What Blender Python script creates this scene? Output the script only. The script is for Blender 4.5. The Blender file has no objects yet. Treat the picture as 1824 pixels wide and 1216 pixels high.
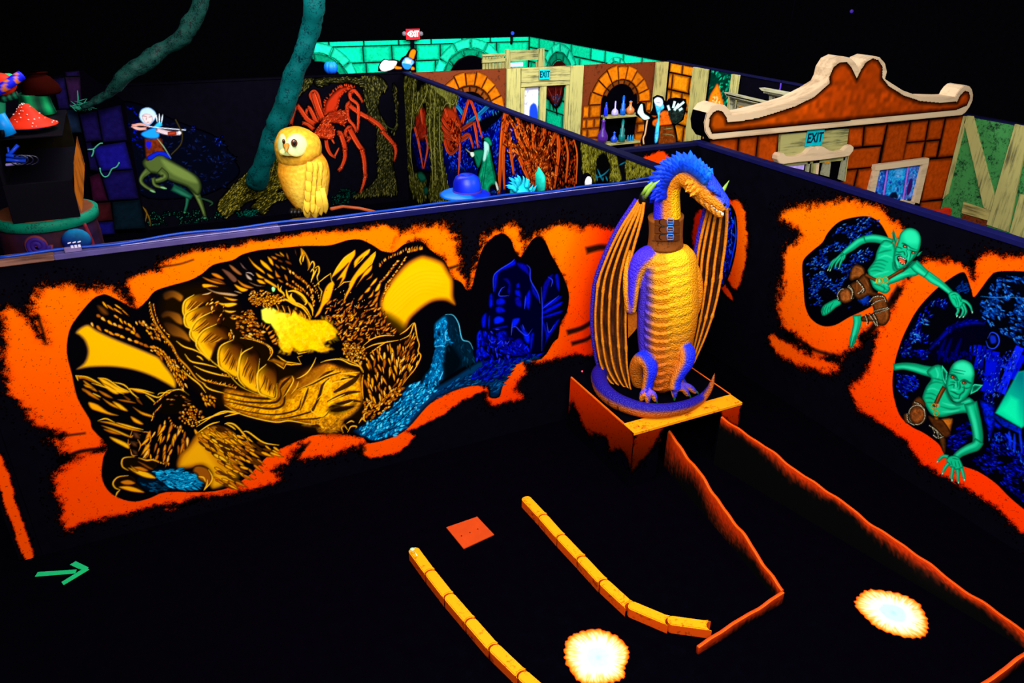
import bpy, bmesh, math, random
import numpy as np
from mathutils import Vector, Matrix, noise as mnoise

# ---------------------------------------------------------------- camera frame
FPX = 1349.312                       # focal length for an 1824 px wide frame
PITCH, ROLL, YAW = math.radians(26.5438), math.radians(1.00583), math.radians(26.7078)
CAM = np.array([0.0, 0.0, 4.2755])
def _frame():
    cy, sy, cp, sp = math.cos(YAW), math.sin(YAW), math.cos(PITCH), math.sin(PITCH)
    f0 = np.array([sy, cy, 0]); r = np.array([cy, -sy, 0])
    f = f0 * cp + np.array([0, 0, -sp]); u = f0 * sp + np.array([0, 0, cp])
    c, s = math.cos(ROLL), math.sin(ROLL)
    return r * c + u * s, -r * s + u * c, f
CR, CU, CF = _frame()
# ---------------------------------------------------------------- scene, camera, light
scene = bpy.context.scene
COL = scene.collection
cam_data = bpy.data.cameras.new('camera')
cam_data.sensor_width = 36.0
cam_data.lens = FPX * 36.0 / 1824.0
cam_data.clip_end = 200
cam_ob = bpy.data.objects.new('camera', cam_data)
COL.objects.link(cam_ob)
cam_ob.matrix_world = Matrix(((CR[0], CU[0], -CF[0], CAM[0]), (CR[1], CU[1], -CF[1], CAM[1]), (CR[2], CU[2], -CF[2], CAM[2]), (0, 0, 0, 1)))
scene.camera = cam_ob
scene.view_settings.view_transform = 'Standard'
scene.view_settings.look = 'None'
scene.view_settings.gamma = 1.0
scene.view_settings.use_curve_mapping = False
scene.view_settings.exposure = 0.0
try:
    scene.cycles.use_denoising = True
    scene.cycles.max_bounces = 5
    scene.cycles.diffuse_bounces = 2
except Exception:
    pass
world = bpy.data.worlds.new('world')
scene.world = world
world.use_nodes = True
world.node_tree.nodes['Background'].inputs[0].default_value = (.05, .04, .12, 1)
world.node_tree.nodes['Background'].inputs[1].default_value = .02

def area(name, loc, target, sx, sy, power, color=(1, 1, 1)):
    d = bpy.data.lights.new(name, 'AREA')
    d.shape = 'RECTANGLE'
    d.size, d.size_y = sx, sy
    d.energy = power
    d.color = color
    d.specular_factor = .12
    o = bpy.data.objects.new(name, d)
    o.location = loc
    o.rotation_euler = (Vector(target) - Vector(loc)).to_track_quat('-Z', 'Y').to_euler()
    COL.objects.link(o)
    return o
# ultraviolet ceiling lamps over each bay (their visible effect on fluorescent paint)
area('bay_lamp_dragon', (0.2, -.6, 6.0), (3.6, 5.4, 1.0), 5.0, 2.4, 820)
area('bay_lamp_cave', (1.6, 3.4, 6.1), (5.9, 4.6, 1.0), 3.0, 3.0, 430)
area('bay_lamp_forest', (1.8, 9.6, 6.2), (3.6, 14.0, 1.0), 4.0, 2.0, 720)
area('bay_lamp_cellar', (7.6, 9.4, 5.9), (8.2, 14.2, 1.2), 4.0, 2.0, 700)
area('bay_lamp_castle', (7.2, 16.4, 5.9), (8.2, 20.7, 1.6), 4.5, 2.0, 400)
area('bay_lamp_street', (7.2, 2.2, 5.9), (9.0, 7.1, 1.8), 3.0, 2.0, 220)
# ---------------------------------------------------------------- paint engine
# A small brush engine that paints flat wall art (plywood murals) into a grid of
# paint samples in wall coordinates; the grid becomes per-vertex paint colour.
RNG = np.random.RandomState(7)

def ray(x, y):
    return (x - 912.0) / FPX * CR - (y - 608.0) / FPX * CU + CF

def hit(x, y, ax, v):
    d = ray(x, y)
    return CAM + d * ((v - CAM[ax]) / d[ax])

def project(P):
    v = np.asarray(P, float) - CAM
    w = v @ CF
    return 912 + FPX * (v @ CR) / w, 608 - FPX * (v @ CU) / w

def S(s, ox=0.0, oy=0.0, k=1.0):
    """points from a string 'x,y x,y ...'"""
    a = np.array([[float(t) for t in p.split(',')] for p in s.split()])
    return a / k + np.array([ox, oy])

def smooth(pts, n=6, closed=False):
    p = np.asarray(pts, float)
    if len(p) < 3:
        return p
    if closed:
        q = np.vstack([p[-1], p, p[0], p[1]])
    else:
        q = np.vstack([2 * p[0] - p[1], p, 2 * p[-1] - p[-2]])
    out = []
    t = np.linspace(0, 1, n, endpoint=False)[:, None]
    for i in range(1, len(q) - 2):
        a, b, c, d = q[i - 1], q[i], q[i + 1], q[i + 2]
        out.append(.5 * ((2 * b) + (-a + c) * t + (2 * a - 5 * b + 4 * c - d) * t * t + (-a + 3 * b - 3 * c + d) * t ** 3))
    out = np.vstack(out)
    return out if closed else np.vstack([out, p[-1]])

def noise2(h, w, cell, seed):
    r = np.random.RandomState(seed)
    gh, gw = int(h / cell) + 3, int(w / cell) + 3
    g = r.rand(gh, gw).astype(np.float32)
    y = np.arange(h) / cell
    x = np.arange(w) / cell
    yi, xi = y.astype(int), x.astype(int)
    fy, fx = (y - yi)[:, None], (x - xi)[None, :]
    fy = fy * fy * (3 - 2 * fy)
    fx = fx * fx * (3 - 2 * fx)
    a, b = g[yi][:, xi], g[yi][:, xi + 1]
    c, d = g[yi + 1][:, xi], g[yi + 1][:, xi + 1]
    return ((a * (1 - fx) + b * fx) * (1 - fy) + (c * (1 - fx) + d * fx) * fy).astype(np.float32)

class Canvas:
    def __init__(s, ax, plane, a0, a1, z0, z1, res, base=(0, 0, 0)):
        s.ax, s.plane, s.a0, s.a1, s.z0, s.z1, s.res = ax, plane, a0, a1, z0, z1, res
        s.W = int(round((a1 - a0) / res)) + 1
        s.H = int(round((z1 - z0) / res)) + 1
        s.rgb = np.zeros((s.H, s.W, 3), np.float32)
        s.rgb[:] = np.array(base, np.float32) / 255
        s.on = np.zeros((s.H, s.W), bool)
        s.n1 = noise2(s.H, s.W, 2.2, 1); s.n2 = noise2(s.H, s.W, 7, 2); s.n3 = noise2(s.H, s.W, 28, 3)
        s.coarse = 1.0
        s.nw = np.random.RandomState(5).rand(s.H, s.W).astype(np.float32)
        # photo position of every sample (used for colour ramps along the wall)
        aa = a0 + np.arange(s.W) * res
        zz = z0 + np.arange(s.H) * res
        A, Z = np.meshgrid(aa, zz)
        P = np.zeros((s.H, s.W, 3))
        P[..., ax] = plane
        if ax == 2:
            P[..., 0] = A; P[..., 1] = Z
        else:
            P[..., 1 - ax] = A; P[..., 2] = Z
        s.PX, s.PY = project(P)
    def T(s, pts):
        """photo points -> canvas columns, rows"""
        pts = np.atleast_2d(np.asarray(pts, float))
        d = (pts[:, :1] - 912) / FPX * CR - (pts[:, 1:2] - 608) / FPX * CU + CF
        k = (s.plane - CAM[s.ax]) / d[:, s.ax]
        P = CAM + d * k[:, None]
        if s.ax == 2:
            return np.stack([(P[:, 0] - s.a0) / s.res, (P[:, 1] - s.z0) / s.res], 1)
        return np.stack([(P[:, 1 - s.ax] - s.a0) / s.res, (P[:, 2] - s.z0) / s.res], 1)
    def cover(s, poly, pad):
        """bounding window and signed distance (inside positive) of a canvas polygon"""
        x0 = max(int(np.floor(poly[:, 0].min() - pad)), 0); x1 = min(int(np.ceil(poly[:, 0].max() + pad)) + 1, s.W)
        y0 = max(int(np.floor(poly[:, 1].min() - pad)), 0); y1 = min(int(np.ceil(poly[:, 1].max() + pad)) + 1, s.H)
        if x1 <= x0 or y1 <= y0:
            return None
        xs = np.arange(x0, x1, dtype=np.float32)[None, :]
        ys = np.arange(y0, y1, dtype=np.float32)[:, None]
        ins = np.zeros((y1 - y0, x1 - x0), bool)
        d2 = np.full((y1 - y0, x1 - x0), 1e9, np.float32)
        P = poly.astype(np.float32)
        Q = np.roll(P, -1, 0)
        for (ax, ay), (bx, by) in zip(P, Q):
            if ay != by:
                c = ((ay <= ys) & (by > ys)) | ((by <= ys) & (ay > ys))
                xi = ax + (ys - ay) * ((bx - ax) / (by - ay))
                ins ^= c & (xs < xi)
            ex, ey = bx - ax, by - ay
            L = ex * ex + ey * ey
            if L < 1e-9:
                continue
            # only touch the pixels near this edge
            ex0 = max(int(min(ax, bx) - pad) - x0 - 1, 0); ex1 = int(max(ax, bx) + pad) - x0 + 2
            ey0 = max(int(min(ay, by) - pad) - y0 - 1, 0); ey1 = int(max(ay, by) + pad) - y0 + 2
            if ex1 <= 0 or ey1 <= 0 or ex0 >= x1 - x0 or ey0 >= y1 - y0:
                continue
            X = xs[:, ex0:ex1]; Y = ys[ey0:ey1]
            t = np.clip(((X - ax) * ex + (Y - ay) * ey) / L, 0, 1)
            dd = (X - ax - t * ex) ** 2 + (Y - ay - t * ey) ** 2
            sub = d2[ey0:ey1, ex0:ex1]
            np.minimum(sub, dd, out=sub)
        d = np.minimum(np.sqrt(d2), pad + 1)
        return (slice(y0, y1), slice(x0, x1)), np.where(ins, d, -d)
    def scale_at(s, poly_px, poly_c):
        a = np.abs(np.ptp(poly_px, axis=0)).sum() + 1e-6
        b = np.abs(np.ptp(poly_c, axis=0)).sum()
        return b / a
    def put(s, win, a, col):
        m = a > 0.004
        if not m.any():
            return
        v = s.rgb[win]
        v += (np.asarray(col, np.float32) - v) * a[..., None]
        s.on[win] |= m
    def fill(s, pts, col, a=1.0, soft=1.0, edge=None, ew=6.0, ramp=None, grain=0.0, power=1.0, texture=None):
        """pts: photo polygon. edge/ew: colour towards the outline. ramp: (p0,p1,col1)"""
        pts = np.asarray(pts, float)
        poly = s.T(pts)
        k = s.scale_at(pts, poly)
        soft_c = max(soft * k, 1.0)
        pad = max(soft_c, (ew * k if edge is not None else 0)) + 1
        r = s.cover(poly, pad)
        if r is None:
            return
        win, d = r
        al = np.clip(d / soft_c + .5, 0, 1) * a
        c = np.array(col, np.float32) / 255
        c = np.broadcast_to(c, d.shape + (3,))
        if ramp is not None:
            p0, p1, c1 = ramp
            X, Y = s.PX[win], s.PY[win]
            dx, dy = p1[0] - p0[0], p1[1] - p0[1]
            t = np.clip(((X - p0[0]) * dx + (Y - p0[1]) * dy) / (dx * dx + dy * dy), 0, 1)[..., None]
            c = c * (1 - t) + np.array(c1, np.float32) / 255 * t
        if edge is not None:
            t = np.clip(d / (ew * k), 0, 1)[..., None] ** power
            c = np.array(edge, np.float32) / 255 * (1 - t) + c * t
        if grain:
            c = c * (1 + grain * (s.n1[win] + s.n2[win] - 1))[..., None]
        if texture is not None:
            c = c * texture(s, win)[..., None]
        s.put(win, al.astype(np.float32), np.clip(c, 0, 1))
    def spray(s, pts, colf, edge=14.0, rough=1.0):
        """sprayed paint: ragged speckled outline; colf(X,Y)->rgb 0..255 or a colour"""
        pts = np.asarray(pts, float)
        poly = s.T(pts)
        k = s.scale_at(pts, poly)
        e = edge * k
        r = s.cover(poly, e * 1.6)
        if r is None:
            return
        win, d = r
        dn = d / e + rough * (.55 * (s.n2[win] - .5) + .75 * (s.n3[win] - .5))
        p = np.clip(.5 + dn * .62, 0, 1)
        p = p * p * (3 - 2 * p)
        # stippled fade: single droplets at the rim, closed paint inside
        al = np.clip((p - (.5 * s.nw[win] + .5 * s.n1[win])) * 3.0 + .5, 0, 1) * np.clip((d / e + 1.5) * 2, 0, 1)
        dark = np.clip(.42 + .75 * p + .16 * (s.n1[win] - .5), .4, 1.0)
        speck = (s.nw[win] * .5 + s.n1[win] * .8 > 1.1)
        dark = np.where(speck, dark * .5, dark)
        if callable(colf):
            c = colf(s.PX[win], s.PY[win])
        else:
            c = np.broadcast_to(np.array(colf, np.float32), d.shape + (3,))
        c = c / 255.0 * dark[..., None]
        c = c * np.stack([np.ones_like(dark), (.5 + .5 * p), np.ones_like(dark)], -1)
        s.put(win, al.astype(np.float32), np.clip(c, 0, 1))
    def line(s, pts, w, col, a=1.0, soft=1.0, w1=None, n=5, edge=None, taper=True, sm=True):
        """tapered brush stroke through photo points (w = greatest width)"""
        p = smooth(pts, n) if (sm and len(pts) > 2) else np.asarray(pts, float)
        if len(p) == 2:
            p = np.array([p[0] * (1 - t) + p[1] * t for t in (0, .25, .5, .75, 1)])
        t = np.gradient(p, axis=0)
        nn = np.stack([-t[:, 1], t[:, 0]], 1)
        nn /= np.linalg.norm(nn, axis=1)[:, None] + 1e-9
        u = np.linspace(0, 1, len(p))
        if w1 is not None:
            ww = w + (w1 - w) * u
        elif taper:
            ww = w * (.25 + .75 * np.sin(np.pi * np.clip(u * .94 + .03, 0, 1)))
        else:
            ww = np.full(len(p), w)
        nn = nn * ww[:, None] / 2
        s.fill(np.vstack([p + nn, (p - nn)[::-1]]), col, a, soft, edge=edge, ew=w * .5)
    def lines(s, many, w, col, **k):
        for m in many:
            s.line(m, w, col, **k)
    def leaf(s, x, y, ang, L, w, col, a=1.0, edge=(0, 0, 0), soft=.8, bend=0.0):
        """scale / feather / tuft: a bent teardrop, blunt end at x,y"""
        c, sn = np.cos(ang), np.sin(ang)
        u = np.array([0, .12, .35, .65, 1, .65, .35, .12])
        v = np.array([0, .75, 1, .7, 0, -.7, -1, -.75]) * .5
        L = L * 1.05
        w = w * 1.32
        X = u * L
        Y = v * w + bend * L * u * u
        s.fill(np.stack([x + X * c - Y * sn, y + X * sn + Y * c], 1), col, a, soft, edge=edge, ew=w * .27)
    def field(s, region, flow, step, L, w, cols, jit=.5, ang_j=.25, a=1.0, drop=.0, edge=(40, 14, 0), bend=.0, seed=0, shrink=None):
        """scatter leaves in a photo polygon; flow(x,y)->angle"""
        step, L, w = step * s.coarse, L * s.coarse, w * (1 + (s.coarse - 1) * .7)
        r = np.random.RandomState(100 + seed)
        reg = np.asarray(region, float)
        lo, hi = reg.min(0), reg.max(0)
        pts = []
        yy = lo[1]
        row = 0
        while yy <= hi[1]:
            xx = lo[0] + (step * .5 if row % 2 else 0)
            while xx <= hi[0]:
                pts.append((xx + r.uniform(-jit, jit) * step, yy + r.uniform(-jit, jit) * step * .8))
                xx += step
            yy += step * .8
            row += 1
        P = np.array(pts)
        ins = inside(P, reg)
        for (x, y) in P[ins]:
            if drop and r.rand() < drop:
                continue
            an = flow(x, y) + r.normal() * ang_j
            k = r.uniform(.7, 1.3)
            if shrink is not None:
                k *= shrink(x, y)
            c = cols[r.randint(len(cols))]
            s.leaf(x, y, an, L * k, w * k * r.uniform(.8, 1.2), c, a, edge, bend=bend * r.uniform(.3, 1.2) if bend else 0.0)

def inside(P, poly):
    x, y = P[:, 0], P[:, 1]
    r = np.zeros(len(P), bool)
    q = np.roll(poly, -1, 0)
    for (ax, ay), (bx, by) in zip(poly, q):
        if ay == by:
            continue
        c = ((ay <= y) & (by > y)) | ((by <= y) & (ay > y))
        r ^= c & (x < ax + (y - ay) * ((bx - ax) / (by - ay)))
    return r

def flow_lines(*curves):
    """direction field taken from the nearest of some guide curves"""
    A, D = [], []
    for c in curves:
        p = smooth(np.asarray(c, float), 8)
        A.append((p[1:] + p[:-1]) / 2)
        D.append(p[1:] - p[:-1])
    A = np.vstack(A)
    D = np.vstack(D)
    an = np.arctan2(D[:, 1], D[:, 0])
    def f(x, y):
        d = (A[:, 0] - x) ** 2 + (A[:, 1] - y) ** 2
        w = 1 / (d + 30) ** 2
        return np.arctan2((w * np.sin(an)).sum(), (w * np.cos(an)).sum())
    return f

def mixc(a, b, t):
    return np.array(a) * (1 - t) + np.array(b) * t
# ---------------------------------------------------------------- materials and mesh helpers
GAIN = .92

def lin(c):
    c = np.asarray(c, float) / 255.0
    return np.where(c <= .04045, c / 12.92, ((c + .055) / 1.055) ** 2.4)

def _mat(name, rough=.65, spec=.12):
    m = bpy.data.materials.new(name)
    m.use_nodes = True
    b = m.node_tree.nodes['Principled BSDF']
    b.inputs['Roughness'].default_value = rough
    b.inputs['Specular IOR Level'].default_value = spec
    return m, m.node_tree.nodes, m.node_tree.links, b

def rgba(c):
    l = lin(c) * GAIN
    return (float(l[0]), float(l[1]), float(l[2]), 1.0)

def solid(name, c, rough=.65, spec=.12, var=.18, scale=9.0):
    """plain paint with a little procedural unevenness"""
    m, N, L, b = _mat(name, rough, spec)
    tc = N.new('ShaderNodeTexCoord'); nz = N.new('ShaderNodeTexNoise')
    nz.inputs['Scale'].default_value = scale; nz.inputs['Detail'].default_value = 4
    mp = N.new('ShaderNodeMapRange')
    mp.inputs['From Min'].default_value = .3; mp.inputs['From Max'].default_value = .7
    mp.inputs['To Min'].default_value = 1 - var; mp.inputs['To Max'].default_value = 1 + var * .6
    mx = N.new('ShaderNodeMix'); mx.data_type = 'RGBA'; mx.blend_type = 'MULTIPLY'
    mx.inputs['Factor'].default_value = 1.0
    mx.inputs['A'].default_value = rgba(c)
    L.new(tc.outputs['Object'], nz.inputs['Vector'])
    L.new(nz.outputs['Fac'], mp.inputs['Value'])
    cb = N.new('ShaderNodeCombineColor')
    for k in ('Red', 'Green', 'Blue'):
        L.new(mp.outputs['Result'], cb.inputs[k])
    L.new(cb.outputs['Color'], mx.inputs['B'])
    L.new(mx.outputs['Result'], b.inputs['Base Color'])
    return m

def speckled(name, c, dark, scale=60.0, amount=.5, rough=.6, stretch=(1, 1, 1)):
    """paint sponged over a dark ground: blotches plus fine specks"""
    m, N, L, b = _mat(name, rough)
    tc = N.new('ShaderNodeTexCoord'); mpg = N.new('ShaderNodeMapping')
    mpg.inputs['Scale'].default_value = stretch
    L.new(tc.outputs['Object'], mpg.inputs['Vector'])
    n1 = N.new('ShaderNodeTexNoise'); n1.inputs['Scale'].default_value = scale; n1.inputs['Detail'].default_value = 5; n1.inputs['Roughness'].default_value = .7
    n2 = N.new('ShaderNodeTexNoise'); n2.inputs['Scale'].default_value = scale * .18; n2.inputs['Detail'].default_value = 3
    L.new(mpg.outputs['Vector'], n1.inputs['Vector']); L.new(mpg.outputs['Vector'], n2.inputs['Vector'])
    ad = N.new('ShaderNodeMath'); ad.operation = 'MULTIPLY_ADD'; ad.inputs[1].default_value = .55
    L.new(n2.outputs['Fac'], ad.inputs[0]); L.new(n1.outputs['Fac'], ad.inputs[2])
    rp = N.new('ShaderNodeMapRange')
    rp.inputs['From Min'].default_value = .56 + .1 * (amount - .5); rp.inputs['From Max'].default_value = .74 + .1 * (amount - .5)
    L.new(ad.outputs[0], rp.inputs['Value'])
    mx = N.new('ShaderNodeMix'); mx.data_type = 'RGBA'
    mx.inputs['A'].default_value = rgba(dark); mx.inputs['B'].default_value = rgba(c)
    L.new(rp.outputs['Result'], mx.inputs['Factor'])
    L.new(mx.outputs['Result'], b.inputs['Base Color'])
    return m

def boards(name, c, dark, axis=2, scale=1.0):
    """painted wood grain running along an axis, with grey wear"""
    m, N, L, b = _mat(name, .7)
    tc = N.new('ShaderNodeTexCoord'); mp = N.new('ShaderNodeMapping')
    s = [30 * scale] * 3; s[axis] = 2.2 * scale
    mp.inputs['Scale'].default_value = s
    L.new(tc.outputs['Object'], mp.inputs['Vector'])
    n1 = N.new('ShaderNodeTexNoise'); n1.inputs['Scale'].default_value = 1.0; n1.inputs['Detail'].default_value = 6; n1.inputs['Roughness'].default_value = .65
    n2 = N.new('ShaderNodeTexNoise'); n2.inputs['Scale'].default_value = 3.0 * scale; n2.inputs['Detail'].default_value = 3
    L.new(mp.outputs['Vector'], n1.inputs['Vector']); L.new(tc.outputs['Object'], n2.inputs['Vector'])
    ad = N.new('ShaderNodeMath'); ad.operation = 'MULTIPLY_ADD'; ad.inputs[1].default_value = .5
    L.new(n2.outputs['Fac'], ad.inputs[0]); L.new(n1.outputs['Fac'], ad.inputs[2])
    rp = N.new('ShaderNodeMapRange'); rp.inputs['From Min'].default_value = .52; rp.inputs['From Max'].default_value = .76
    L.new(ad.outputs[0], rp.inputs['Value'])
    mx = N.new('ShaderNodeMix'); mx.data_type = 'RGBA'
    mx.inputs['A'].default_value = rgba(dark); mx.inputs['B'].default_value = rgba(c)
    L.new(rp.outputs['Result'], mx.inputs['Factor']); L.new(mx.outputs['Result'], b.inputs['Base Color'])
    return m

def glow(name, c, strength):
    m, N, L, b = _mat(name)
    l = lin(c)
    b.inputs['Base Color'].default_value = (0, 0, 0, 1)
    b.inputs['Emission Color'].default_value = (float(l[0]), float(l[1]), float(l[2]), 1)
    b.inputs['Emission Strength'].default_value = strength
    return m

def painted(name, rough=.7, spec=.08, grain=.0, gscale=60.0, bump=0.0, bscale=90.0, kind='noise'):
    """brushed paint: colour stored per vertex, procedural grain and relief"""
    m, N, L, b = _mat(name, rough, spec)
    at = N.new('ShaderNodeAttribute'); at.attribute_name = 'paint'
    out = at.outputs['Color']
    tc = N.new('ShaderNodeTexCoord')
    if grain:
        nz = N.new('ShaderNodeTexNoise'); nz.inputs['Scale'].default_value = gscale; nz.inputs['Detail'].default_value = 4
        L.new(tc.outputs['Object'], nz.inputs['Vector'])
        mp = N.new('ShaderNodeMapRange'); mp.inputs['From Min'].default_value = .32; mp.inputs['From Max'].default_value = .68
        mp.inputs['To Min'].default_value = 1 - grain; mp.inputs['To Max'].default_value = 1 + grain * .5
        L.new(nz.outputs['Fac'], mp.inputs['Value'])
        vm = N.new('ShaderNodeVectorMath'); vm.operation = 'SCALE'
        L.new(out, vm.inputs[0]); L.new(mp.outputs['Result'], vm.inputs['Scale'])
        out = vm.outputs['Vector']
    L.new(out, b.inputs['Base Color'])
    if bump:
        if kind == 'scales':
            t = N.new('ShaderNodeTexVoronoi'); t.inputs['Scale'].default_value = bscale; src = t.outputs['Distance']
        else:
            t = N.new('ShaderNodeTexNoise'); t.inputs['Scale'].default_value = bscale; t.inputs['Detail'].default_value = 5; src = t.outputs['Fac']
        L.new(tc.outputs['Object'], t.inputs['Vector'])
        bp = N.new('ShaderNodeBump'); bp.inputs['Strength'].default_value = bump; bp.inputs['Distance'].default_value = .02
        if kind == 'scales':
            bp.invert = True
        L.new(src, bp.inputs['Height']); L.new(bp.outputs['Normal'], b.inputs['Normal'])
    return m

M = {}
M['black'] = solid('black_paint', (6, 5, 12), .8, .0)  # faint blue-violet tint stands for the blacklight sheen
M['floor'] = solid('black_carpet', (3, 2, 6), .95, .0)
M['dark'] = solid('dark_ceiling', (5, 5, 8), .9, .0)
M['rail_blue'] = solid('blue_black_trim', (14, 14, 66), .6, .05)
M['rail_navy'] = solid('navy_trim', (12, 12, 50), .6, .05)
M['lavender'] = solid('lavender_track', (78, 66, 118), .5, .1)
M['rawwood'] = boards('raw_wood', (128, 84, 70), (60, 34, 30), 0)
M['mural'] = painted('mural_paint', .8, .0, .0)
M['stone'] = painted('airbrushed_stone', .75, .0, .28, 16.0)
M['skin'] = painted('dragon_skin', .55, .2, .14, 70.0, .55, 62.0, 'scales')
M['wingskin'] = painted('wing_skin', .6, .18, .25, 40.0, .45, 55.0)
M['cream'] = boards('cream_paint', (216, 184, 146), (168, 136, 100), 0, .35)
M['timber'] = boards('pale_timber', (172, 164, 98), (84, 84, 52), 2)
M['timber_x'] = boards('pale_timber_level', (168, 160, 98), (70, 72, 46), 0)
M['timber_y'] = boards('pale_timber_depth', (172, 158, 90), (90, 84, 44), 1)
M['orange_top'] = speckled('orange_sponged', (255, 150, 6), (150, 44, 0), 42, .35)
M['plain'] = painted('vertex_paint', .6, .12, .12, 30.0)

def lk(ob, parent=None):
    COL.objects.link(ob)
    if parent is not None:
        ob.parent = parent
        ob.matrix_parent_inverse = Matrix.Identity(4)
    return ob

def mesh_obj(name, V, F, m, parent=None, col=None, smooth_=False, world_co=True):
    me = bpy.data.meshes.new(name)
    V = np.asarray(V, float)
    if parent is not None and world_co:
        V = V - np.array(parent_origin(parent))
    me.from_pydata(V.tolist(), [], [list(map(int, f)) for f in F])
    me.update()
    if col is not None:
        set_col(me, col)
    if smooth_:
        me.polygons.foreach_set('use_smooth', [True] * len(me.polygons))
    me.materials.append(m)
    return lk(bpy.data.objects.new(name, me), parent)

def parent_origin(p):
    o = np.zeros(3)
    while p is not None:
        o = o + np.array(p.location)
        p = p.parent
    return o

def set_col(me, col):
    col = np.asarray(col, float)
    a = me.color_attributes.new('paint', 'FLOAT_COLOR', 'POINT')
    l = lin(np.clip(col, 0, 255)) * GAIN
    buf = np.ones((len(col), 4), np.float32)
    buf[:, :3] = l
    a.data.foreach_set('color', buf.ravel())

def tag(o, label=None, cat=None, group=None, kind=None):
    if label: o['label'] = label
    if cat: o['category'] = cat
    if group: o['group'] = group
    if kind: o['kind'] = kind
    return o

def empty(name, loc, label=None, cat=None, group=None, kind=None):
    o = bpy.data.objects.new(name, None)
    o.location = loc
    o.empty_display_size = .1
    lk(o)
    return tag(o, label, cat, group, kind)

def box(name, lo, hi, m, parent=None, bevel=.004):
    """bevelled board"""
    lo, hi = np.array(lo, float), np.array(hi, float)
    bm = bmesh.new()
    bmesh.ops.create_cube(bm, size=1.0)
    c, s = (lo + hi) / 2, (hi - lo)
    for v in bm.verts:
        v.co = Vector((v.co.x * s[0] + c[0], v.co.y * s[1] + c[1], v.co.z * s[2] + c[2]))
    if bevel:
        bmesh.ops.bevel(bm, geom=bm.edges[:], offset=min(bevel, s.min() * .3), segments=1, affect='EDGES')
    return bm_obj(name, bm, m, parent)

def bm_obj(name, bm, m, parent=None, smooth_=False):
    if parent is not None:
        o = Vector(parent_origin(parent))
        for v in bm.verts:
            v.co -= o
    me = bpy.data.meshes.new(name)
    bm.to_mesh(me)
    bm.free()
    if smooth_:
        me.polygons.foreach_set('use_smooth', [True] * len(me.polygons))
    me.materials.append(m)
    return lk(bpy.data.objects.new(name, me), parent)

def frame_fn(ax, plane):
    """(along, height, proud) -> world, for walls facing the front (-y) or the left (-x)"""
    if ax == 1:
        return lambda a, z, d: (a, plane - d, z)
    if ax == 0:
        return lambda a, z, d: (plane - d, a, z)
    return lambda a, b, d: (a, b, plane + d)

def canvas_obj(name, cv, m, parent, proud=.002, region=None):
    """mesh from the painted samples of a canvas"""
    on = cv.on
    if region is not None:
        on = on & region
    q = on[:-1, :-1] | on[1:, :-1] | on[:-1, 1:] | on[1:, 1:]
    if region is not None:
        q &= region[:-1, :-1] & region[1:, :-1] & region[:-1, 1:] & region[1:, 1:]
    r, c = np.nonzero(q)
    W = cv.W
    i00 = r * W + c
    quads = np.stack([i00, i00 + 1, i00 + W + 1, i00 + W], 1)
    if cv.ax == 0:
        quads = quads[:, ::-1]
    used = np.unique(quads)
    remap = np.full(cv.H * W, -1, np.int64)
    remap[used] = np.arange(len(used))
    quads = remap[quads]
    rr, cc = used // W, used % W
    A, Z = cv.a0 + cc * cv.res, cv.z0 + rr * cv.res
    V = np.zeros((len(used), 3))
    if cv.ax == 2:
        V[:, 0], V[:, 1], V[:, 2] = A, Z, cv.plane + proud
    else:
        V[:, cv.ax] = cv.plane - proud
        V[:, 1 - cv.ax] = A
        V[:, 2] = Z
    V -= parent_origin(parent)
    me = bpy.data.meshes.new(name)
    me.vertices.add(len(V)); me.vertices.foreach_set('co', V.astype(np.float32).ravel())
    n = len(quads)
    me.loops.add(n * 4); me.loops.foreach_set('vertex_index', quads.astype(np.int32).ravel())
    me.polygons.add(n)
    me.polygons.foreach_set('loop_start', np.arange(0, n * 4, 4, dtype=np.int32))
    me.update(calc_edges=True)
    set_col(me, cv.rgb.reshape(-1, 3)[used] * 255)
    me.materials.append(m)
    return lk(bpy.data.objects.new(name, me), parent)

def piece(name, poly, fr, depth, m, parent, col, edge, ins=.02, base=0.0):
    """one flat stone / board: raised polygon with a darker airbrushed border"""
    P = np.asarray(poly, float)
    n = len(P)
    c = P.mean(0)
    d = c - P
    L = np.linalg.norm(d, axis=1)[:, None] + 1e-9
    Q = P + d / L * np.minimum(ins * 1.3, L * .55)
    R2 = P + d / L * np.minimum(ins * .25, L * .2)
    V = [fr(a, z, base) for a, z in P] + [fr(a, z, base + depth * .7) for a, z in P] + [fr(a, z, base + depth) for a, z in R2] + [fr(a, z, base + depth) for a, z in Q]
    F = []
    for k in range(3):
        for i in range(n):
            j = (i + 1) % n
            F.append((k * n + i, k * n + j, (k + 1) * n + j, (k + 1) * n + i))
    F.append(tuple(range(3 * n, 4 * n)))
    colr = np.vstack([np.tile(mixc(edge, (0, 0, 0), .5), (n, 1)), np.tile(edge, (n, 1)), np.tile(mixc(edge, col, .35), (n, 1)), np.tile(col, (n, 1))])
    o = mesh_obj(name, V, F, m, parent, colr)
    bm = bmesh.new(); bm.from_mesh(o.data)
    bmesh.ops.recalc_face_normals(bm, faces=bm.faces)
    bm.to_mesh(o.data); bm.free()
    return o

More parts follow.
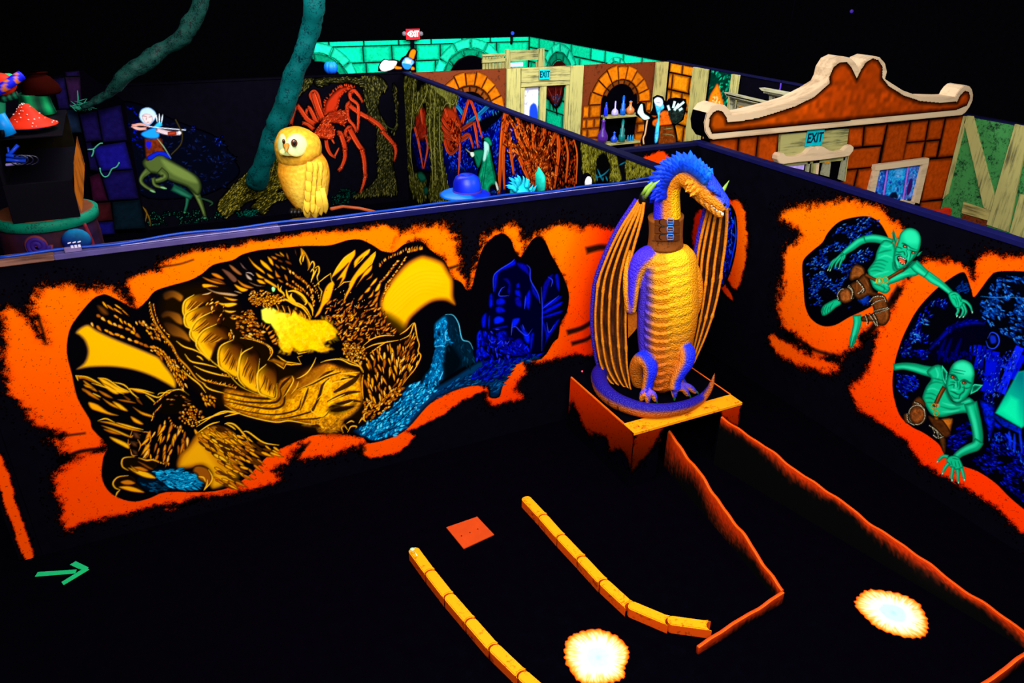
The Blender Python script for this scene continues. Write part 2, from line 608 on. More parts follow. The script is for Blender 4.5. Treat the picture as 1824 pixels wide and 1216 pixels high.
def prism(name, poly, fr, d0, d1, m, parent=None, bevel=0.0, col=None):
    """extruded outline between two depths of a wall frame"""
    n = len(poly)
    V = [fr(a, z, d0) for a, z in poly] + [fr(a, z, d1) for a, z in poly]
    bm = bmesh.new()
    vs = [bm.verts.new(v) for v in V]
    bm.faces.new(vs[:n]); bm.faces.new(vs[n:][::-1])
    for i in range(n):
        j = (i + 1) % n
        bm.faces.new((vs[i], vs[j], vs[n + j], vs[n + i]))
    bmesh.ops.recalc_face_normals(bm, faces=bm.faces)
    if bevel:
        es = [e for e in bm.edges if len(e.link_faces) == 2 and e.calc_face_angle(0) > .9]
        bmesh.ops.bevel(bm, geom=es, offset=bevel, segments=2, affect='EDGES')
    return bm_obj(name, bm, m, parent)

def tube(name, pts, rad, m, parent=None, seg=10, col=None, smooth_=True, cap=True, flat=None):
    """round or flattened tube through 3-D points with a radius at each"""
    P = np.asarray(pts, float)
    rad = np.broadcast_to(np.asarray(rad, float), (len(P),)) if np.ndim(rad) < 2 else np.asarray(rad)
    V, F, C = tube_data(P, rad, seg, col, cap)
    return mesh_obj(name, V, F, m, parent, C, smooth_)

def tube_data(P, rad, seg=10, col=None, cap=True, up=(0, 0, 1)):
    n = len(P)
    T = np.gradient(P, axis=0)
    T /= np.linalg.norm(T, axis=1)[:, None] + 1e-12
    u = np.array(up, float)
    if abs(T[0] @ u) > .95:
        u = np.array([1.0, 0, 0])
    a = np.cross(T[0], u); a /= np.linalg.norm(a)
    V, C = [], []
    an = np.linspace(0, 2 * np.pi, seg, endpoint=False)
    for i in range(n):
        a = a - T[i] * (a @ T[i]); a /= np.linalg.norm(a) + 1e-12
        b = np.cross(T[i], a)
        r1, r2 = (rad[i], rad[i]) if np.ndim(rad[i]) == 0 else rad[i]
        for t in an:
            V.append(P[i] + a * math.cos(t) * r1 + b * math.sin(t) * r2)
            if col is not None:
                C.append(col(i / (n - 1), t, a * math.cos(t) + b * math.sin(t)) if callable(col) else col)
    F = [(i * seg + j, i * seg + (j + 1) % seg, (i + 1) * seg + (j + 1) % seg, (i + 1) * seg + j) for i in range(n - 1) for j in range(seg)]
    if cap:
        F.append(tuple(range(seg))[::-1]); F.append(tuple(range((n - 1) * seg, n * seg)))
    return np.array(V), F, (np.array(C) if col is not None else None)

def lathe(name, prof, centre, m, parent=None, seg=24, col=None, smooth_=True, squash=1.0):
    """profile [(radius, height)] turned about a vertical axis"""
    V, F, C = [], [], []
    n = len(prof)
    for i, (r, z) in enumerate(prof):
        for j in range(seg):
            t = 2 * math.pi * j / seg
            V.append((centre[0] + r * math.cos(t), centre[1] + r * math.sin(t) * squash, centre[2] + z))
            if col is not None:
                C.append(col(i / (n - 1), t) if callable(col) else col)
    F = [(i * seg + j, i * seg + (j + 1) % seg, (i + 1) * seg + (j + 1) % seg, (i + 1) * seg + j) for i in range(n - 1) for j in range(seg)]
    F.append(tuple(range(seg))[::-1]); F.append(tuple(range((n - 1) * seg, n * seg)))
    return mesh_obj(name, V, F, m, parent, C if col is not None else None, smooth_)

def px_poly(s, ax, plane, ox=0.0, oy=0.0, k=1.0, pts=None):
    """photo points -> (along, height) on a wall plane"""
    q = S(s, ox, oy, k) if pts is None else pts
    out = []
    for x, y in q:
        P = hit(x, y, ax, plane)
        out.append((P[1 - ax], P[2]) if ax < 2 else (P[0], P[1]))
    return np.array(out)
# ---------------------------------------------------------------- left wall mural
def orange_left(X, Y):  # ramp is red overspray plus lamp falloff put into the colour
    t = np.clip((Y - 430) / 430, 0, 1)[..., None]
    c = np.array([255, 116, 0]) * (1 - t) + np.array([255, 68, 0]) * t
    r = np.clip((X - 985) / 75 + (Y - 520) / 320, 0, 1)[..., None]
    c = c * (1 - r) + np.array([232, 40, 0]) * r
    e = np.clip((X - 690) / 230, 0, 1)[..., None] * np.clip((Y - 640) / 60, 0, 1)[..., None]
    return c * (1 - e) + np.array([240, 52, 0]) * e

GOLD, YEL, AMB, BRN, DKB = (255, 164, 4), (255, 182, 12), (214, 116, 8), (118, 50, 6), (44, 17, 0)
GOLDS = [GOLD, (255, 184, 60), AMB, (240, 140, 16), (176, 88, 10)]
BROWNS = [AMB, (190, 95, 15), (225, 130, 25), (150, 70, 12)]

def chain(cv, pts, n, L, w, off=0.0, cols=GOLDS, j=.15, grow=1.0, seed=0):
    """a row of scales following a path"""
    r = np.random.RandomState(seed + 11)
    p = smooth(np.asarray(pts, float), 12)
    seg = np.r_[0, np.cumsum(np.linalg.norm(np.diff(p, axis=0), axis=1))]
    for i in range(n):
        t = (i + .5 + r.uniform(-.2, .2)) / n * seg[-1]
        k = min(np.searchsorted(seg, t), len(p) - 1)
        k = max(k, 1)
        x, y = p[k]
        d = p[k] - p[k - 1]
        an = math.atan2(d[1], d[0]) + off + r.normal() * j
        g = 1 + (grow - 1) * i / max(n - 1, 1)
        cv.leaf(x, y, an, L * g * r.uniform(.8, 1.25), w * g * r.uniform(.8, 1.2), cols[r.randint(len(cols))], edge=(60, 22, 0))

def rock_strokes(cv, region, flow, step, L, w, cols, seed=0, dark=(0, 4, 14)):
    cv.field(region, flow, step, L, w, cols, jit=.6, ang_j=.4, edge=dark, seed=seed)

def paint_left_wall():
    cv = Canvas(1, 5.78, -1.36, 4.62, 0.0, 2.44, 0.0052)
    # --- sprayed cave rim
    top = S("231,506 234,497 262,489 286,482 284,470 320,458 358,447 420,437 477,425 546,416 610,408 665,403 690,402 708,412 712,424 700,455 640,455 560,455 470,470 400,490 340,520 300,530 262,545 243,556 238,540 231,520")
    left = S("86,509 115,505 143,509 191,514 224,533 240,552 200,560 170,570 150,600 150,640 165,690 185,740 195,780 180,798 150,806 119,801 88,781 110,774 62,752 24,709 5,666 2,628 4,575 10,549 26,552 57,583 76,612 82,598 62,566 55,545 66,520")
    low = S("181,803 205,790 215,840 240,875 300,870 370,866 420,850 470,815 500,795 540,778 565,770 605,768 640,775 655,784 646,791 620,803 560,812 536,812 545,790 520,805 508,822 480,836 497,850 477,862 410,878 352,889 334,893 300,908 291,905 318,897 280,900 240,912 200,919 160,930 124,942 112,920 101,880 100,850 120,832 150,812")
    bump = S("709,424 716,418 750,404 792,399 815,427 822,461 818,480 826,500 832,518 822,505 805,497 795,470 770,448 740,428 715,440 703,450 700,440")
    stal = S("833,520 838,500 846,462 856,436 868,420 893,407 919,400 924,408 927,420 931,434 937,440 946,422 964,411 984,403 1000,396 1034,402 1090,405 1112,415 1108,500 1095,560 1100,636 1067,632 1020,630 984,640 950,644 933,647 936,662 920,684 918,696 929,709 900,714 880,719 868,712 869,690 885,680 900,650 960,630 990,600 1005,560 1008,520 990,470 975,440 960,424 948,436 936,452 925,460 912,440 905,428 890,417 870,434 860,455 850,490 842,512")
    low2 = S("869,690 850,683 815,690 780,706 758,722 735,750 716,767 690,780 660,788 648,793 647,806 661,815 690,811 723,797 738,775 720,768 736,764 763,750 795,734 824,714 850,703 869,697")
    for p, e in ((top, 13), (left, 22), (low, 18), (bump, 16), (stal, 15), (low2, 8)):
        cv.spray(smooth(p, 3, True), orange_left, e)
    # loose dark folds in the sprayed rock
    for p, w in ((S("105,822 135,806 165,800 185,799"), 7), (S("90,776 118,775 152,771"), 4), (S("66,560 76,590 80,610"), 6), (S("282,476 320,470 345,462"), 3),
                 (S("530,815 540,800 552,786"), 4), (S("300,905 330,897 352,890"), 4), (S("1010,592 1036,584 1060,570 1085,562"), 9), (S("1018,612 1045,604 1062,592 1085,590"), 7),
                 (S("1044,446 1075,440 1100,452"), 12), (S("800,478 812,474 826,470"), 5), (S("640,792 650,800 640,806"), 4)):
        cv.line(p, w, (4, 2, 4), .85, soft=5, w1=w * .7)
    # --- cave mouth (clean black edge)
    hole = S("180,525 189,524 209,533 232,546 242,549.5 250,546 263,533 276,518 301,509 337,499 360,487 380,471 414,463 431,453 459,445.5 492,442 541,437.5 582,437 601,433 620,427 640,426 652,430 667,438 678,445.6 692,449 703,448 715,438 724,433 736,430.5 751,431 766,444 790,463 798.5,476 805,494 821,502 829,514 834.5,518 840.5,511 847.4,483 857,449 867,432.6 892,415 909.5,426 916.4,445.4 925.3,456.8 932,452 946,428.6 960,420.3 971.7,430.6 981.6,453.3 997.4,481 1009,506.6 1013.7,528.3 1009,556 997.4,577.6 994.4,601 985.5,609 964,638.8 918,644 907.5,662 895,687.5 889,707 871,707 869.5,687.5 849.6,685 817,691 781,707.4 759,723.7 734,752.6 717.6,769 690,781.6 658,789 650,783 643,777 605.6,772 564.5,774 540,781 498.7,799 477,812 458,831 439,850 405.5,869 362.6,876 296,876 267,886.7 238.5,893 210,885.7 191,871.4 181,847.6 184,814 190.8,792.7 164.6,764 160,747 138,709 128,666 119,628 123,590 138,563.7 164.6,532.7")
    cv.fill(smooth(hole, 3, True), (3, 2, 5), soft=1.2)
    cv.coarse = 1.28
    q4 = lambda s: S(s, 120, 500, 6.08)
    q3 = lambda s: S(s, 360, 430, 6.08)
    q5 = lambda s: S(s, 120, 680, 5.527)
    q6 = lambda s: S(s, 400, 600, 6.08)
    q7 = lambda s: S(s, 560, 430, 6.08)
    q8 = lambda s: S(s, 560, 560, 5.067)
    q2 = lambda s: S(s, 240, 400, 2.942)
    qr = lambda s: S(s, 800, 400, 5.067)
    # --- wing skins
    cv.fill(smooth(q4("85,560 140,500 230,470 330,535 500,615 720,705 900,780 1000,830 1060,910 1130,1000 1180,1090 1165,1165 1060,1110 900,1030 700,965 480,935 250,938 95,960 170,890 205,820 212,740 180,650 130,595"), 4, True), (255, 180, 0), soft=2.5, edge=(90, 55, 35), ew=5)
    cv.fill(smooth(q7("1150,150 1240,160 1330,190 1400,230 1455,320 1500,400 1508,480 1508,590 1527,690 1420,645 1300,650 1200,700 1090,790 1030,860 985,970 930,1000 860,950 760,850 710,720 720,600 800,460 900,330 1010,220"), 4, True), (255, 178, 0), soft=4, edge=(120, 50, 10), ew=9)
    cv.fill(smooth(q7("760,640 900,430 1100,280 1300,300 1400,420 1200,520 980,660 860,860 780,800"), 4, True), (255, 188, 6), .5, soft=14)
    for k in range(7):
        cv.line(q7("740,%d 900,%d 1150,%d 1420,%d" % (700 + k * 30, 480 + k * 50, 330 + k * 40, 330 + k * 45)), 1.6, (236, 150, 0), .35, soft=3)
    # --- brown under-painting of the body
    cv.fill(smooth(S("300,520 360,505 410,520 430,560 470,600 500,640 560,660 620,640 660,650 655,730 620,770 560,768 500,752 440,742 380,715 330,670 300,610 285,560"), 4, True), (20, 8, 0), .9, soft=16)
    cv.fill(smooth(S("610,560 680,555 730,590 745,630 735,690 690,745 650,765 640,700 620,640"), 4, True), (14, 5, 0), .8, soft=14)
    # --- body / belly: golden folds
    belly = q6("0,560 200,590 380,610 520,640 560,560 600,470 720,420 790,470 860,380 960,330 1120,280 1250,320 1460,380 1490,520 1480,700 1380,820 1290,900 1230,1010 1040,1030 980,960 880,930 700,910 560,920 350,880 150,820 0,735")
    cv.fill(smooth(belly, 4, True), (244, 156, 2), soft=5, edge=(110, 48, 2), ew=9, grain=.45)
    cv.fill(smooth(q6("560,560 640,500 760,420 900,330 1040,300 1000,420 880,520 740,640 640,740 560,720"), 4, True), (96, 40, 4), .55, soft=12)
    cv.fill(smooth(q6("850,950 1000,900 1200,860 1350,820 1440,700 1470,560 1480,720 1380,840 1280,900 1230,1020 1040,1030 990,970"), 4, True), (206, 128, 8), .8, soft=8, grain=.7)
    for p, w in (("0,600 200,640 420,665 520,660 560,640", 4.5), ("0,655 220,700 450,712 560,700 610,640 600,560", 4), ("0,690 200,735 420,770 560,770 640,720 660,600 740,470", 4), ("80,770 300,815 520,840 700,815 800,770 830,680 900,560", 3),
                 ("540,890 700,870 860,830 960,790 1000,690", 3), ("700,910 840,890 1000,880 1100,840 1130,770", 2.5), ("820,790 860,690 900,570 890,540", 3.5), ("930,810 1000,700 1040,590 1060,520 1130,450", 5),
                 ("780,560 940,510 1100,430 1260,380", 4), ("1130,760 1250,720 1380,690 1480,700", 6), ("1110,700 1240,640 1360,600 1470,590", 6), ("1180,600 1290,540 1400,470 1460,400", 9), ("1150,800 1260,780 1400,750", 8), ("600,560 640,500 720,430", 5),
                 ("1250,470 1330,430 1460,430", 5), ("940,960 1010,960 1040,1010", 5), ("1000,470 1090,400 1180,360", 5)):
        cv.line(q6(p), w, (36, 14, 0), .92, soft=1.6)
    for p in ("0,735 150,822 350,882 560,920 700,905 880,935 980,945", "800,560 940,500 1100,415 1240,370", "1040,275 1120,250 1250,240 1360,290 1460,320 1500,370", "830,690 880,580 900,540", "1000,680 1090,590 1170,500 1280,470 1380,450", "640,650 700,560 745,470 730,420", "720,620 780,540 800,480",
              "930,770 950,810 1050,860 1120,800 1125,765", "780,450 830,430 900,380 960,290 990,220", "1070,560 1100,490 1150,450", "1240,395 1340,390 1460,380", "1260,440 1350,430", "1120,700 1210,660 1300,620", "1140,720 1280,740 1400,690"):
        cv.line(q6(p), 2.3, (255, 190, 30), soft=1.2)
    cv.fill(smooth(q6("800,550 960,420 1060,310 1110,300 1080,400 960,480"), 4, True), (150, 78, 10), .7, soft=9)
    cv.fill(smooth(q6("1120,780 1240,700 1300,760 1420,720 1330,800 1200,830"), 4, True), (20, 8, 0), .8, soft=9)
    # hatching on the folds
    cv.field(q6("20,640 500,690 560,760 300,800 60,740"), lambda x, y: 2.4, 4.2, 6, 1.1, [(120, 60, 0), (70, 30, 0)], edge=(60, 25, 0), a=.35, seed=4)
    cv.field(q6("600,560 740,460 900,560 1000,560 900,740 700,860 500,860"), lambda x, y: 2.2, 5, 7, 1.0, [(150, 80, 0), (120, 58, 0)], edge=(90, 40, 0), a=.2, seed=5)
    # --- neck plates
    plates = ["252,450 262,400 312,366 402,344 425,378 350,420 292,470 262,488", "264,525 266,470 332,432 432,398 460,436 372,498 302,548", "288,575 325,500 420,448 468,478 446,540 352,572 330,625",
              "322,632 352,560 430,520 486,540 506,592 432,622 392,712", "440,735 446,642 520,600 574,642 552,702 540,800 476,772", "540,795 556,684 620,640 655,690 642,790 648,880 578,852", "650,875 642,782 690,730 742,750 748,832 736,908 690,902"]
    for i, p in enumerate(plates):
        P = q2(p)
        c = P.mean(0)
        cv.fill(smooth(P, 4, True), (255, 178, 4), soft=2.2, ramp=((c[0] - 4, c[1] + 8), (c[0] + 17, c[1] - 13), (26, 8, 0)), edge=(30, 10, 0), ew=4)
        cv.fill(smooth(P * .62 + c * .38 + [3, -2], 4, True), (112, 46, 6), .55, soft=8)
        r = np.random.RandomState(i)
        for k in range(9):
            t = k / 8.0
            a = P[0] * (1 - t) + P[len(P) - 2] * t
            b = P[2] * (1 - t) + P[4] * t
            a, b = a * .88 + b * .12, a * .35 + b * .65
            cv.line(np.array([a + r.normal(size=2) * 1.2, (a + b) / 2 + r.normal(size=2), b]), 1.8, (36, 12, 0) if k % 3 else (236, 150, 20), .85, soft=1.0)
    for p in plates:
        P = q2(p)
        cv.line(np.vstack([P[-1], P[0], P[1], P[2]]), 3.0, (255, 192, 30), soft=1.6)
        cv.line(P[2:5], 2.6, (8, 3, 0), .8, soft=2)
    for p in ("250,450 300,560 390,700 480,770 560,850 690,905", "745,830 735,910 650,880", "540,800 552,700 560,650", "645,880 645,790 655,700"):
        cv.line(q2(p), 2.0, (255, 196, 30), .8)
    # far neck plates, dim
    for p in ("150,360 200,345 250,372 240,400 200,380 160,392", "140,470 170,452 235,470 250,520 220,512 180,480 148,486", "152,515 200,520 262,560 290,610 240,590 190,575"):
        P = q2(p)
        cv.fill(smooth(P, 4, True), (196, 112, 12), .9, soft=4, ramp=(P.max(0), (P[0][0], P[:, 1].min()), (40, 16, 4)))
    cv.line(q4("900,250 920,360 960,470 1040,590 1130,700 1200,830 1300,930 1400,1060 1500,1120"), 3.6, (214, 130, 14))
    chain(cv, q4("890,200 910,330 960,480 1060,620 1150,740 1230,880 1330,1000"), 26, 6, 2.6, .5, seed=1)
    chain(cv, q4("930,220 950,340 1010,480 1100,600"), 14, 6, 2.2, .1, seed=2)
    for p in ("1180,650 1260,710 1380,750 1510,820", "1270,790 1340,870 1480,900 1620,935", "1370,920 1480,970 1620,1010 1760,1040", "1390,1000 1480,1070 1620,1110 1820,1160", "1460,1100 1540,1170 1700,1216", "1240,960 1330,1040 1430,1120 1500,1210", "1400,810 1440,830 1470,860"):
        cv.line(q4(p), 2.6, (255, 184, 24))
    chain(cv, q4("1480,1080 1600,1120 1720,1140 1820,1170"), 16, 7, 2.2, -1.0, seed=3)
    chain(cv, q4("1640,1000 1740,1020 1824,1050"), 7, 5, 2.0, .3, seed=4)
    # --- left arm and wing bone scales
    chain(cv, q4("230,430 330,490 450,550 620,610 780,670 930,730 1020,820"), 13, 14, 4.2, .12, seed=5)
    chain(cv, q4("280,350 400,410 520,470 640,520 760,580"), 8, 14, 4.6, .2, seed=6)
    chain(cv, q4("340,190 430,260 540,310"), 3, 20, 3.0, .05, seed=7)
    chain(cv, q4("480,230 560,290 640,340"), 2, 22, 2.6, .05, seed=8)
    chain(cv, q4("470,350 560,400 640,450 720,500"), 5, 12, 3.2, .25, seed=9)
    cv.field(q4("700,410 800,420 960,480 1060,600 1080,660 960,650 880,580 800,500"), lambda x, y: .85, 5.0, 7, 2.6, GOLDS, edge=(50, 20, 0), seed=9)
    chain(cv, q4("880,740 980,760 1060,830 1130,950 1190,1060 1260,1180"), 17, 9, 3.2, .35, seed=10)
    chain(cv, q4("900,690 1010,740 1080,820 1150,900"), 9, 10, 3.0, .3, seed=12)
    cv.field(q4("1080,780 1180,860 1260,960 1300,1180 1220,1160 1150,1000 1060,870"), lambda x, y: 1.05, 4.6, 8, 2.4, GOLDS, edge=(50, 20, 0), seed=10)
    cv.fill(smooth(q4("330,270 400,300 440,360 380,350"), 4, True), (150, 72, 6), .7, soft=6)
    # --- head
    for p, w, c in (("500,165 560,230 660,310 680,350 600,300 540,240", 0, GOLD), ("630,195 700,240 750,300 760,330 690,290 640,240", 0, GOLD), ("710,160 760,200 775,260 740,240 715,190", 0, GOLD),
                    ("0,380 90,410 200,440 255,462 160,458 60,425", 0, AMB), ("100,340 170,350 240,405 180,400 120,370", 0, AMB), ("85,400 180,405 250,455 180,440", 0, BRN), ("210,295 300,330 380,410 340,440 270,370", 0, (104, 62, 44)), ("290,250 340,270 430,350 400,360 330,310", 0, (150, 88, 40)),
                    ("410,225 470,290 490,310 440,280", 0, (150, 120, 120)), ("470,345 530,390 540,420 490,400", 0, (186, 160, 140)), ("45,500 150,540 300,555 390,580 330,592 180,570 90,535", 0, (196, 150, 96)), ("0,460 80,460 180,490 110,490 20,500", 0, GOLD),
                    ("380,410 450,455 560,500 490,505 420,470", 0, AMB), ("345,460 420,490 500,520 440,545 380,510", 0, GOLD), ("500,432 600,470 680,480 590,482", 0, (170, 130, 90)), ("580,335 640,370 680,400 610,390", 0, GOLD), ("590,410 650,420 690,460 620,450", 0, GOLD),
                    ("150,650 230,665 340,660 380,680 290,712 210,690", 0, YEL), ("230,595 300,610 390,630 330,645 270,625", 0, GOLD), ("225,735 290,745 370,750 320,775 260,765", 0, YEL), ("300,815 370,825 380,840 330,845", 0, GOLD),
                    ("670,395 740,430 810,480 800,500 720,455 680,430", 0, GOLD), ("700,345 740,360 780,400 730,390", 0, GOLD), ("790,310 820,350 850,385 800,380", 0, AMB), ("890,355 920,380 930,430 900,400", 0, AMB), ("820,400 860,420 880,445 840,435", 0, AMB),
                    ("790,240 830,270 835,292 800,268", 0, AMB), ("850,258 890,280 910,305 870,290", 0, GOLD), ("920,280 960,310 1000,350 950,330", 0, AMB), ("790,125 850,150 880,165 810,150", 0, AMB), ("840,110 880,140 890,165 850,140", 0, GOLD), ("745,155 800,170 810,195 770,185", 0, AMB),
                    ("910,120 930,150 940,200 915,160", 0, AMB), ("1003,78 1015,110 1025,150 1008,120", 0, BRN), ("820,195 860,205 870,225 830,215", 0, BRN), ("900,205 950,220 970,250 920,235", 0, BRN)):
        cv.fill(smooth(q3(p), 4, True), c, soft=1.2, edge=mixc(c, (40, 14, 0), .75), ew=2)
    cv.line(q3("0,575 60,565 100,548"), 2.2, (220, 170, 90))
    cv.line(q3("350,535 400,550 430,560"), 1.6, (180, 140, 90))
    cv.line(q3("470,335 520,340 560,370"), 1.6, (190, 160, 150))
    # ear frill at the top of the head
    for p in ("1070,75 1080,130 1060,200 1075,250", "1070,75 1110,120 1150,200 1165,260 1145,310", "1110,125 1095,180 1090,220", "1165,265 1195,215 1215,250 1200,300", "1215,290 1260,270 1265,330 1245,380 1255,430", "1245,290 1220,340 1190,400 1180,440", "1175,330 1195,300 1210,330 1190,380", "1255,440 1265,470"):
        cv.line(q3(p), 2.4, (255, 184, 20))
    cv.fill(smooth(q3("1070,75 1110,118 1140,170 1165,260 1150,300 1135,210 1110,140 1090,170 1072,150"), 4, True), GOLD, .85, soft=2, edge=(120, 60, 0), ew=3)
    chain(cv, q3("930,290 1030,370 1110,430 1180,520 1220,640"), 14, 7, 3.2, .5, seed=21)
    chain(cv, q3("960,410 1040,470 1120,530 1190,610 1215,690"), 12, 7, 3.0, .55, seed=22)
    chain(cv, q3("1050,360 1110,420 1160,470 1230,540"), 10, 5.5, 2.4, .8, seed=23)
    chain(cv, q3("890,440 980,490 1060,520"), 6, 8, 3.6, .2, seed=24)
    chain(cv, q3("1190,430 1230,490 1260,560 1275,640"), 8, 4, 2.0, .6, seed=25)
    # cheek
    cv.field(q3("510,540 620,520 740,550 880,600 860,660 720,700 560,700 480,620"), lambda x, y: .1, 3.4, 4.2, 2.4, GOLDS, ang_j=.5, edge=(40, 16, 0), seed=13)
    cv.field(q3("480,600 860,600 880,640 720,690 500,680"), lambda x, y: .05, 4.0, 4.6, 2.2, [AMB, GOLD], edge=(40, 16, 0), seed=14)
    for p, w in (("820,460 830,520 880,560 890,600", 3), ("860,480 850,520 900,590", 2), ("910,520 930,600 990,650 1050,700", 4.5), ("930,540 1000,535 1080,580 1130,650 1110,690", 4.5), ("1030,570 1080,620 1120,660", 2.6), ("970,560 960,600 1010,650", 4),
                 ("800,655 900,630 1000,680 1090,720 1150,800 1170,850", 3), ("880,610 980,650 1060,680 1130,730 1180,820", 2.6), ("1130,630 1160,680 1190,740 1200,800", 2), ("1160,660 1190,710 1205,760", 2)):
        cv.line(q3(p), w, (255, 176, 16))
    cv.fill(smooth(q3("975,565 1040,575 1100,640 1105,665 1040,640 990,600"), 4, True), (14, 6, 0), soft=2)
    cv.fill(smooth(q3("690,480 760,490 810,520 790,560 730,550 690,520"), 4, True), (2, 6, 4), soft=3)
    cv.fill(smooth(q3("752,500 772,488 792,508 782,540 760,538"), 4, True), (186, 255, 150), soft=1.6, edge=(70, 190, 130), ew=1.2)
    # fire breath
    fire = q3("640,740 690,715 760,715 830,760 950,780 1010,750 1080,810 1150,850 1250,850 1340,850 1400,900 1450,960 1450,1020 1400,1060 1310,1090 1330,1140 1390,1165 1290,1200 1170,1165 1060,1195 985,1145 960,1205 880,1195 830,1120 830,1050 790,960 740,890 690,880 650,840")
    cv.fill(fire, (255, 255, 66), soft=3, ramp=(q3("700,760")[0], q3("1060,930")[0], (255, 204, 0)), grain=.10)
    r = np.random.RandomState(3)
    for k in range(240):
        t = r.rand()
        x, y = q3("%d,%d" % (r.randint(820, 1430), r.randint(800, 1180)))[0]
        if inside(np.array([[x, y]]), fire)[0]:
            cv.leaf(x, y, r.uniform(0, 6.3), r.uniform(5, 11), r.uniform(2, 4), [(255, 220, 30), (245, 180, 0), (255, 230, 60), (232, 160, 0)][r.randint(4)], .45, edge=(245, 180, 0), soft=3)
    e = smooth(fire, 3, True)
    for k in range(0, len(e), 1):
        if e[k][0] > q3("800,0")[0][0]:
            cv.leaf(e[k][0], e[k][1], r.uniform(0, 6.3), 8, 4, (240, 170, 0), .6, edge=(200, 120, 0), soft=3)
    # teeth
    for p in ("690,690 715,740 725,700", "725,690 755,750 765,700", "800,680 835,765 850,690", "865,690 900,780 920,700", "930,700 962,810 985,740", "985,740 1040,800 1060,740", "1060,750 1100,830 1120,780", "1100,780 1125,845 1150,800"):
        P = q3(p)
        cv.fill(P, (40, 14, 0), soft=1)
        cv.line(np.array([P[0], (P[0] + P[1]) / 2 + [.6, 0], P[1]]), 2.0, (232, 150, 30))
    for p in ("630,890 650,870 660,910 640,930", "655,920 690,880 680,930 660,950", "680,940 745,890 730,930 700,970", "705,980 780,950 750,990 720,1015", "725,1030 800,990 780,1040 740,1060", "745,1070 815,1030 800,1080 760,1100", "765,1110 830,1070 810,1120"):
        P = q3(p)
        cv.fill(P, (222, 132, 14), soft=1.2, edge=(60, 20, 0), ew=1.8)
    cv.fill(smooth(q3("560,760 640,900 700,1020 760,1110 820,1150 780,1180 690,1080 610,960 540,840"), 4, True), (6, 3, 2), .8, soft=4)
    # lower jaw, throat scales
    cv.line(q3("410,1040 540,1060 640,1090 720,1130 760,1180 750,1240"), 2.6, (255, 180, 20))
    chain(cv, q3("430,1020 560,1050 660,1090 730,1150 740,1200"), 16, 6, 2.4, .2, seed=26)
    cv.field(q3("300,800 420,760 520,780 560,880 640,980 720,1080 600,1050 430,1030 340,930"), lambda x, y: .15, 5, 7.0, 3.0, GOLDS + [BRN], ang_j=.3, edge=(40, 16, 0), seed=15)
    cv.field(q3("480,700 540,740 600,900 560,920 470,830"), lambda x, y: .6, 4.5, 5.0, 2.4, BROWNS, edge=(30, 12, 0), seed=16)
    cv.field(q3("40,620 220,600 260,700 240,860 200,840 100,740"), lambda x, y: 2.1, 6, 7.0, 2.4, GOLDS, edge=(30, 12, 0), drop=.25, seed=17)
    cv.field(q3("280,900 350,960 340,1070 300,1010"), lambda x, y: 1.8, 5, 9.0, 2.4, GOLDS, edge=(30, 12, 0), seed=18)
    # chin spikes
    for p in ("510,110 520,170 470,250 530,265 580,300 640,340 665,290 720,300 830,292 790,215 840,200", "570,200 620,240 670,270 830,290", "780,160 800,180 900,160"):
        cv.line(q6(p), 2.4, (255, 178, 20), sm=False)
    cv.fill(q6("470,250 530,225 600,250 670,270 640,335 590,300"), (190, 110, 6), .9, soft=2, edge=(60, 24, 0), ew=4)
    # --- flame-shaped frills right of the head
    for p, c in (("0,820 60,700 90,580 130,480 190,430 215,460 190,560 160,640 100,700 60,780", GOLD), ("185,390 250,260 330,160 400,115 440,90 440,150 390,230 350,330 330,400 260,490 300,390 240,420 300,330 370,230 300,300", GOLD), ("430,215 500,140 590,80 600,110 570,150 500,190 440,280", GOLD),
                 ("380,440 450,330 540,220 620,140 660,115 650,180 600,260 540,330 470,390 420,480 350,600 310,680 330,580 370,500", GOLD), ("540,330 590,280 625,250 620,300 580,350 540,380 480,450 450,490 500,400", GOLD), ("560,415 610,370 630,345 615,390", AMB),
                 ("600,480 640,420 680,390 670,430 620,480", YEL), ("540,555 580,500 610,490 590,540", GOLD), ("580,610 620,560 640,520 630,590", GOLD), ("650,540 690,460 720,450 700,520", YEL), ("470,640 500,590 530,570 510,620", AMB), ("620,680 660,610 690,580 680,640", AMB), ("650,590 690,545 710,520 700,580", AMB)):
        cv.fill(smooth(q7(p), 3, True), c, soft=1.6, edge=(150, 74, 0), ew=2.2)
    for p in ("0,490 50,440 110,390 175,345 185,420 215,470", "40,480 80,540 60,640", "190,390 240,290 320,180 440,95", "250,500 320,440 400,430", "430,280 520,190 590,100 600,85", "540,300 620,240 655,150 665,110 600,160"):
        cv.line(q7(p), 1.8, (255, 184, 20), sm=False)
    # scale rows running up the far wing bone
    chain(cv, q7("760,560 770,470 830,390 900,300 950,220 990,160"), 18, 5, 2.8, .5, seed=31)
    chain(cv, q7("690,450 740,400 800,330 850,260 890,210"), 15, 6, 3.0, .6, seed=32)
    chain(cv, q7("700,300 760,220 850,170 930,140 1000,100 1160,80"), 20, 6.5, 2.2, -1.1, seed=33)
    chain(cv, q7("1000,130 1080,110 1170,90"), 10, 8, 2.0, -1.15, seed=34)
    chain(cv, q7("720,680 740,580 800,470"), 7, 6, 3.2, .6, seed=35)
    # --- neck and shoulder scale fields
    fl = flow_lines(q7("80,800 200,860 300,960 330,1060"), q7("400,700 520,780 640,860 800,960 900,1010"), q7("250,760 450,900 600,1000"))
    cv.field(q7("100,640 300,640 420,700 600,660 720,760 800,900 900,1000 700,1040 560,1080 470,1160 330,1130 240,1040 230,960 150,880 90,800"), lambda x, y: -.75, 5.4, 7.5, 2.3, BROWNS, ang_j=.45, drop=.22, edge=(36, 12, 0), seed=41)
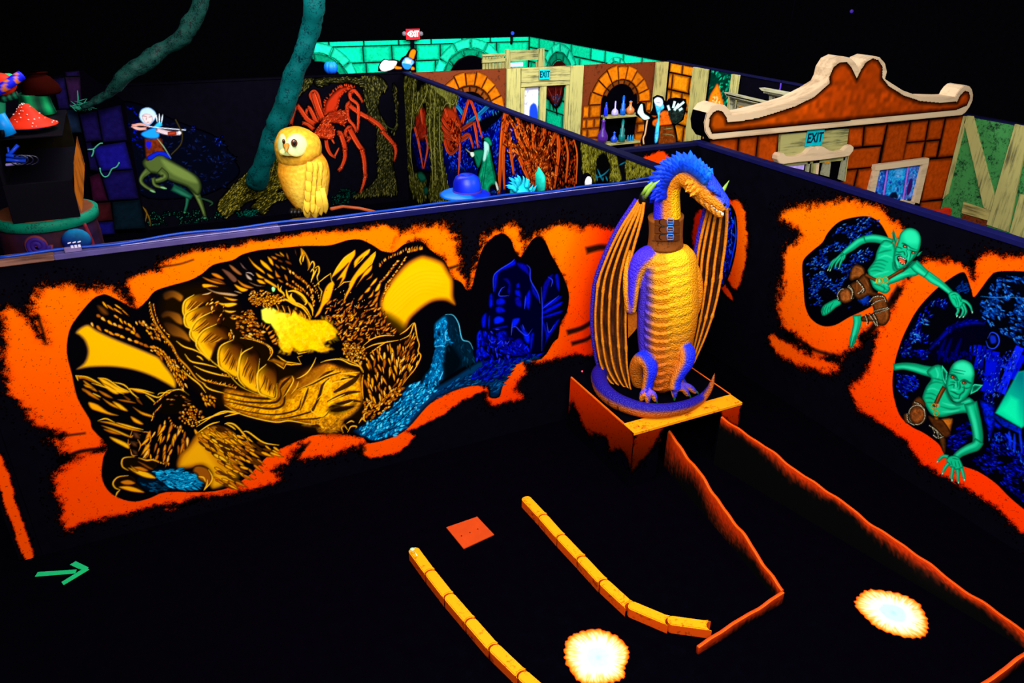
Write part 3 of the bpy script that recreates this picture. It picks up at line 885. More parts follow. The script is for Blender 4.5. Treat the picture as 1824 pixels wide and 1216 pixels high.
    cv.field(q7("180,800 400,760 560,900 520,1040 330,1080 240,990"), lambda x, y: -.6, 6, 7, 2.4, GOLDS, ang_j=.6, drop=.35, edge=(50, 18, 0), seed=42)
    for k in range(26):
        rr = np.random.RandomState(k + 60)
        x, y = q7("%d,%d" % (rr.randint(120, 560), rr.randint(500, 760)))[0]
        cv.leaf(x, y, rr.uniform(0, 6), 2.2, 1.8, (255, 190, 90))
    cv.field(q7("300,1080 480,1090 560,1160 480,1216 310,1216"), lambda x, y: 1.2, 3.6, 3.8, 2.6, GOLDS, ang_j=.5, edge=(40, 14, 0), seed=43)
    cv.field(q8("240,240 400,260 480,330 430,430 300,400 250,320"), lambda x, y: 1.2, 4.0, 4.4, 3.0, GOLDS, ang_j=.4, edge=(40, 14, 0), seed=44)
    # shoulder: long falling strokes
    for p in ("440,280 520,220 620,190 720,190", "450,310 540,270 640,250 760,230", "500,350 580,290 660,240", "770,230 860,180 900,75 920,160 930,240", "680,260 690,330 700,420", "830,300 880,220 900,160"):
        cv.line(q8(p), 2.2, (250, 170, 24))
    cv.field(q8("470,330 640,260 780,240 840,300 800,420 740,520 640,720 560,800 440,790 440,560 430,430"), lambda x, y: 1.35 + (x - 690) * .004, 8, 14, 3.0, GOLDS, ang_j=.2, drop=.15, edge=(50, 18, 0), bend=.12, seed=45)
    cv.field(q8("780,260 900,140 950,300 950,420 860,560 800,660 700,760 690,640 780,500 800,400"), lambda x, y: 2.1, 6.2, 11, 2.4, GOLDS + [BRN], ang_j=.2, edge=(40, 14, 0), bend=-.1, seed=46)
    cv.field(q8("440,790 560,800 640,720 760,640 800,680 700,810 600,900 500,960 400,960 420,860"), lambda x, y: -.6, 4.4, 6.0, 3.0, GOLDS, ang_j=.4, edge=(60, 22, 0), seed=47)
    for p in ("900,75 920,180 945,270 935,330 960,370 940,430 900,500 850,560 790,640", "890,75 830,140 770,180", "440,540 430,620 440,760", "380,380 410,450 440,520 400,460 320,420 230,390"):
        cv.line(q8(p), 2.2, (248, 164, 20))
    # far foot and its toe
    cv.fill(smooth(q8("250,1050 250,1000 290,950 340,930 380,950 370,1010 330,1060 280,1070"), 4, True), (10, 4, 0), soft=2)
    for p in ("260,1070 245,1020 270,1000 300,1040", "300,1060 330,1010 380,1010 360,1050", "290,980 330,960 360,970", "450,960 450,900 480,880", "400,980 430,940 470,970"):
        cv.line(q8(p), 2.6, (244, 166, 24))
    cv.field(q8("0,1010 200,960 260,960 230,1060 60,1060"), lambda x, y: .2, 5, 6, 2.6, [(196, 120, 14), (150, 80, 8)], edge=(60, 24, 0), a=.6, seed=48)
    # --- near leg, feathers and claws
    for p, c in (("90,1020 200,1040 330,1110 380,1140 300,1110 180,1060 130,1060", AMB), ("330,1050 400,1060 520,1130 680,1205 560,1216 480,1190 400,1130", YEL), ("670,1160 760,1170 900,1216 760,1210", GOLD), ("170,1070 260,1130 330,1200 250,1170 190,1110", GOLD), ("160,1160 250,1200 220,1216 170,1190", GOLD)):
        cv.fill(smooth(q4(p), 3, True), c, soft=1.5, edge=(120, 60, 0), ew=3)
    for p in ("90,1025 210,1040 330,1100 380,1130", "330,1050 430,1065 560,1150 700,1210", "670,1165 800,1180 940,1216", "90,1020 120,1080"):
        cv.line(q4(p), 2.4, (255, 186, 20))
    for p, c in (("160,20 230,40 260,70 180,50", GOLD), ("340,10 420,40 510,110 470,120 400,80", YEL), ("205,195 300,220 400,290 510,330 420,325 300,290 230,260", GOLD), ("340,155 420,200 600,290 520,270 420,230", GOLD), ("440,190 520,215 600,285 520,270", YEL), ("150,60 260,120 320,180 210,130", AMB),
                 ("640,240 730,290 850,330 840,350 740,325 680,280", GOLD), ("620,335 680,360 750,410 720,420 650,390", GOLD), ("300,385 420,390 560,430 700,470 740,490 600,470 430,420", GOLD), ("330,425 450,455 600,520 640,550 560,530 420,470", YEL), ("350,460 460,480 540,520 430,505", AMB),
                 ("410,535 500,560 600,610 610,660 540,630 450,580", YEL), ("480,395 600,420 700,460 610,450", GOLD), ("490,170 600,180 680,210 560,195", AMB), ("670,140 720,190 740,225 690,190", BRN), ("550,130 620,170 600,180", BRN), ("300,80 380,110 450,160 370,140", AMB)):
        cv.fill(smooth(q5(p), 3, True), c, soft=1.3, edge=(110, 54, 0), ew=2.6)
    for p in ("240,10 400,60 560,120", "450,0 560,30 640,110", "610,65 700,80 800,120 900,150 980,90 1050,75", "610,65 640,110 700,160", "770,125 830,170 870,210", "890,130 910,110 1000,100 1070,75 1130,80 1200,130", "300,380 380,360 470,400", "250,110 330,150", "480,400 620,440 750,470"):
        cv.line(q5(p), 2.3, (255, 186, 20))
    cv.fill(smooth(q5("880,260 920,180 1000,110 1080,85 1160,100 1220,160 1240,220 1160,260 1080,310 960,320"), 4, True), (8, 4, 2), soft=4)
    cv.field(q5("960,130 1160,120 1230,200 1150,260 980,220"), lambda x, y: .2, 6, 7, 2.2, [BRN, (90, 42, 6), AMB], drop=.35, edge=(20, 8, 0), seed=51)
    chain(cv, q5("830,240 880,200 940,150 1000,110"), 6, 9, 2.4, -.1, seed=52)
    chain(cv, q5("820,400 850,320 890,270 920,240"), 7, 9, 2.4, -.2, seed=53)
    cv.field(q5("1100,280 1240,220 1340,300 1320,370 1260,420 1200,440 1090,360"), lambda x, y: .8, 4.2, 4.8, 3.0, GOLDS, ang_j=.5, edge=(50, 18, 0), seed=54)
    cv.field(q5("1310,90 1420,130 1500,200 1340,220"), lambda x, y: .9, 5, 7, 3.0, GOLDS, edge=(50, 18, 0), seed=55)
    # leg: falling dagger scales
    cv.field(q5("800,420 960,360 1120,380 1250,440 1240,560 1130,690 1040,760 930,740 800,730 720,640 750,520"), lambda x, y: 1.75 + (x - 300) * -.006, 10.5, 17, 4.0, GOLDS, ang_j=.22, jit=.35, edge=(70, 28, 0), bend=.15, seed=56)
    chain(cv, q5("1000,330 1040,400 1080,430 1140,470"), 8, 6, 3, 1.0, seed=57)
    chain(cv, q5("830,750 880,770 920,790"), 8, 4, 3, .4, seed=58)
    for p in ("640,470 620,540 660,520 720,520", "600,560 600,620 640,590 690,600", "620,660 640,720 690,720", "690,560 720,620 700,680", "760,600 800,680 790,740", "740,490 800,500 820,570 790,620"):
        cv.line(q5(p), 2.2, (226, 132, 20))
    for p in ("640,490 700,500 720,560 660,550", "610,580 680,590 690,640 640,630", "630,660 690,680 690,720 650,710"):
        cv.fill(smooth(q5(p), 3, True), (110, 60, 30), soft=3, edge=(20, 8, 0), ew=5)
    # right-hand feathers of the near wing
    cv.fill(smooth(q5("1080,840 1100,720 1180,640 1260,520 1330,470 1480,430 1658,540 1658,960 1560,1000 1440,1050 1400,1000 1430,900 1330,820 1200,850"), 4, True), (214, 132, 4), soft=4, edge=(120, 60, 0), ew=8)
    cv.fill(smooth(q5("1120,820 1200,680 1300,600 1400,720 1500,860 1658,900 1658,960 1440,1040 1420,900 1320,800"), 4, True), (255, 182, 6), .6, soft=10)
    cv.field(q5("1280,470 1420,400 1658,480 1658,900 1500,800 1400,700 1300,560"), lambda x, y: .62, 9.5, 17, 4.0, [YEL, GOLD, (60, 26, 0), (255, 188, 20)], ang_j=.12, edge=(40, 16, 0), seed=59)
    cv.field(q6("0,1000 200,1060 400,1150 500,1216 0,1216"), lambda x, y: .55, 10, 18, 4, [GOLD, AMB, (70, 32, 0)], ang_j=.12, edge=(40, 16, 0), seed=60)
    cv.field(q2("330,1060 520,1060 700,1140 750,1160 600,1177 330,1177"), lambda x, y: .6, 9, 17, 3.6, [GOLD, AMB, (70, 32, 0)], ang_j=.12, edge=(40, 16, 0), seed=61)
    cv.field(S("400,800 470,795 492,800 470,812 440,842 405,866 385,866 372,840"), lambda x, y: .5, 8.5, 17, 3.4, [GOLD, AMB, (90, 44, 0)], ang_j=.15, edge=(60, 24, 0), seed=62)
    for p in ("1280,500 1400,420 1500,390", "1560,410 1620,440 1658,470", "1270,440 1500,300 1658,290", "1260,400 1450,330 1600,290"):
        cv.line(q5(p), 2.6, (255, 186, 20))
    for p in ("0,940 40,930 110,950 200,1040 260,1130", "200,1020 260,1030 420,1140 590,1170", "0,860 120,830 170,820", "0,800 150,825"):
        cv.line(q6(p), 2.8, (255, 182, 16))
    # foot pads, claws and the blue stone under the foot
    cv.fill(smooth(q5("690,950 820,880 900,850 1100,855 1230,880 1250,930 1330,1000 1300,1060 1100,1070 960,1075 800,1070 720,1020"), 4, True), (0, 12, 26), soft=3)
    cv.field(q5("820,870 1100,860 1230,890 1270,960 1300,1020 1250,1050 1100,1050 960,1010 850,930"), lambda x, y: .15, 3.8, 11, 2.6, [(0, 150, 205), (40, 205, 255), (0, 110, 160), (10, 170, 220)], ang_j=.25, edge=(0, 60, 100), seed=63)
    cv.field(q5("700,990 860,960 960,1030 940,1070 800,1070"), lambda x, y: .3, 4.5, 9, 2.2, [(0, 50, 84), (0, 74, 118), (0, 40, 66)], edge=(0, 16, 30), seed=64)
    for p in ("535,780 560,745 660,735 720,750 840,760 880,830 800,880 870,945 780,945 660,900 590,860 545,830", "450,1000 470,950 540,930 610,920 660,950 680,1000 760,1085 660,1080 560,1050 500,1050"):
        cv.fill(smooth(q5(p), 3, True), (16, 7, 0), soft=2, edge=(30, 14, 0), ew=3)
    for p, c in (("590,840 690,860 800,890 880,948 780,945 680,905", YEL), ("500,1030 590,1020 680,1040 765,1088 660,1085 560,1060", GOLD), ("640,840 720,830 800,870 740,880", AMB), ("620,820 640,830 700,880 650,870", GOLD), ("520,980 600,960 670,990 640,1010 560,1010", AMB), ("690,780 750,800 850,860 790,850", (150, 72, 10))):
        cv.fill(smooth(q5(p), 3, True), c, soft=1.8, edge=(90, 40, 0), ew=2.5)
    for p in ("660,735 560,745 535,785 545,835 600,870", "600,920 500,935 450,990 470,1040 520,1060", "520,1060 490,1090 475,1130", "700,745 780,770 840,765 900,790"):
        cv.line(q5(p), 2.8, (250, 172, 20), soft=1.6)
    cv.fill(smooth(q5("1230,880 1250,830 1310,820 1390,850 1425,920 1420,980 1360,1060 1340,1065 1350,1000 1290,960 1270,910"), 4, True), (150, 76, 8), soft=2, edge=(30, 12, 0), ew=4)
    for p in ("1390,860 1425,930 1410,990 1345,1065", "1380,960 1370,1020 1345,1060", "1290,930 1340,940 1360,980"):
        cv.line(q5(p), 2.8, (255, 180, 24))
    chain(cv, q5("930,800 960,780 1000,790"), 6, 6, 3, 1.2, seed=65)
    # --- blue rock ledge, pillar and throne-like rocks
    led = q8("350,1060 400,1010 500,960 600,900 700,820 790,720 830,640 930,610 1000,640 1080,670 1240,560 1420,480 1620,350 1700,250 1790,220")
    ledge = np.vstack([q8("350,1060 400,1010 500,960 600,900 700,820 790,720 830,640 930,610 1010,650 1060,660 1220,580 1350,500 1460,430"), S("860,640 900,620 930,615 965,638 918,646 907,662 895,688 888,705 873,706 870,688 850,686 818,692 782,708 760,724 735,753 718,768 692,780 665,786")])
    cv.fill(smooth(ledge, 3, True), (0, 44, 84), soft=2, edge=(0, 10, 24), ew=6)
    lf = lambda x, y: -.62
    cy = [(0, 170, 230), (30, 200, 255), (0, 120, 190), (0, 90, 150), (70, 215, 255)]
    cv.field(q8("360,1060 500,970 640,890 760,780 850,660 1000,680 1060,700 980,800 860,940 800,1040 640,1120 520,1140"), lf, 3.6, 8, 3.2, cy, ang_j=.35, edge=(0, 40, 80), seed=71)
    cv.field(q8("820,650 930,615 1050,660 1080,700 940,740 850,720"), lf, 3.6, 9, 3.0, cy, edge=(0, 40, 80), seed=72)
    cv.field(S("775,700 830,668 905,640 960,640 915,650 893,690 875,702 868,688 830,686 790,700 765,716"), lambda x, y: -.4, 4, 10, 2.4, [(0, 40, 96), (0, 70, 140), (0, 26, 66), (10, 90, 150)], ang_j=.25, edge=(0, 10, 30), seed=73)
    cv.field(S("830,672 880,632 940,612 966,636 920,646 900,670 860,684"), lambda x, y: -.5, 4, 10, 2.4, [(0, 10, 150), (0, 20, 210), (10, 40, 170), (0, 0, 90)], ang_j=.3, edge=(0, 0, 40), seed=74)
    for p in ("480,1030 600,960 720,880 860,760", "560,1090 700,1010 840,890 960,780", "620,960 740,900 860,800", "900,740 980,660 1040,690", "520,1100 640,1060 760,1000", "700,860 800,760 880,690"):
        cv.line(q8(p), 1.5, (0, 6, 20), .8, soft=1.4)
    pil = q8("1085,90 1130,40 1170,5 1240,0 1290,50 1310,120 1330,200 1380,230 1420,290 1450,420 1330,480 1200,560 1130,620 1050,660 960,620 990,540 1040,480 1070,380 1090,290 1080,190")
    cv.fill(smooth(pil, 4, True), (0, 26, 46), soft=2, edge=(0, 14, 26), ew=5)
    cv.fill(smooth(q8("1085,90 1130,40 1180,10 1200,60 1195,150 1220,230 1200,330 1160,420 1170,520 1120,600 1060,610 1000,600 1050,480 1080,380 1100,280 1085,190"), 4, True), (0, 120, 180), soft=4, edge=(0, 60, 100), ew=5, grain=.4)
    cv.field(q8("1090,90 1190,20 1200,150 1230,240 1190,350 1150,430 1160,540 1060,640 970,610 1050,470 1090,290"), lambda x, y: 1.5, 3.6, 7, 2.6, [(0, 150, 220), (30, 190, 250), (0, 100, 160), (0, 70, 120)], ang_j=.5, edge=(0, 50, 90), seed=75)
    cv.field(q8("1210,30 1290,60 1330,200 1430,320 1440,420 1340,440 1300,300 1230,230"), lambda x, y: 1.45, 5, 10, 2.0, [(0, 40, 66), (0, 60, 94), (0, 24, 40)], ang_j=.3, edge=(0, 14, 26), seed=76)
    cv.fill(smooth(q8("1190,260 1260,300 1330,440 1220,560 1180,560 1165,420"), 4, True), (0, 3, 8), .85, soft=8)
    for p in ("1110,170 1125,150 1140,170 1130,195 1112,190",):
        cv.fill(smooth(q8(p), 3, True), (0, 20, 40), soft=3)
    for p in ("1180,0 1250,5 1300,80 1320,180 1340,230 1400,250 1440,330", "1200,130 1180,170 1190,230 1230,220", "1085,290 1150,280 1180,290", "1120,600 1150,540 1160,510"):
        cv.line(q8(p), 1.5, (90, 214, 250))
    # throne rock, ultramarine
    B = [(0, 10, 200), (0, 24, 255), (4, 4, 150), (30, 40, 255), (0, 0, 110)]
    th = smooth(qr("240,1216 240,1020 260,960 290,940 290,840 310,790 350,770 370,640 395,560 400,470 440,420 520,360 590,310 650,340 720,370 740,500 800,620 820,720 840,560 900,460 980,440 1000,560 1010,700 1010,840 960,960 900,1060 830,1150 740,1170 600,1200"), 4, True)
    cv.fill(th, (0, 0, 30), soft=2, edge=(0, 0, 8), ew=4)
    for p, c in (("400,470 440,415 520,360 590,310 600,360 520,400 450,440 430,560 400,620", B[0]), ("420,680 470,655 510,680 500,720 430,730", B[0]), ("415,750 460,730 505,760 500,790 430,800", B[0]), ("400,850 440,820 495,840 490,880 410,900", B[1]), ("395,930 520,905 520,930 410,950", B[0]),
                 ("480,490 530,480 560,540 550,640 520,600 530,540", B[2]), ("600,540 630,520 640,560 610,580", B[0]), ("590,590 640,590 650,660 600,640", B[0]), ("590,660 640,650 660,740 600,730", B[2]), ("600,340 700,360 730,470 690,440 640,400", B[2]), ("680,660 730,580 740,690 720,770 690,740", B[0]),
                 ("740,520 800,620 820,700 780,660 740,600", B[0]), ("570,850 640,840 620,900 570,930", B[1]), ("640,900 700,960 740,1010 720,1080 680,1050 660,980", B[1]), ("840,560 900,460 940,450 900,560 860,700 840,740", B[2]), ("950,460 990,450 1000,590 970,580", B[0]), ("850,720 1000,640 1005,670 870,760", B[0]), ("840,780 1010,690 1010,730 860,810", B[0]), ("830,830 1010,770 1010,800 850,850", B[0]),
                 ("830,860 860,880 900,960 960,870 1000,850 950,950 900,1020 830,1150 870,1040", B[0]), ("290,840 330,790 340,830 330,920 295,930", B[0]), ("350,840 370,820 365,940 348,920", B[1]), ("250,980 285,950 300,1040 260,1120 245,1060", B[1]), ("300,960 340,970 320,1100 300,1060", B[0]), ("360,980 420,1040 400,1160 380,1100", B[1]), ("430,980 520,960 500,1100 450,1140", B[0]),
                 ("360,640 390,620 400,720 360,750", B[0]), ("460,1150 560,1060 640,1020 700,1100 720,1160 600,1190", B[2]), ("730,990 770,980 740,1160 725,1100", B[0]), ("240,1130 300,1110 360,1180 260,1216", B[0])):
        cv.fill(smooth(qr(p), 3, True), c, soft=2, edge=mixc(c, (0, 0, 20), .8), ew=3.5, grain=.3)
    rr = np.random.RandomState(8)
    for p in ("400,600 400,470 450,410 560,340 590,310", "700,360 730,400 735,500 800,620 820,710", "830,560 840,740 840,850 835,1140", "840,760 990,640", "560,930 600,920 640,960 700,1000 750,940", "690,640 680,760", "500,560 470,580 450,640 540,640", "330,1000 410,1080 480,1040", "560,1020 500,1110 460,1150", "880,880 900,970 950,900", "570,880 560,1000", "660,900 680,950", "890,470 930,500 920,560"):
        cv.line(qr(p), 1.8, (40, 60, 255), .9)
    cv.field(qr("250,960 420,940 520,1000 720,1080 740,1160 560,1216 240,1216"), lambda x, y: 1.2, 5, 9, 2.6, B, ang_j=.5, edge=(0, 0, 30), drop=.2, seed=77)
    return cv

# ---------------------------------------------------------------- right wall mural
TEAL, TEALD, TEALL = (10, 186, 128), (0, 84, 56), (60, 232, 178)

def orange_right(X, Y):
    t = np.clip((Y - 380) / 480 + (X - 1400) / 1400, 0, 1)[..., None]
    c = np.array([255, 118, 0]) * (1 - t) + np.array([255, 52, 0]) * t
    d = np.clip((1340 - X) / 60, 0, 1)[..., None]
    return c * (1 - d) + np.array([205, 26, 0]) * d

def dabs(cv, region, n, ang, L, w, cols, seed, j=.35, edge=(0, 0, 40)):
    """loose brush dabs inside a photo polygon, gathered in drifts"""
    r = np.random.RandomState(seed)
    reg = np.asarray(region, float)
    lo, hi = reg.min(0), reg.max(0)
    P = lo + r.rand(n * 3, 2) * (hi - lo)
    P = P[inside(P, reg)][:n]
    ph = r.rand(4) * 6.28
    for x, y in P:
        drift = math.sin(x * .11 + y * .05 + ph[0]) + math.sin(y * .17 - x * .06 + ph[1])
        if drift < -.7:
            continue
        a = ang(x, y) if callable(ang) else ang
        cv.leaf(x, y, a + r.normal() * j, L * r.uniform(.5, 1.3), w * r.uniform(.6, 1.3), cols[r.randint(len(cols))], r.uniform(.6, 1), edge=edge)

def limb(cv, pts, ws, col=TEAL, dark=TEALD, light=TEALL):
    """a painted limb: dark outline, body colour, soft lit middle and muscle streaks"""
    p = smooth(np.asarray(pts, float), 6)
    u = np.linspace(0, 1, len(p))
    w = np.interp(u, np.linspace(0, 1, len(ws)), ws)
    t = np.gradient(p, axis=0)
    nn = np.stack([-t[:, 1], t[:, 0]], 1)
    nn /= np.linalg.norm(nn, axis=1)[:, None] + 1e-9
    L, R = p + nn * w[:, None] / 2, p - nn * w[:, None] / 2
    poly = np.vstack([L, R[::-1]])
    cv.fill(poly, col, soft=1, edge=dark, ew=max(2.2, np.mean(w) * .26))
    m = p + nn * (w * .12)[:, None]
    cv.line(m[2:-2] if len(m) > 8 else m, np.mean(w) * .3, light, .55, soft=4, sm=False)
    m = p - nn * (w * .2)[:, None]
    cv.line(m[1:-1], np.mean(w) * .16, dark, .45, soft=3, sm=False)

def rope(cv, pts, w=2.4, n=18):
    p = smooth(np.asarray(pts, float), 10)
    cv.line(p, w * 1.5, (20, 14, 8), 1, soft=1, taper=False, sm=False)
    seg = np.r_[0, np.cumsum(np.linalg.norm(np.diff(p, axis=0), axis=1))]
    n = max(3, int(seg[-1] / 2.6))
    for i in range(n):
        t = (i + .5) / n * seg[-1]
        k = max(1, min(np.searchsorted(seg, t), len(p) - 1))
        d = p[k] - p[k - 1]
        a = math.atan2(d[1], d[0]) + .75
        cv.leaf(p[k][0] - 1, p[k][1], a, 3.0, 1.1, (226, 214, 178), edge=(120, 104, 70))

def paint_right_wall():
    cv = Canvas(0, 5.93, 2.3, 6.98, 0.0, 2.40, 0.0052)
    c6 = lambda s: S(s, 1340, 340, 1.961)
    c2 = lambda s: S(s, 1420, 380, 5.066)
    c3 = lambda s: S(s, 1570, 620, 4.3425)
    c4 = lambda s: S(s, 1580, 440, 4.676)
    BL = [(10, 60, 220), (20, 100, 255), (0, 40, 170), (60, 150, 255), (0, 26, 120)]
    DB = [(0, 6, 150), (0, 10, 210), (0, 0, 100), (10, 30, 255), (0, 0, 70)]
    # --- sprayed rims
    ringA = c6("95,78 140,62 200,50 310,42 400,46 450,66 490,96 515,128 520,200 525,300 500,380 480,440 400,500 340,545 310,575 250,580 220,562 150,502 98,462 92,390 104,300 108,232 130,190 168,152 128,120")
    cv.spray(smooth(ringA, 3, True), orange_right, 18)
    cv.spray(smooth(c6("62,510 78,506 150,545 220,580 300,604 285,625 200,622 130,596 85,555"), 3, True), orange_right, 13)
    ringB = c6("600,250 640,236 700,240 745,262 766,285 772,300 775,250 792,232 830,220 900,226 960,232 1010,240 1010,1240 960,1205 900,1150 850,1104 780,1060 700,1020 600,962 560,920 520,860 430,800 372,760 345,690 400,640 424,540 474,430 530,340 560,290")
    cv.spray(smooth(ringB, 3, True), orange_right, 16)
    for p, w in (("518,335 490,380 455,430 420,480 380,520", 13), ("120,500 160,520 220,556 300,578", 6), ("770,240 775,262 770,286", 4)):
        cv.line(c6(p), w, (3, 1, 2), .9, soft=6, w1=w * .8)
    # small cave near the corner, half hidden behind the statue
    ringC = S("1236,385 1250,372 1275,362 1300,356 1318,358 1329,380 1331,430 1325,480 1312,512 1296,500 1262,480 1240,470 1234,430")
    cv.spray(smooth(ringC, 3, True), orange_right, 7)
    cv.spray(S("1283,512 1292,506 1303,524 1305,534 1296,528"), orange_right, 4)
    cv.fill(smooth(S("1262,420 1270,390 1284,368 1300,362 1312,385 1313,430 1306,470 1294,502 1284,510 1272,480"), 3, True), (2, 2, 5), soft=1.2)
    cv.field(S("1284,376 1300,366 1306,390 1304,440 1296,480 1286,505 1284,470"), lambda x, y: 1.5, 3.4, 9, 2.6, DB + BL[:2], ang_j=.3, edge=(0, 0, 30), seed=4)
    cv.line(S("1309,385 1311,420 1306,450 1299,480"), 2.4, (0, 50, 255))
    # --- cave mouths
    cv.fill(smooth(c6("175,280 180,240 215,205 245,180 265,145 300,110 340,95 400,88 440,105 465,140 480,180 478,240 450,320 425,390 400,412 340,440 290,468 245,471 205,445 185,400 180,340"), 4, True), (2, 2, 6), soft=1.2)
    cv.fill(smooth(c6("1010,290 960,281 860,281 830,300 800,340 775,370 766,345 750,297 735,283 700,300 640,345 580,410 540,480 515,540 496,610 490,680 500,740 520,790 560,825 600,845 650,882 670,915 700,945 740,962 790,980 850,1020 900,1070 960,1120 1010,1160"), 4, True), (2, 2, 8), soft=1.2)
    # blue rock inside the upper cave
    dabs(cv, c2("60,470 200,330 290,210 370,120 480,60 620,40 720,70 790,200 690,210 600,200 520,240 400,340 300,430 260,500 130,520"), 330, -.5, 7, 2.6, BL, 1)
    dabs(cv, c2("70,560 260,520 360,440 480,380 620,320 690,350 640,430 520,460 470,560 400,640 360,720 230,800 180,920 130,900 100,760"), 330, -.5, 6.5, 2.6, BL, 2)
    dabs(cv, c2("440,810 600,740 660,760 640,840 460,870"), 60, -.5, 7, 3, [(0, 30, 130), (0, 50, 180)], 3)
    cv.fill(smooth(c2("560,790 600,730 640,760 620,810"), 3, True), (10, 60, 190), .7, soft=6)
    # mine inside the lower cave
    dabs(cv, c4("110,860 160,760 230,650 300,520 380,450 500,400 520,440 460,560 330,600 330,760 330,930 200,920 100,900"), 330, -.9, 7, 2.8, DB + [(30, 110, 255)], 4)
    dabs(cv, c4("110,890 150,800 220,660 290,580 330,620 260,720 230,860"), 90, .5, 8, 2.4, [(40, 150, 255), (20, 110, 240), (90, 190, 255)], 5)
    dabs(cv, c4("560,330 680,270 680,380 600,400"), 60, -.4, 7, 2.6, [(0, 40, 120), (0, 60, 160)], 6)
    dabs(cv, c4("780,420 900,260 1000,230 1160,240 1160,820 1060,780 960,700 860,640 760,560"), 420, .75, 10, 3.0, [(0, 50, 150), (0, 80, 200), (20, 110, 240), (0, 30, 90), (50, 150, 255)], 7)
    cv.line(c4("780,408 900,420 1000,415 1160,425"), 1.6, (20, 110, 190))
    cv.line(c4("360,850 440,770 520,690 600,650 720,630 810,640"), 8, (0, 8, 180), .8, soft=5)
    dabs(cv, c4("340,820 520,660 620,610 800,600 810,650 640,665 540,720 400,830"), 160, -.5, 7, 2.6, DB, 8)
    cv.fill(smooth(c4("380,860 540,700 640,660 840,650 820,760 700,800 700,930 560,930 440,960 380,920"), 3, True), (1, 1, 18), .9, soft=5)
    for x in (430, 480, 560):
        cv.line(c4("%d,940 %d,860 %d,760" % (x, x + 20, x + 60)), 6, (0, 0, 110), .8, soft=4)
    cv.line(c4("840,760 870,710 920,730 935,790 900,840 850,835 825,780"), 2.0, (30, 70, 255))
    cv.fill(smooth(c4("860,740 900,740 910,790 870,800"), 3, True), (10, 40, 220), .8, soft=3)
    for p, w, c in (("700,820 695,870", 3, DB[1]), ("735,815 728,900", 5, DB[1]), ("775,815 740,1010", 7, DB[1]), ("815,820 780,1010", 6, DB[0]), ("850,850 830,1100 800,1200", 9, DB[1]), ("910,870 870,1060 860,1216", 13, DB[1]), ("960,920 920,1060 900,1200", 9, DB[0]), ("1110,830 1060,940 1000,1080 950,1216", 15, DB[3]), ("1141,900 1090,1000 1050,1100", 9, DB[1])):
        cv.line(c4(p), w, c, .95, soft=1.4, taper=False)
        dabs(cv, c4(p).repeat(2, 0) + np.array([[-w, 0], [w, 0]] * len(c4(p))), 1, 1.5, 5, 2, BL, 9)
    dabs(cv, c3("720,10 1103,10 1040,170 940,340 880,420 800,420 760,240"), 300, 1.9, 7, 2.0, [(30, 70, 255), (0, 20, 220), (60, 120, 255), (0, 0, 120)], 10)
    dabs(cv, c3("110,200 300,200 270,300 180,390 110,300"), 150, .6, 8, 2.6, DB + BL[:2], 11)
    dabs(cv, c3("140,10 350,10 330,90 150,60"), 100, .1, 9, 2.6, DB, 12)
    dabs(cv, c3("430,10 700,10 680,80 480,90"), 60, 1.5, 11, 3.0, [(0, 0, 90), (0, 0, 130)], 13)
    dabs(cv, c3("520,640 680,560 690,660 560,800 500,760"), 130, .0, 9, 3, DB, 14)
    dabs(cv, c3("700,860 860,720 1103,860 1103,1190 960,1080 800,960"), 380, .45, 9, 2.8, DB, 15)
    dabs(cv, c3("800,640 1103,640 1103,880 860,740"), 180, 1.2, 8, 3, DB + BL[:2], 16)
    # posts and lamp-lit teal board
    for p in ("755,390 880,440 880,600 840,700 800,560", "880,560 930,600 920,630 850,590"):
        cv.fill(c3(p), (0, 20, 200), soft=2, edge=(0, 0, 60), ew=5, grain=.8)
    cv.fill(c3("880,500 960,360 1060,180 1110,170 1110,600 1085,620"), (0, 214, 150), soft=3, ramp=(c3("920,450")[0], c3("1103,250")[0], (0, 110, 120)), edge=(0, 150, 130), ew=4)
    cv.fill(c3("930,480 1000,370 1060,400 1060,580"), (10, 240, 170), .7, soft=9)
    cv.fill(c3("870,510 1085,625 1085,665 940,600 880,540"), (0, 20, 150), soft=2, grain=.7)
    for p in ("960,660 1010,720", "990,640 1000,780", "1030,660 1030,800", "1070,640 1090,800", "930,130 980,160"):
        cv.line(c3(p), 5, (10, 50, 255), .8, soft=2)
    # --- leaping goblin
    limb(cv, c2("860,270 780,240 690,225 605,235 560,255"), [15, 15, 15, 13, 12])
    limb(cv, c2("615,235 560,255 500,300 440,345 405,375"), [13, 14, 13, 10, 9])
    for p in ("420,360 370,400 325,430 300,465 285,505", "400,370 350,420 320,460 305,505", "405,385 370,430 350,465 345,500", "420,375 405,420 390,455 380,495", "430,365 425,400 405,430"):
        limb(cv, c2(p), [5.5, 5, 4, 3.4, 2.0])
    for p in ("283,500 276,518", "303,500 297,522", "379,490 374,502"):
        cv.line(c2(p), 1.4, (210, 250, 220))
    torso = c2("720,340 780,240 860,260 890,330 880,440 910,510 960,505 1040,430 1090,450 1120,520 1070,565 1000,575 910,615 830,645 845,680 805,722 740,705 690,672 665,620 640,530 642,500 700,420")
    cv.fill(smooth(torso, 3, True), TEAL, soft=1, edge=TEALD, ew=5)
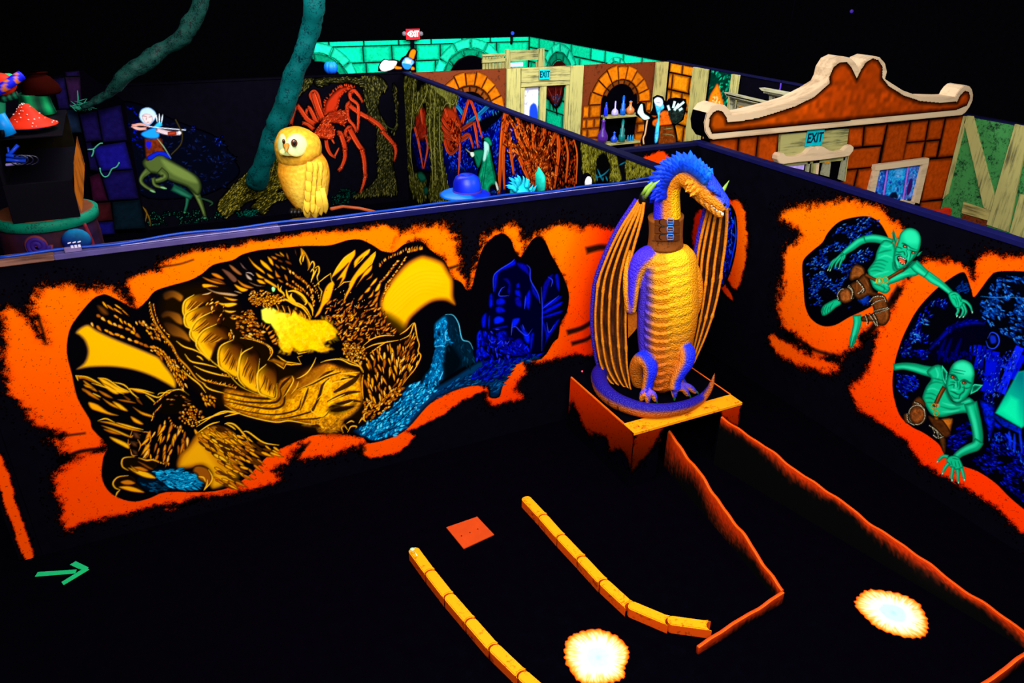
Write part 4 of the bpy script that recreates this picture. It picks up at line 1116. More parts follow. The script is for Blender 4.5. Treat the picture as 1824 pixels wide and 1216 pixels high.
    for p, c, w in (("700,430 760,420 820,440", TEALD, 2), ("680,460 740,450 800,470", TEALD, 2), ("660,490 720,480 790,500", TEALD, 2), ("660,520 720,515 780,530", TEALD, 2), ("730,360 790,340 850,330", TEALD, 2.6), ("760,290 820,300 860,280", TEALL, 3), ("740,400 800,380 860,400", TEALL, 3), ("690,560 750,540 830,520", TEALL, 3), ("860,440 870,500 900,530", TEALD, 3), ("850,600 930,560 1010,540", TEALL, 3), ("900,520 980,500 1060,470", TEALD, 2.4), ("700,640 750,650 810,690", TEALD, 2), ("690,625 760,620 830,660", TEALL, 3), ("780,650 790,680 780,700", TEALD, 1.8)):
        cv.line(c2(p), w, c, .7, soft=2.5)
    cv.fill(smooth(c2("880,470 940,520 990,500 1060,430 1000,470 930,500"), 3, True), (0, 30, 20), .8, soft=3)
    limb(cv, c2("1050,450 1090,490 1140,530 1180,560"), [18, 19, 16, 14])
    limb(cv, c2("1165,545 1230,595 1300,640 1370,700 1400,730"), [15, 16, 13, 10, 10])
    cv.fill(smooth(c2("1365,730 1400,705 1450,715 1490,770 1500,830 1470,860 1430,850 1390,800"), 3, True), TEAL, soft=1, edge=TEALD, ew=2.5)
    for p in ("1480,780 1530,800 1565,840 1582,895", "1495,810 1515,850 1525,890 1500,935", "1480,830 1500,870 1490,910 1470,938", "1450,845 1455,880 1440,910 1450,930"):
        limb(cv, c2(p), [6, 5, 4.2, 2.2])
    for p in ("1400,760 1430,780 1440,830", "1430,740 1450,790 1460,840", "1460,750 1480,800", "1390,740 1420,730 1450,740"):
        cv.line(c2(p), 1.5, TEALD, .8)
    for p in ("1580,880 1583,902", "1505,925 1496,940", "1472,930 1462,942", "1447,915 1440,935"):
        cv.line(c2(p), 1.6, (200, 245, 215))
    # legs and feet
    foot = c2("400,815 360,768 250,820 220,860 216,890 236,925 292,900 350,850")
    cv.fill(smooth(foot, 3, True), TEAL, soft=1, edge=TEALD, ew=3)
    for p in ("250,830 232,890 240,922", "270,830 250,880 260,915", "290,830 275,880 280,905", "330,800 300,850 300,890", "230,850 222,885"):
        cv.line(c2(p), 1.4, TEALD, .9)
    limb(cv, c2("540,915 545,980 525,1070 500,1150 485,1205"), [16, 15, 13, 12, 6])
    for p in ("500,1100 485,1160 478,1200", "520,1100 500,1170 490,1210", "535,1090 520,1150"):
        cv.line(c2(p), 1.4, TEALD, .9)
    for p, c in (("470,570 495,490 540,455 605,490 612,550 580,600 545,590 490,610", (128, 66, 20)), ("600,545 650,600 690,700 780,730 700,750 640,740 560,780 500,720 480,640 540,600", (92, 46, 14)), ("378,740 385,700 440,668 486,700 505,775 440,812 395,795", (140, 72, 24)), ("690,740 785,745 830,850 842,930 805,1000 752,1012 700,975 590,975 585,930 690,895 670,800", (104, 52, 16))):
        cv.fill(smooth(c2(p), 3, True), c, soft=1, edge=(24, 10, 2), ew=5, grain=.35)
    for p in ("520,480 580,500 600,540", "500,560 560,560", "410,710 450,730 470,780", "760,860 810,900 800,980", "620,600 650,660", "540,620 540,700"):
        cv.line(c2(p), 2, (168, 92, 34), .6, soft=2)
    for p in ("540,595 600,660 590,700 560,725", "555,605 610,680 600,715", "455,650 500,690 515,760", "380,790 365,740 390,690 420,675", "470,640 510,700 500,770", "650,800 700,750 780,745 810,790", "665,830 720,790 790,770", "700,900 770,880 830,855", "690,880 760,860 820,845", "620,910 640,960 640,1000", "650,900 690,950 720,1005", "690,895 720,950 735,1010"):
        rope(cv, c2(p), 1.8)
    for p, w in (("965,505 890,545 815,590", 6), ("615,550 660,575 720,605", 6)):
        cv.line(c2(p), w, (112, 54, 14), taper=False, edge=(40, 18, 2))
    cv.line(c2("960,500 890,540 820,580"), 1, (170, 96, 30), .7)
    for x, y in ((742, 606), (796, 602)):
        a = np.linspace(0, 6.28, 14)
        ctr = c2("%d,%d" % (x, y))[0]
        cv.line(np.stack([ctr[0] + 5 * np.cos(a), ctr[1] + 5.6 * np.sin(a)], 1), 2.4, (226, 186, 30), taper=False, edge=(90, 60, 0))
    cv.line(c2("715,590 712,630"), 2, (226, 186, 30)); cv.line(c2("740,590 745,625"), 2.2, (226, 186, 30))
    # head
    for p in ("905,232 868,138 857,180 865,252 888,305", "1075,385 1098,352 1132,338 1112,370 1092,388"):
        cv.fill(c2(p), TEAL, soft=1, edge=TEALD, ew=2.5)
    cv.line(c2("872,165 876,220 892,270"), 3, (0, 50, 36), .8, soft=2)
    hd = smooth(c2("930,182 970,142 1030,130 1090,158 1118,220 1112,300 1092,350 1060,402 1000,462 945,500 905,506 880,462 870,402 885,320 910,250"), 4, True)
    cv.fill(hd, TEAL, soft=1, edge=TEALD, ew=5)
    cv.fill(smooth(c2("960,190 1000,150 1060,160 1095,210 1090,270 1040,280 980,260"), 4, True), (40, 226, 166), .7, soft=8)
    for p, w in (("945,270 975,280 1000,320 1020,330", 4), ("1020,330 1050,345 1090,345", 4), ("950,262 1000,290 1030,312 1085,330", 2), ("890,340 920,350 960,345 975,370", 2.4), ("985,330 1000,370 985,400", 2.6), ("1030,345 1020,390 1010,420", 2.6), ("885,380 910,370 940,372", 2.4), ("895,300 930,310 950,320", 2), ("1060,370 1040,420 1000,450", 2.2), ("880,430 900,470 930,480", 2.2), ("965,350 975,380", 2)):
        cv.line(c2(p), w, (0, 58, 42), .75, soft=1.8)
    for p in ("995,340 1010,380 1005,420", "900,420 905,460 920,490", "1000,300 1010,330"):
        cv.line(c2(p), 3, TEALL, .7, soft=2.5)
    cv.fill(smooth(c2("903,392 930,382 985,412 992,440 960,466 925,445 905,420"), 4, True), (14, 8, 6), soft=1)
    cv.fill(smooth(c2("920,408 945,410 975,432 970,448 945,450 926,432"), 4, True), (226, 84, 40), soft=1.4)
    for p in ("915,395 920,405", "928,390 934,402", "942,394 948,406", "956,400 962,412", "970,408 976,420", "925,440 930,432", "945,455 950,446", "965,460 970,450"):
        cv.line(c2(p), 1.8, (236, 240, 220), sm=False)
    for x, y in ((974, 298), (1052, 356)):
        c = c2("%d,%d" % (x, y))[0]
        cv.leaf(c[0] - 4, c[1] - 1.4, .35, 8, 4.4, (16, 10, 6), edge=(0, 30, 20))
        cv.leaf(c[0] - 2.4, c[1] - .8, .35, 5.2, 2.8, (236, 120, 70), edge=(120, 50, 20))
        cv.leaf(c[0] - .6, c[1] - .2, .3, 1.8, 1.6, (250, 230, 160))
    # --- crouching goblin
    limb(cv, c3("95,147 170,138 250,148 330,170 400,185"), [12, 13, 16, 18, 20])
    torso = c3("385,235 350,180 420,128 475,150 500,300 540,400 600,420 680,378 742,450 700,500 640,500 560,512 480,532 400,522 352,462 320,392 325,350 350,290")
    cv.fill(smooth(torso, 3, True), TEAL, soft=1, edge=TEALD, ew=6)
    for p, c, w in (("370,280 420,260 470,270", TEALD, 2.2), ("355,320 400,310 450,330", TEALL, 2.4), ("345,350 390,350 430,370", TEALD, 2), ("340,385 380,385 410,400", TEALD, 2), ("350,420 390,420 410,430", TEALD, 2), ("470,420 540,440 620,440", TEALL, 3), ("460,450 540,470 610,460", TEALD, 2.2), ("470,490 540,490 600,480", TEALL, 3), ("420,150 440,200 430,240", TEALL, 3), ("400,230 440,240 480,250", TEALD, 2.6), ("620,420 660,410 690,400", TEALL, 3), ("560,430 590,440 640,430", TEALD, 3)):
        cv.line(c3(p), w, c, .7, soft=2.5)
    limb(cv, c3("690,420 712,500 735,590 748,680 745,735"), [24, 22, 20, 19, 19])
    limb(cv, c3("760,715 730,755 670,780 610,812 575,845"), [18, 19, 17, 14, 13])
    cv.fill(smooth(c3("545,830 590,835 615,870 635,930 600,945 545,925 510,890 505,850"), 3, True), TEAL, soft=1, edge=TEALD, ew=2.5)
    for p in ("520,840 480,835 455,855 432,880", "525,885 500,915 485,940 475,975", "555,915 550,960 545,995 548,1025", "590,930 595,975 594,1010 598,1045", "618,920 632,960 640,995 642,1022"):
        limb(cv, c3(p), [7.5, 6.5, 5.4, 3])
    for p in ("440,872 430,882", "476,962 472,976", "547,1012 548,1028", "597,1030 598,1047", "642,1010 643,1026"):
        cv.line(c3(p), 1.8, (200, 250, 220))
    for p in ("540,870 550,910", "570,870 580,920", "595,870 610,920", "550,850 600,860"):
        cv.line(c3(p), 1.5, TEALD, .8)
    for p in ("512,186 470,130 468,182 480,242 500,285", "700,292 722,276 786,284 742,330 690,356"):
        cv.fill(c3(p), TEAL, soft=1, edge=TEALL, ew=2)
        P = c3(p)
        cv.fill(P * .6 + P.mean(0) * .4, (0, 60, 44), .9, soft=3)
    hd = smooth(c3("520,200 540,140 582,100 640,88 700,120 722,190 712,270 690,340 640,402 582,422 530,382 502,320 500,260"), 4, True)
    cv.fill(hd, TEAL, soft=1, edge=TEALD, ew=6)
    cv.fill(smooth(c3("570,130 630,105 690,140 705,200 660,220 600,200"), 4, True), (50, 236, 176), .8, soft=9)
    for p, w in (("525,205 555,205 580,225 595,250", 4), ("610,255 640,245 680,265 700,270", 4), ("585,245 590,290 570,315", 2.6), ("605,260 610,300 600,320", 2.6), ("520,290 560,280 560,310", 2.2), ("530,330 560,340 590,355 605,352", 2.6), ("505,300 520,350 550,390", 2.6), ("640,290 640,330 610,360 600,400", 3), ("560,230 575,245 600,245", 2.4), ("545,180 590,190 640,200", 1.6), ("555,165 600,170 650,180", 1.4), ("535,260 560,262 575,270", 2), ("625,300 660,310 690,300", 2), ("540,360 570,385 610,385", 1.8)):
        cv.line(c3(p), w, (0, 56, 40), .75, soft=1.8)
    for p in ("575,270 580,300 570,322", "590,330 560,320 540,318", "560,400 590,405 620,390"):
        cv.line(c3(p), 3, TEALL, .7, soft=2.5)
    for x, y in ((556, 224), (644, 268)):
        c = c3("%d,%d" % (x, y))[0]
        cv.leaf(c[0] - 5, c[1] - 1.6, .3, 10, 5.4, (16, 10, 6), edge=(0, 30, 20))
        cv.leaf(c[0] - 3.6, c[1] - 1, .3, 7.4, 3.4, (232, 96, 40), edge=(120, 40, 10))
        cv.leaf(c[0] - .6, c[1] - .3, .3, 2.2, 1.8, (40, 16, 4))
    # strap, pouch, knee
    cv.line(c3("488,298 460,350 435,400 412,455"), 8, (116, 56, 14), taper=False, edge=(36, 14, 2))
    cv.line(c3("475,310 450,360 430,410"), 1.4, (180, 100, 34), .7)
    for p, c in (("460,545 552,538 548,600 526,672 500,620 480,580", (176, 92, 18)), ("360,520 420,540 480,560 540,660 480,690 400,600", (74, 34, 8)), ("448,690 492,688 502,760 490,822 465,770", (84, 42, 12)), ("240,420 290,370 340,420 330,470 250,460", (84, 40, 10)), ("170,520 200,500 230,560 190,580", (100, 50, 14))):
        cv.fill(smooth(c3(p), 3, True), c, soft=1, edge=(24, 10, 2), ew=4, grain=.3)
    a = np.linspace(0, 6.28, 24)
    ctr = c3("280,515")[0]
    cv.fill(np.stack([ctr[0] + 15 * np.cos(a), ctr[1] + 17 * np.sin(a)], 1), (128, 62, 20), soft=1, edge=(40, 16, 4), ew=6, grain=.4)
    rope(cv, np.stack([ctr[0] + 15.5 * np.cos(a), ctr[1] + 18 * np.sin(a)], 1), 2.0)
    for p in ("205,500 215,560 260,590", "250,410 300,430 340,470", "370,590 400,610 420,650", "390,600 430,630 450,680", "410,610 450,650 480,680", "400,660 440,690 480,680"):
        rope(cv, c3(p), 1.8)
    for x, y in ((405, 450), (424, 502)):
        c = c3("%d,%d" % (x, y))[0]
        b = np.linspace(0, 6.28, 12)
        cv.line(np.stack([c[0] + 4.2 * np.cos(b), c[1] + 5 * np.sin(b)], 1), 2.2, (214, 170, 40), taper=False, edge=(90, 60, 0))
    cv.fill(c3("408,525 445,530 440,560 412,555"), (150, 84, 24), soft=1, edge=(50, 24, 4), ew=3)
    cv.line(c3("425,430 440,440 430,460"), 3, (220, 110, 70))
    return cv
# ---------------------------------------------------------------- forest murals
OLV, OLVD, OLVL = (96, 92, 24), (26, 26, 6), (150, 146, 52)
RED, REDD, REDL = (184, 44, 14), (36, 5, 2), (250, 96, 44)

def bark(cv, region, flow, step, L, w, seed, cols=None, base=(30, 30, 8)):
    cv.fill(region, base, soft=1.5, edge=(8, 8, 2), ew=4, grain=.4)
    cv.field(region, flow, step, L, w, cols or [OLV, (70, 68, 18), OLVL, (48, 46, 12)], ang_j=.2, jit=.5, edge=(14, 14, 3), seed=seed)

def fur_limb(cv, pts, ws, col=RED, dark=REDD, light=REDL, fuzz=0, seed=0):
    p = smooth(np.asarray(pts, float), 6)
    u = np.linspace(0, 1, len(p))
    w = np.interp(u, np.linspace(0, 1, len(ws)), ws)
    t = np.gradient(p, axis=0)
    nn = np.stack([-t[:, 1], t[:, 0]], 1)
    nn /= np.linalg.norm(nn, axis=1)[:, None] + 1e-9
    cv.fill(np.vstack([p + nn * w[:, None] / 2, (p - nn * w[:, None] / 2)[::-1]]), col, soft=1.2, edge=dark, ew=np.mean(w) * .42)
    cv.line(p + nn * (w * .28)[:, None], max(1.0, np.mean(w) * .16), light, .9, sm=False)
    cv.line(p - nn * (w * .3)[:, None], max(1.0, np.mean(w) * .14), light, .6, sm=False)
    if fuzz:
        r = np.random.RandomState(seed)
        for k in range(0, len(p)):
            for s in (-1, 1):
                a = math.atan2(nn[k][1], nn[k][0]) + (0 if s > 0 else math.pi) + r.normal() * .4
                cv.leaf(p[k][0] + s * nn[k][0] * w[k] * .35, p[k][1] + s * nn[k][1] * w[k] * .35, a, fuzz, 1.0, col, .8, edge=dark)

def paint_spider_wall():
    cv = Canvas(1, 14.2, -0.42, 4.74, 0.03, 2.40, 0.0105)
    c7 = lambda s: S(s, 400, 120, 4.344)
    cc = lambda s: S(s, 0, 0, 2.643)
    # dark trees at the right of the clearing
    for reg, fl, sd, st in (("1060,60 1180,60 1260,140 1200,220 1190,330 1240,420 1260,480 1200,520 1170,420 1100,330 1080,220", 1.5, 1, 16), ("1180,500 1250,490 1300,560 1300,740 1340,960 1200,980 1080,1000 1000,990 1040,960 1140,900 1190,780", 1.75, 2, 15), ("1300,130 1340,200 1330,480 1290,480 1330,400", 1.5, 3, 16), ("620,70 700,60 660,140 600,200 560,240 580,150", 2.1, 4, 15), ("700,90 860,70 1040,80 1080,160 980,120 820,120 720,150", .1, 5, 18)):
        bark(cv, smooth(c7(reg), 3, True), lambda x, y, a=fl: a + .25 * math.sin(y * .2), st / 4.344, 6.5, 1.5, sd, [(52, 52, 20), (80, 78, 34), (30, 32, 12), (104, 98, 44)], (16, 16, 6))
    cv.line(c7("1180,460 1230,440 1280,470 1320,470 1335,380"), 1.4, (50, 56, 26))
    dabs(cv, c7("830,960 940,930 1020,960 1000,1050 840,1060"), 160, 2.4, 3.4, 1.4, [(0, 60, 46), (0, 90, 70), (0, 40, 30)], 3, edge=(0, 16, 12))
    # roots at the left
    for reg, a in (("0,1020 60,940 180,840 330,760 360,840 300,900 180,980 60,1040 0,1070", -.62), ("0,1150 40,1060 200,960 330,880 430,830 440,930 320,1000 180,1040 80,1120 0,1170", -.5), ("200,1080 300,1000 440,960 480,1020 380,1050 300,1140 250,1100", -.6), ("350,700 420,640 420,840 360,860", 1.8)):
        bark(cv, smooth(c7(reg), 3, True), lambda x, y, a=a: a, 3.8, 7, 1.8, 8, [(122, 108, 24), (84, 74, 16), (150, 134, 40), (50, 44, 8)])
    dabs(cv, c7("100,1120 180,1090 270,1110 260,1150 110,1150"), 70, 2.6, 3.2, 1.4, [(0, 90, 80), (0, 120, 110), (0, 50, 44)], 5, edge=(0, 20, 18))
    # spider
    r = np.random.RandomState(2)
    ab = smooth(c7("770,370 780,280 830,210 900,155 960,150 1000,160 940,185 900,230 880,300 860,340 800,360"), 4, True)
    cv.fill(ab, (176, 40, 14), soft=2, edge=(60, 10, 2), ew=5)
    for k in range(70):
        u = r.rand()
        b = ab[int(u * (len(ab) - 1))]
        cv.leaf(b[0], b[1], -1.9 + r.normal() * .5, 6, 1.4, (220, 62, 24), .9, edge=(90, 18, 4))
    fur_limb(cv, c7("740,410 720,350 690,270 665,215 690,185 720,220 745,330 765,395"), [8, 8, 7, 7, 7, 8, 8, 8], seed=1)
    for pts, ws in (("760,400 730,330 700,240 685,190", [11, 11, 10, 8]), ("715,430 690,380 660,320 640,310", [8, 8, 7, 6]), ("640,320 630,360 640,380", [5, 5, 4]), ("700,440 640,400 590,330 560,290", [9, 9, 8, 7]), ("545,300 530,360 515,440", [9, 7, 5]), ("690,480 640,440 600,430", [7, 6, 5]),
                    ("925,410 945,340 950,290 975,270", [7, 7, 7, 7]), ("960,290 1040,350 1110,390 1170,440", [9, 8, 8, 7]), ("1110,385 1190,440 1240,500", [8, 8, 8]), ("1215,490 1280,560 1320,610", [8, 7, 7]), ("1310,590 1325,650 1312,725", [7, 5, 2]),
                    ("970,200 1000,180 1040,220 1070,270", [8, 7, 5, 3]), ("970,190 975,240 1030,290 1035,400 1030,470 1020,500", [7, 6, 5, 5, 4, 3]), ("950,320 960,400 1000,450 1020,500", [6, 5, 5, 3]),
                    ("940,540 935,500 960,465 980,470", [5, 6, 7, 7]), ("965,470 1000,540 1050,620 1075,650", [10, 10, 9, 8]), ("1060,630 1080,720 1085,800 1090,850", [9, 8, 7, 6]), ("1090,830 1075,900 1050,968", [7, 5, 2]), ("945,540 970,545 950,575", [4, 4, 3]),
                    ("870,510 895,510 920,580 935,640", [8, 9, 9, 8]), ("930,630 930,700 905,770 880,800", [8, 7, 6, 5])):
        fur_limb(cv, c7(pts), ws, fuzz=2.2, seed=len(pts))
    for x, y in ((1110, 388), (1225, 495), (1068, 640), (1088, 845), (932, 640), (905, 770)):
        c = c7("%d,%d" % (x, y))[0]
        cv.leaf(c[0] - 2, c[1], .6, 4.5, 3.2, REDL, edge=REDD)
    th = smooth(c7("740,430 790,370 860,335 930,340 930,400 920,450 870,430 800,430"), 4, True)
    cv.fill(th, (190, 48, 18), soft=2, edge=(80, 16, 4), ew=4)
    cv.field(th, lambda x, y: -.3 + (x - 590) * .02, 2.6, 6, 1.3, [RED, REDL, (150, 34, 10)], edge=(70, 14, 2), seed=4)
    hd = smooth(c7("690,540 700,490 740,445 800,430 840,460 850,520 830,555 770,550"), 4, True)
    cv.fill(hd, (204, 56, 20), soft=1.5, edge=(90, 18, 4), ew=4, grain=.5)
    cv.field(hd, lambda x, y: -1.0, 3.0, 4, 1.4, [REDL, RED, (120, 26, 8)], edge=(70, 14, 2), seed=5)
    fur_limb(cv, c7("700,560 705,610 730,650"), [9, 8, 5]); fur_limb(cv, c7("785,560 795,620 820,670 860,700"), [8, 8, 6, 3]); fur_limb(cv, c7("850,690 870,650 885,620"), [4, 3, 2]); fur_limb(cv, c7("830,555 850,590"), [4, 2]); fur_limb(cv, c7("740,660 780,715"), [5, 3])
    # --- moonlit rocks, centaur clearing at the far left
    cv.fill(smooth(cc("575,500 640,490 720,520 800,560 900,600 1020,650 1090,740 1120,820 1000,900 860,930 660,910 610,700"), 4, True), (3, 4, 16), soft=4)
    dabs(cv, cc("620,640 720,560 900,600 1040,660 1100,760 1060,880 900,920 660,900"), 420, lambda x, y: .4 + .7 * math.sin(x * .09 + y * .13), 9, 1.9, [(10, 18, 66), (14, 34, 96), (5, 8, 34), (8, 24, 74)], 7, edge=(2, 2, 10))
    dabs(cv, cc("570,500 640,500 650,600 680,680 640,700 590,600"), 50, .5, 7, 2.4, [(0, 10, 170), (0, 20, 220), (0, 0, 100)], 8, edge=(0, 0, 30))
    dabs(cv, cc("1015,640 1045,640 1040,680 1015,676"), 12, 1.2, 4, 2, [(20, 60, 220), (10, 30, 160)], 9)
    dabs(cv, cc("895,595 920,595 915,612 898,610"), 5, .5, 4, 1.8, [(20, 40, 220)], 10)
    dabs(cv, cc("680,1000 900,990 1050,1000 1060,1030 900,1060 700,1060"), 240, lambda x, y: random.Random(x * y).uniform(0, 6), 3.2, 1.6, [(0, 80, 64), (10, 110, 84), (0, 50, 40), (60, 130, 100)], 11, edge=(0, 20, 14))
    dabs(cv, cc("1110,1000 1216,980 1216,1015 1115,1018"), 60, 2.2, 3.0, 1.4, [(0, 80, 64), (20, 120, 90)], 12, edge=(0, 20, 14))
    bark(cv, smooth(cc("1020,970 1070,900 1160,820 1200,830 1216,870 1140,930 1060,1020"), 3, True), lambda x, y: -.75, 3.8, 7, 1.8, 9, [(122, 108, 24), (84, 74, 16), (150, 134, 40)])
    for p in ("668,970 690,1000 680,1060", "670,970 700,1020 710,1065"):
        cv.line(cc(p), 2, (120, 84, 20))
    # centaur: horse body
    HB, HD, HL = (74, 92, 40), (16, 26, 10), (128, 150, 70)
    limb(cv, cc("880,830 920,900 950,970 965,1020"), [24, 13, 8, 6], HB, HD, HL)
    limb(cv, cc("840,890 880,920 880,960 868,1000"), [14, 9, 6, 5], (20, 84, 62), (0, 26, 18), (50, 130, 96))
    limb(cv, cc("810,880 860,905 905,930"), [14, 14, 9], (20, 84, 62), (0, 26, 18), (50, 130, 96))
    cv.line(cc("930,930 970,940 1000,955 985,970"), 3.5, (30, 60, 40))
    body = smooth(cc("670,770 690,740 760,725 800,750 870,790 930,830 950,880 930,920 880,880 800,850 740,820 700,810"), 4, True)
    cv.fill(body, HB, soft=1.5, edge=HD, ew=6)
    cv.fill(smooth(cc("760,750 830,780 900,820 930,860 880,850 800,810"), 4, True), HL, .6, soft=6)
    limb(cv, cc("750,800 780,830 740,850 720,840"), [14, 12, 9, 7], HB, HD, HL)
    limb(cv, cc("720,835 730,870 775,885"), [8, 6, 5], HB, HD, HL)
    limb(cv, cc("700,800 670,830 665,855 690,880 728,900"), [14, 9, 7, 6, 5], HB, HD, HL)
    cv.line(cc("755,880 785,888"), 3.4, (120, 180, 120)); cv.line(cc("705,895 732,905"), 3.2, (120, 180, 120))
    cv.leaf(*cc("955,1026")[0], 0, 8, 3.4, (60, 130, 90)); cv.leaf(*cc("862,998")[0], .2, 6, 3, (60, 130, 90))
    # rider's torso, arms, head, bow
    cv.fill(smooth(cc("680,660 690,650 760,650 770,700 800,740 770,725 720,740 690,755"), 3, True), (104, 36, 14), soft=1, edge=(40, 10, 4), ew=3, grain=.4)
    cv.fill(smooth(cc("690,740 740,712 790,720 805,750 750,730 710,755"), 3, True), (10, 30, 190), soft=1, edge=(0, 0, 70), ew=2)
    cv.fill(smooth(cc("690,665 712,670 705,700 690,690"), 3, True), (20, 20, 200), soft=1)
    cv.line(cc("735,645 770,690 805,745"), 1.5, (150, 190, 130))
    cv.fill(smooth(cc("662,630 690,612 730,600 750,620 745,650 690,650"), 3, True), (24, 150, 240), soft=1, edge=(0, 60, 150), ew=2.5)
    cv.fill(smooth(cc("720,600 750,570 765,590 745,600"), 3, True), (40, 190, 240), soft=1, edge=(0, 90, 150), ew=2)
    fur_limb(cv, cc("620,590 650,605 690,605"), [7, 6, 5], (240, 170, 150), (120, 60, 60), (255, 220, 210))
    fur_limb(cv, cc("620,592 660,585 705,592"), [5, 5, 5], (232, 150, 130), (120, 60, 60), (255, 220, 210))
    fur_limb(cv, cc("735,610 790,625 850,628"), [9, 9, 7], (220, 190, 200), (90, 60, 70), (255, 240, 240))
    cv.line(cc("790,630 830,625"), 7, (190, 60, 30), taper=False, edge=(90, 20, 6))
    cv.leaf(*cc("835,625")[0], 0, 9, 6, (240, 230, 235), edge=(160, 150, 170))
    cv.line(cc("700,595 760,602 875,612"), 1.6, (230, 240, 255), taper=False)
    cv.line(cc("825,560 845,600 858,630 850,680 805,728"), 2.6, (70, 60, 24), taper=False, edge=(24, 20, 6))
    cv.fill(smooth(cc("655,550 665,515 700,505 730,525 735,550 720,575 700,590 675,580"), 3, True), (200, 230, 250), soft=1, edge=(90, 150, 220), ew=2.4)
    cv.fill(smooth(cc("668,545 690,535 715,545 718,570 700,585 680,575"), 3, True), (244, 214, 214), soft=1, edge=(180, 130, 140), ew=2)
    for p in ("670,545 690,548", "700,552 715,548", "690,552 688,566", "690,575 703,575"):
        cv.line(cc(p), 1.0, (90, 50, 60))
    cv.fill(cc("722,545 740,540 730,555"), (236, 210, 214), soft=1)
    for p in ("740,575 735,540", "750,580 750,535", "760,580 766,538"):
        cv.line(cc(p), 2.4, (230, 245, 255))
    return cv

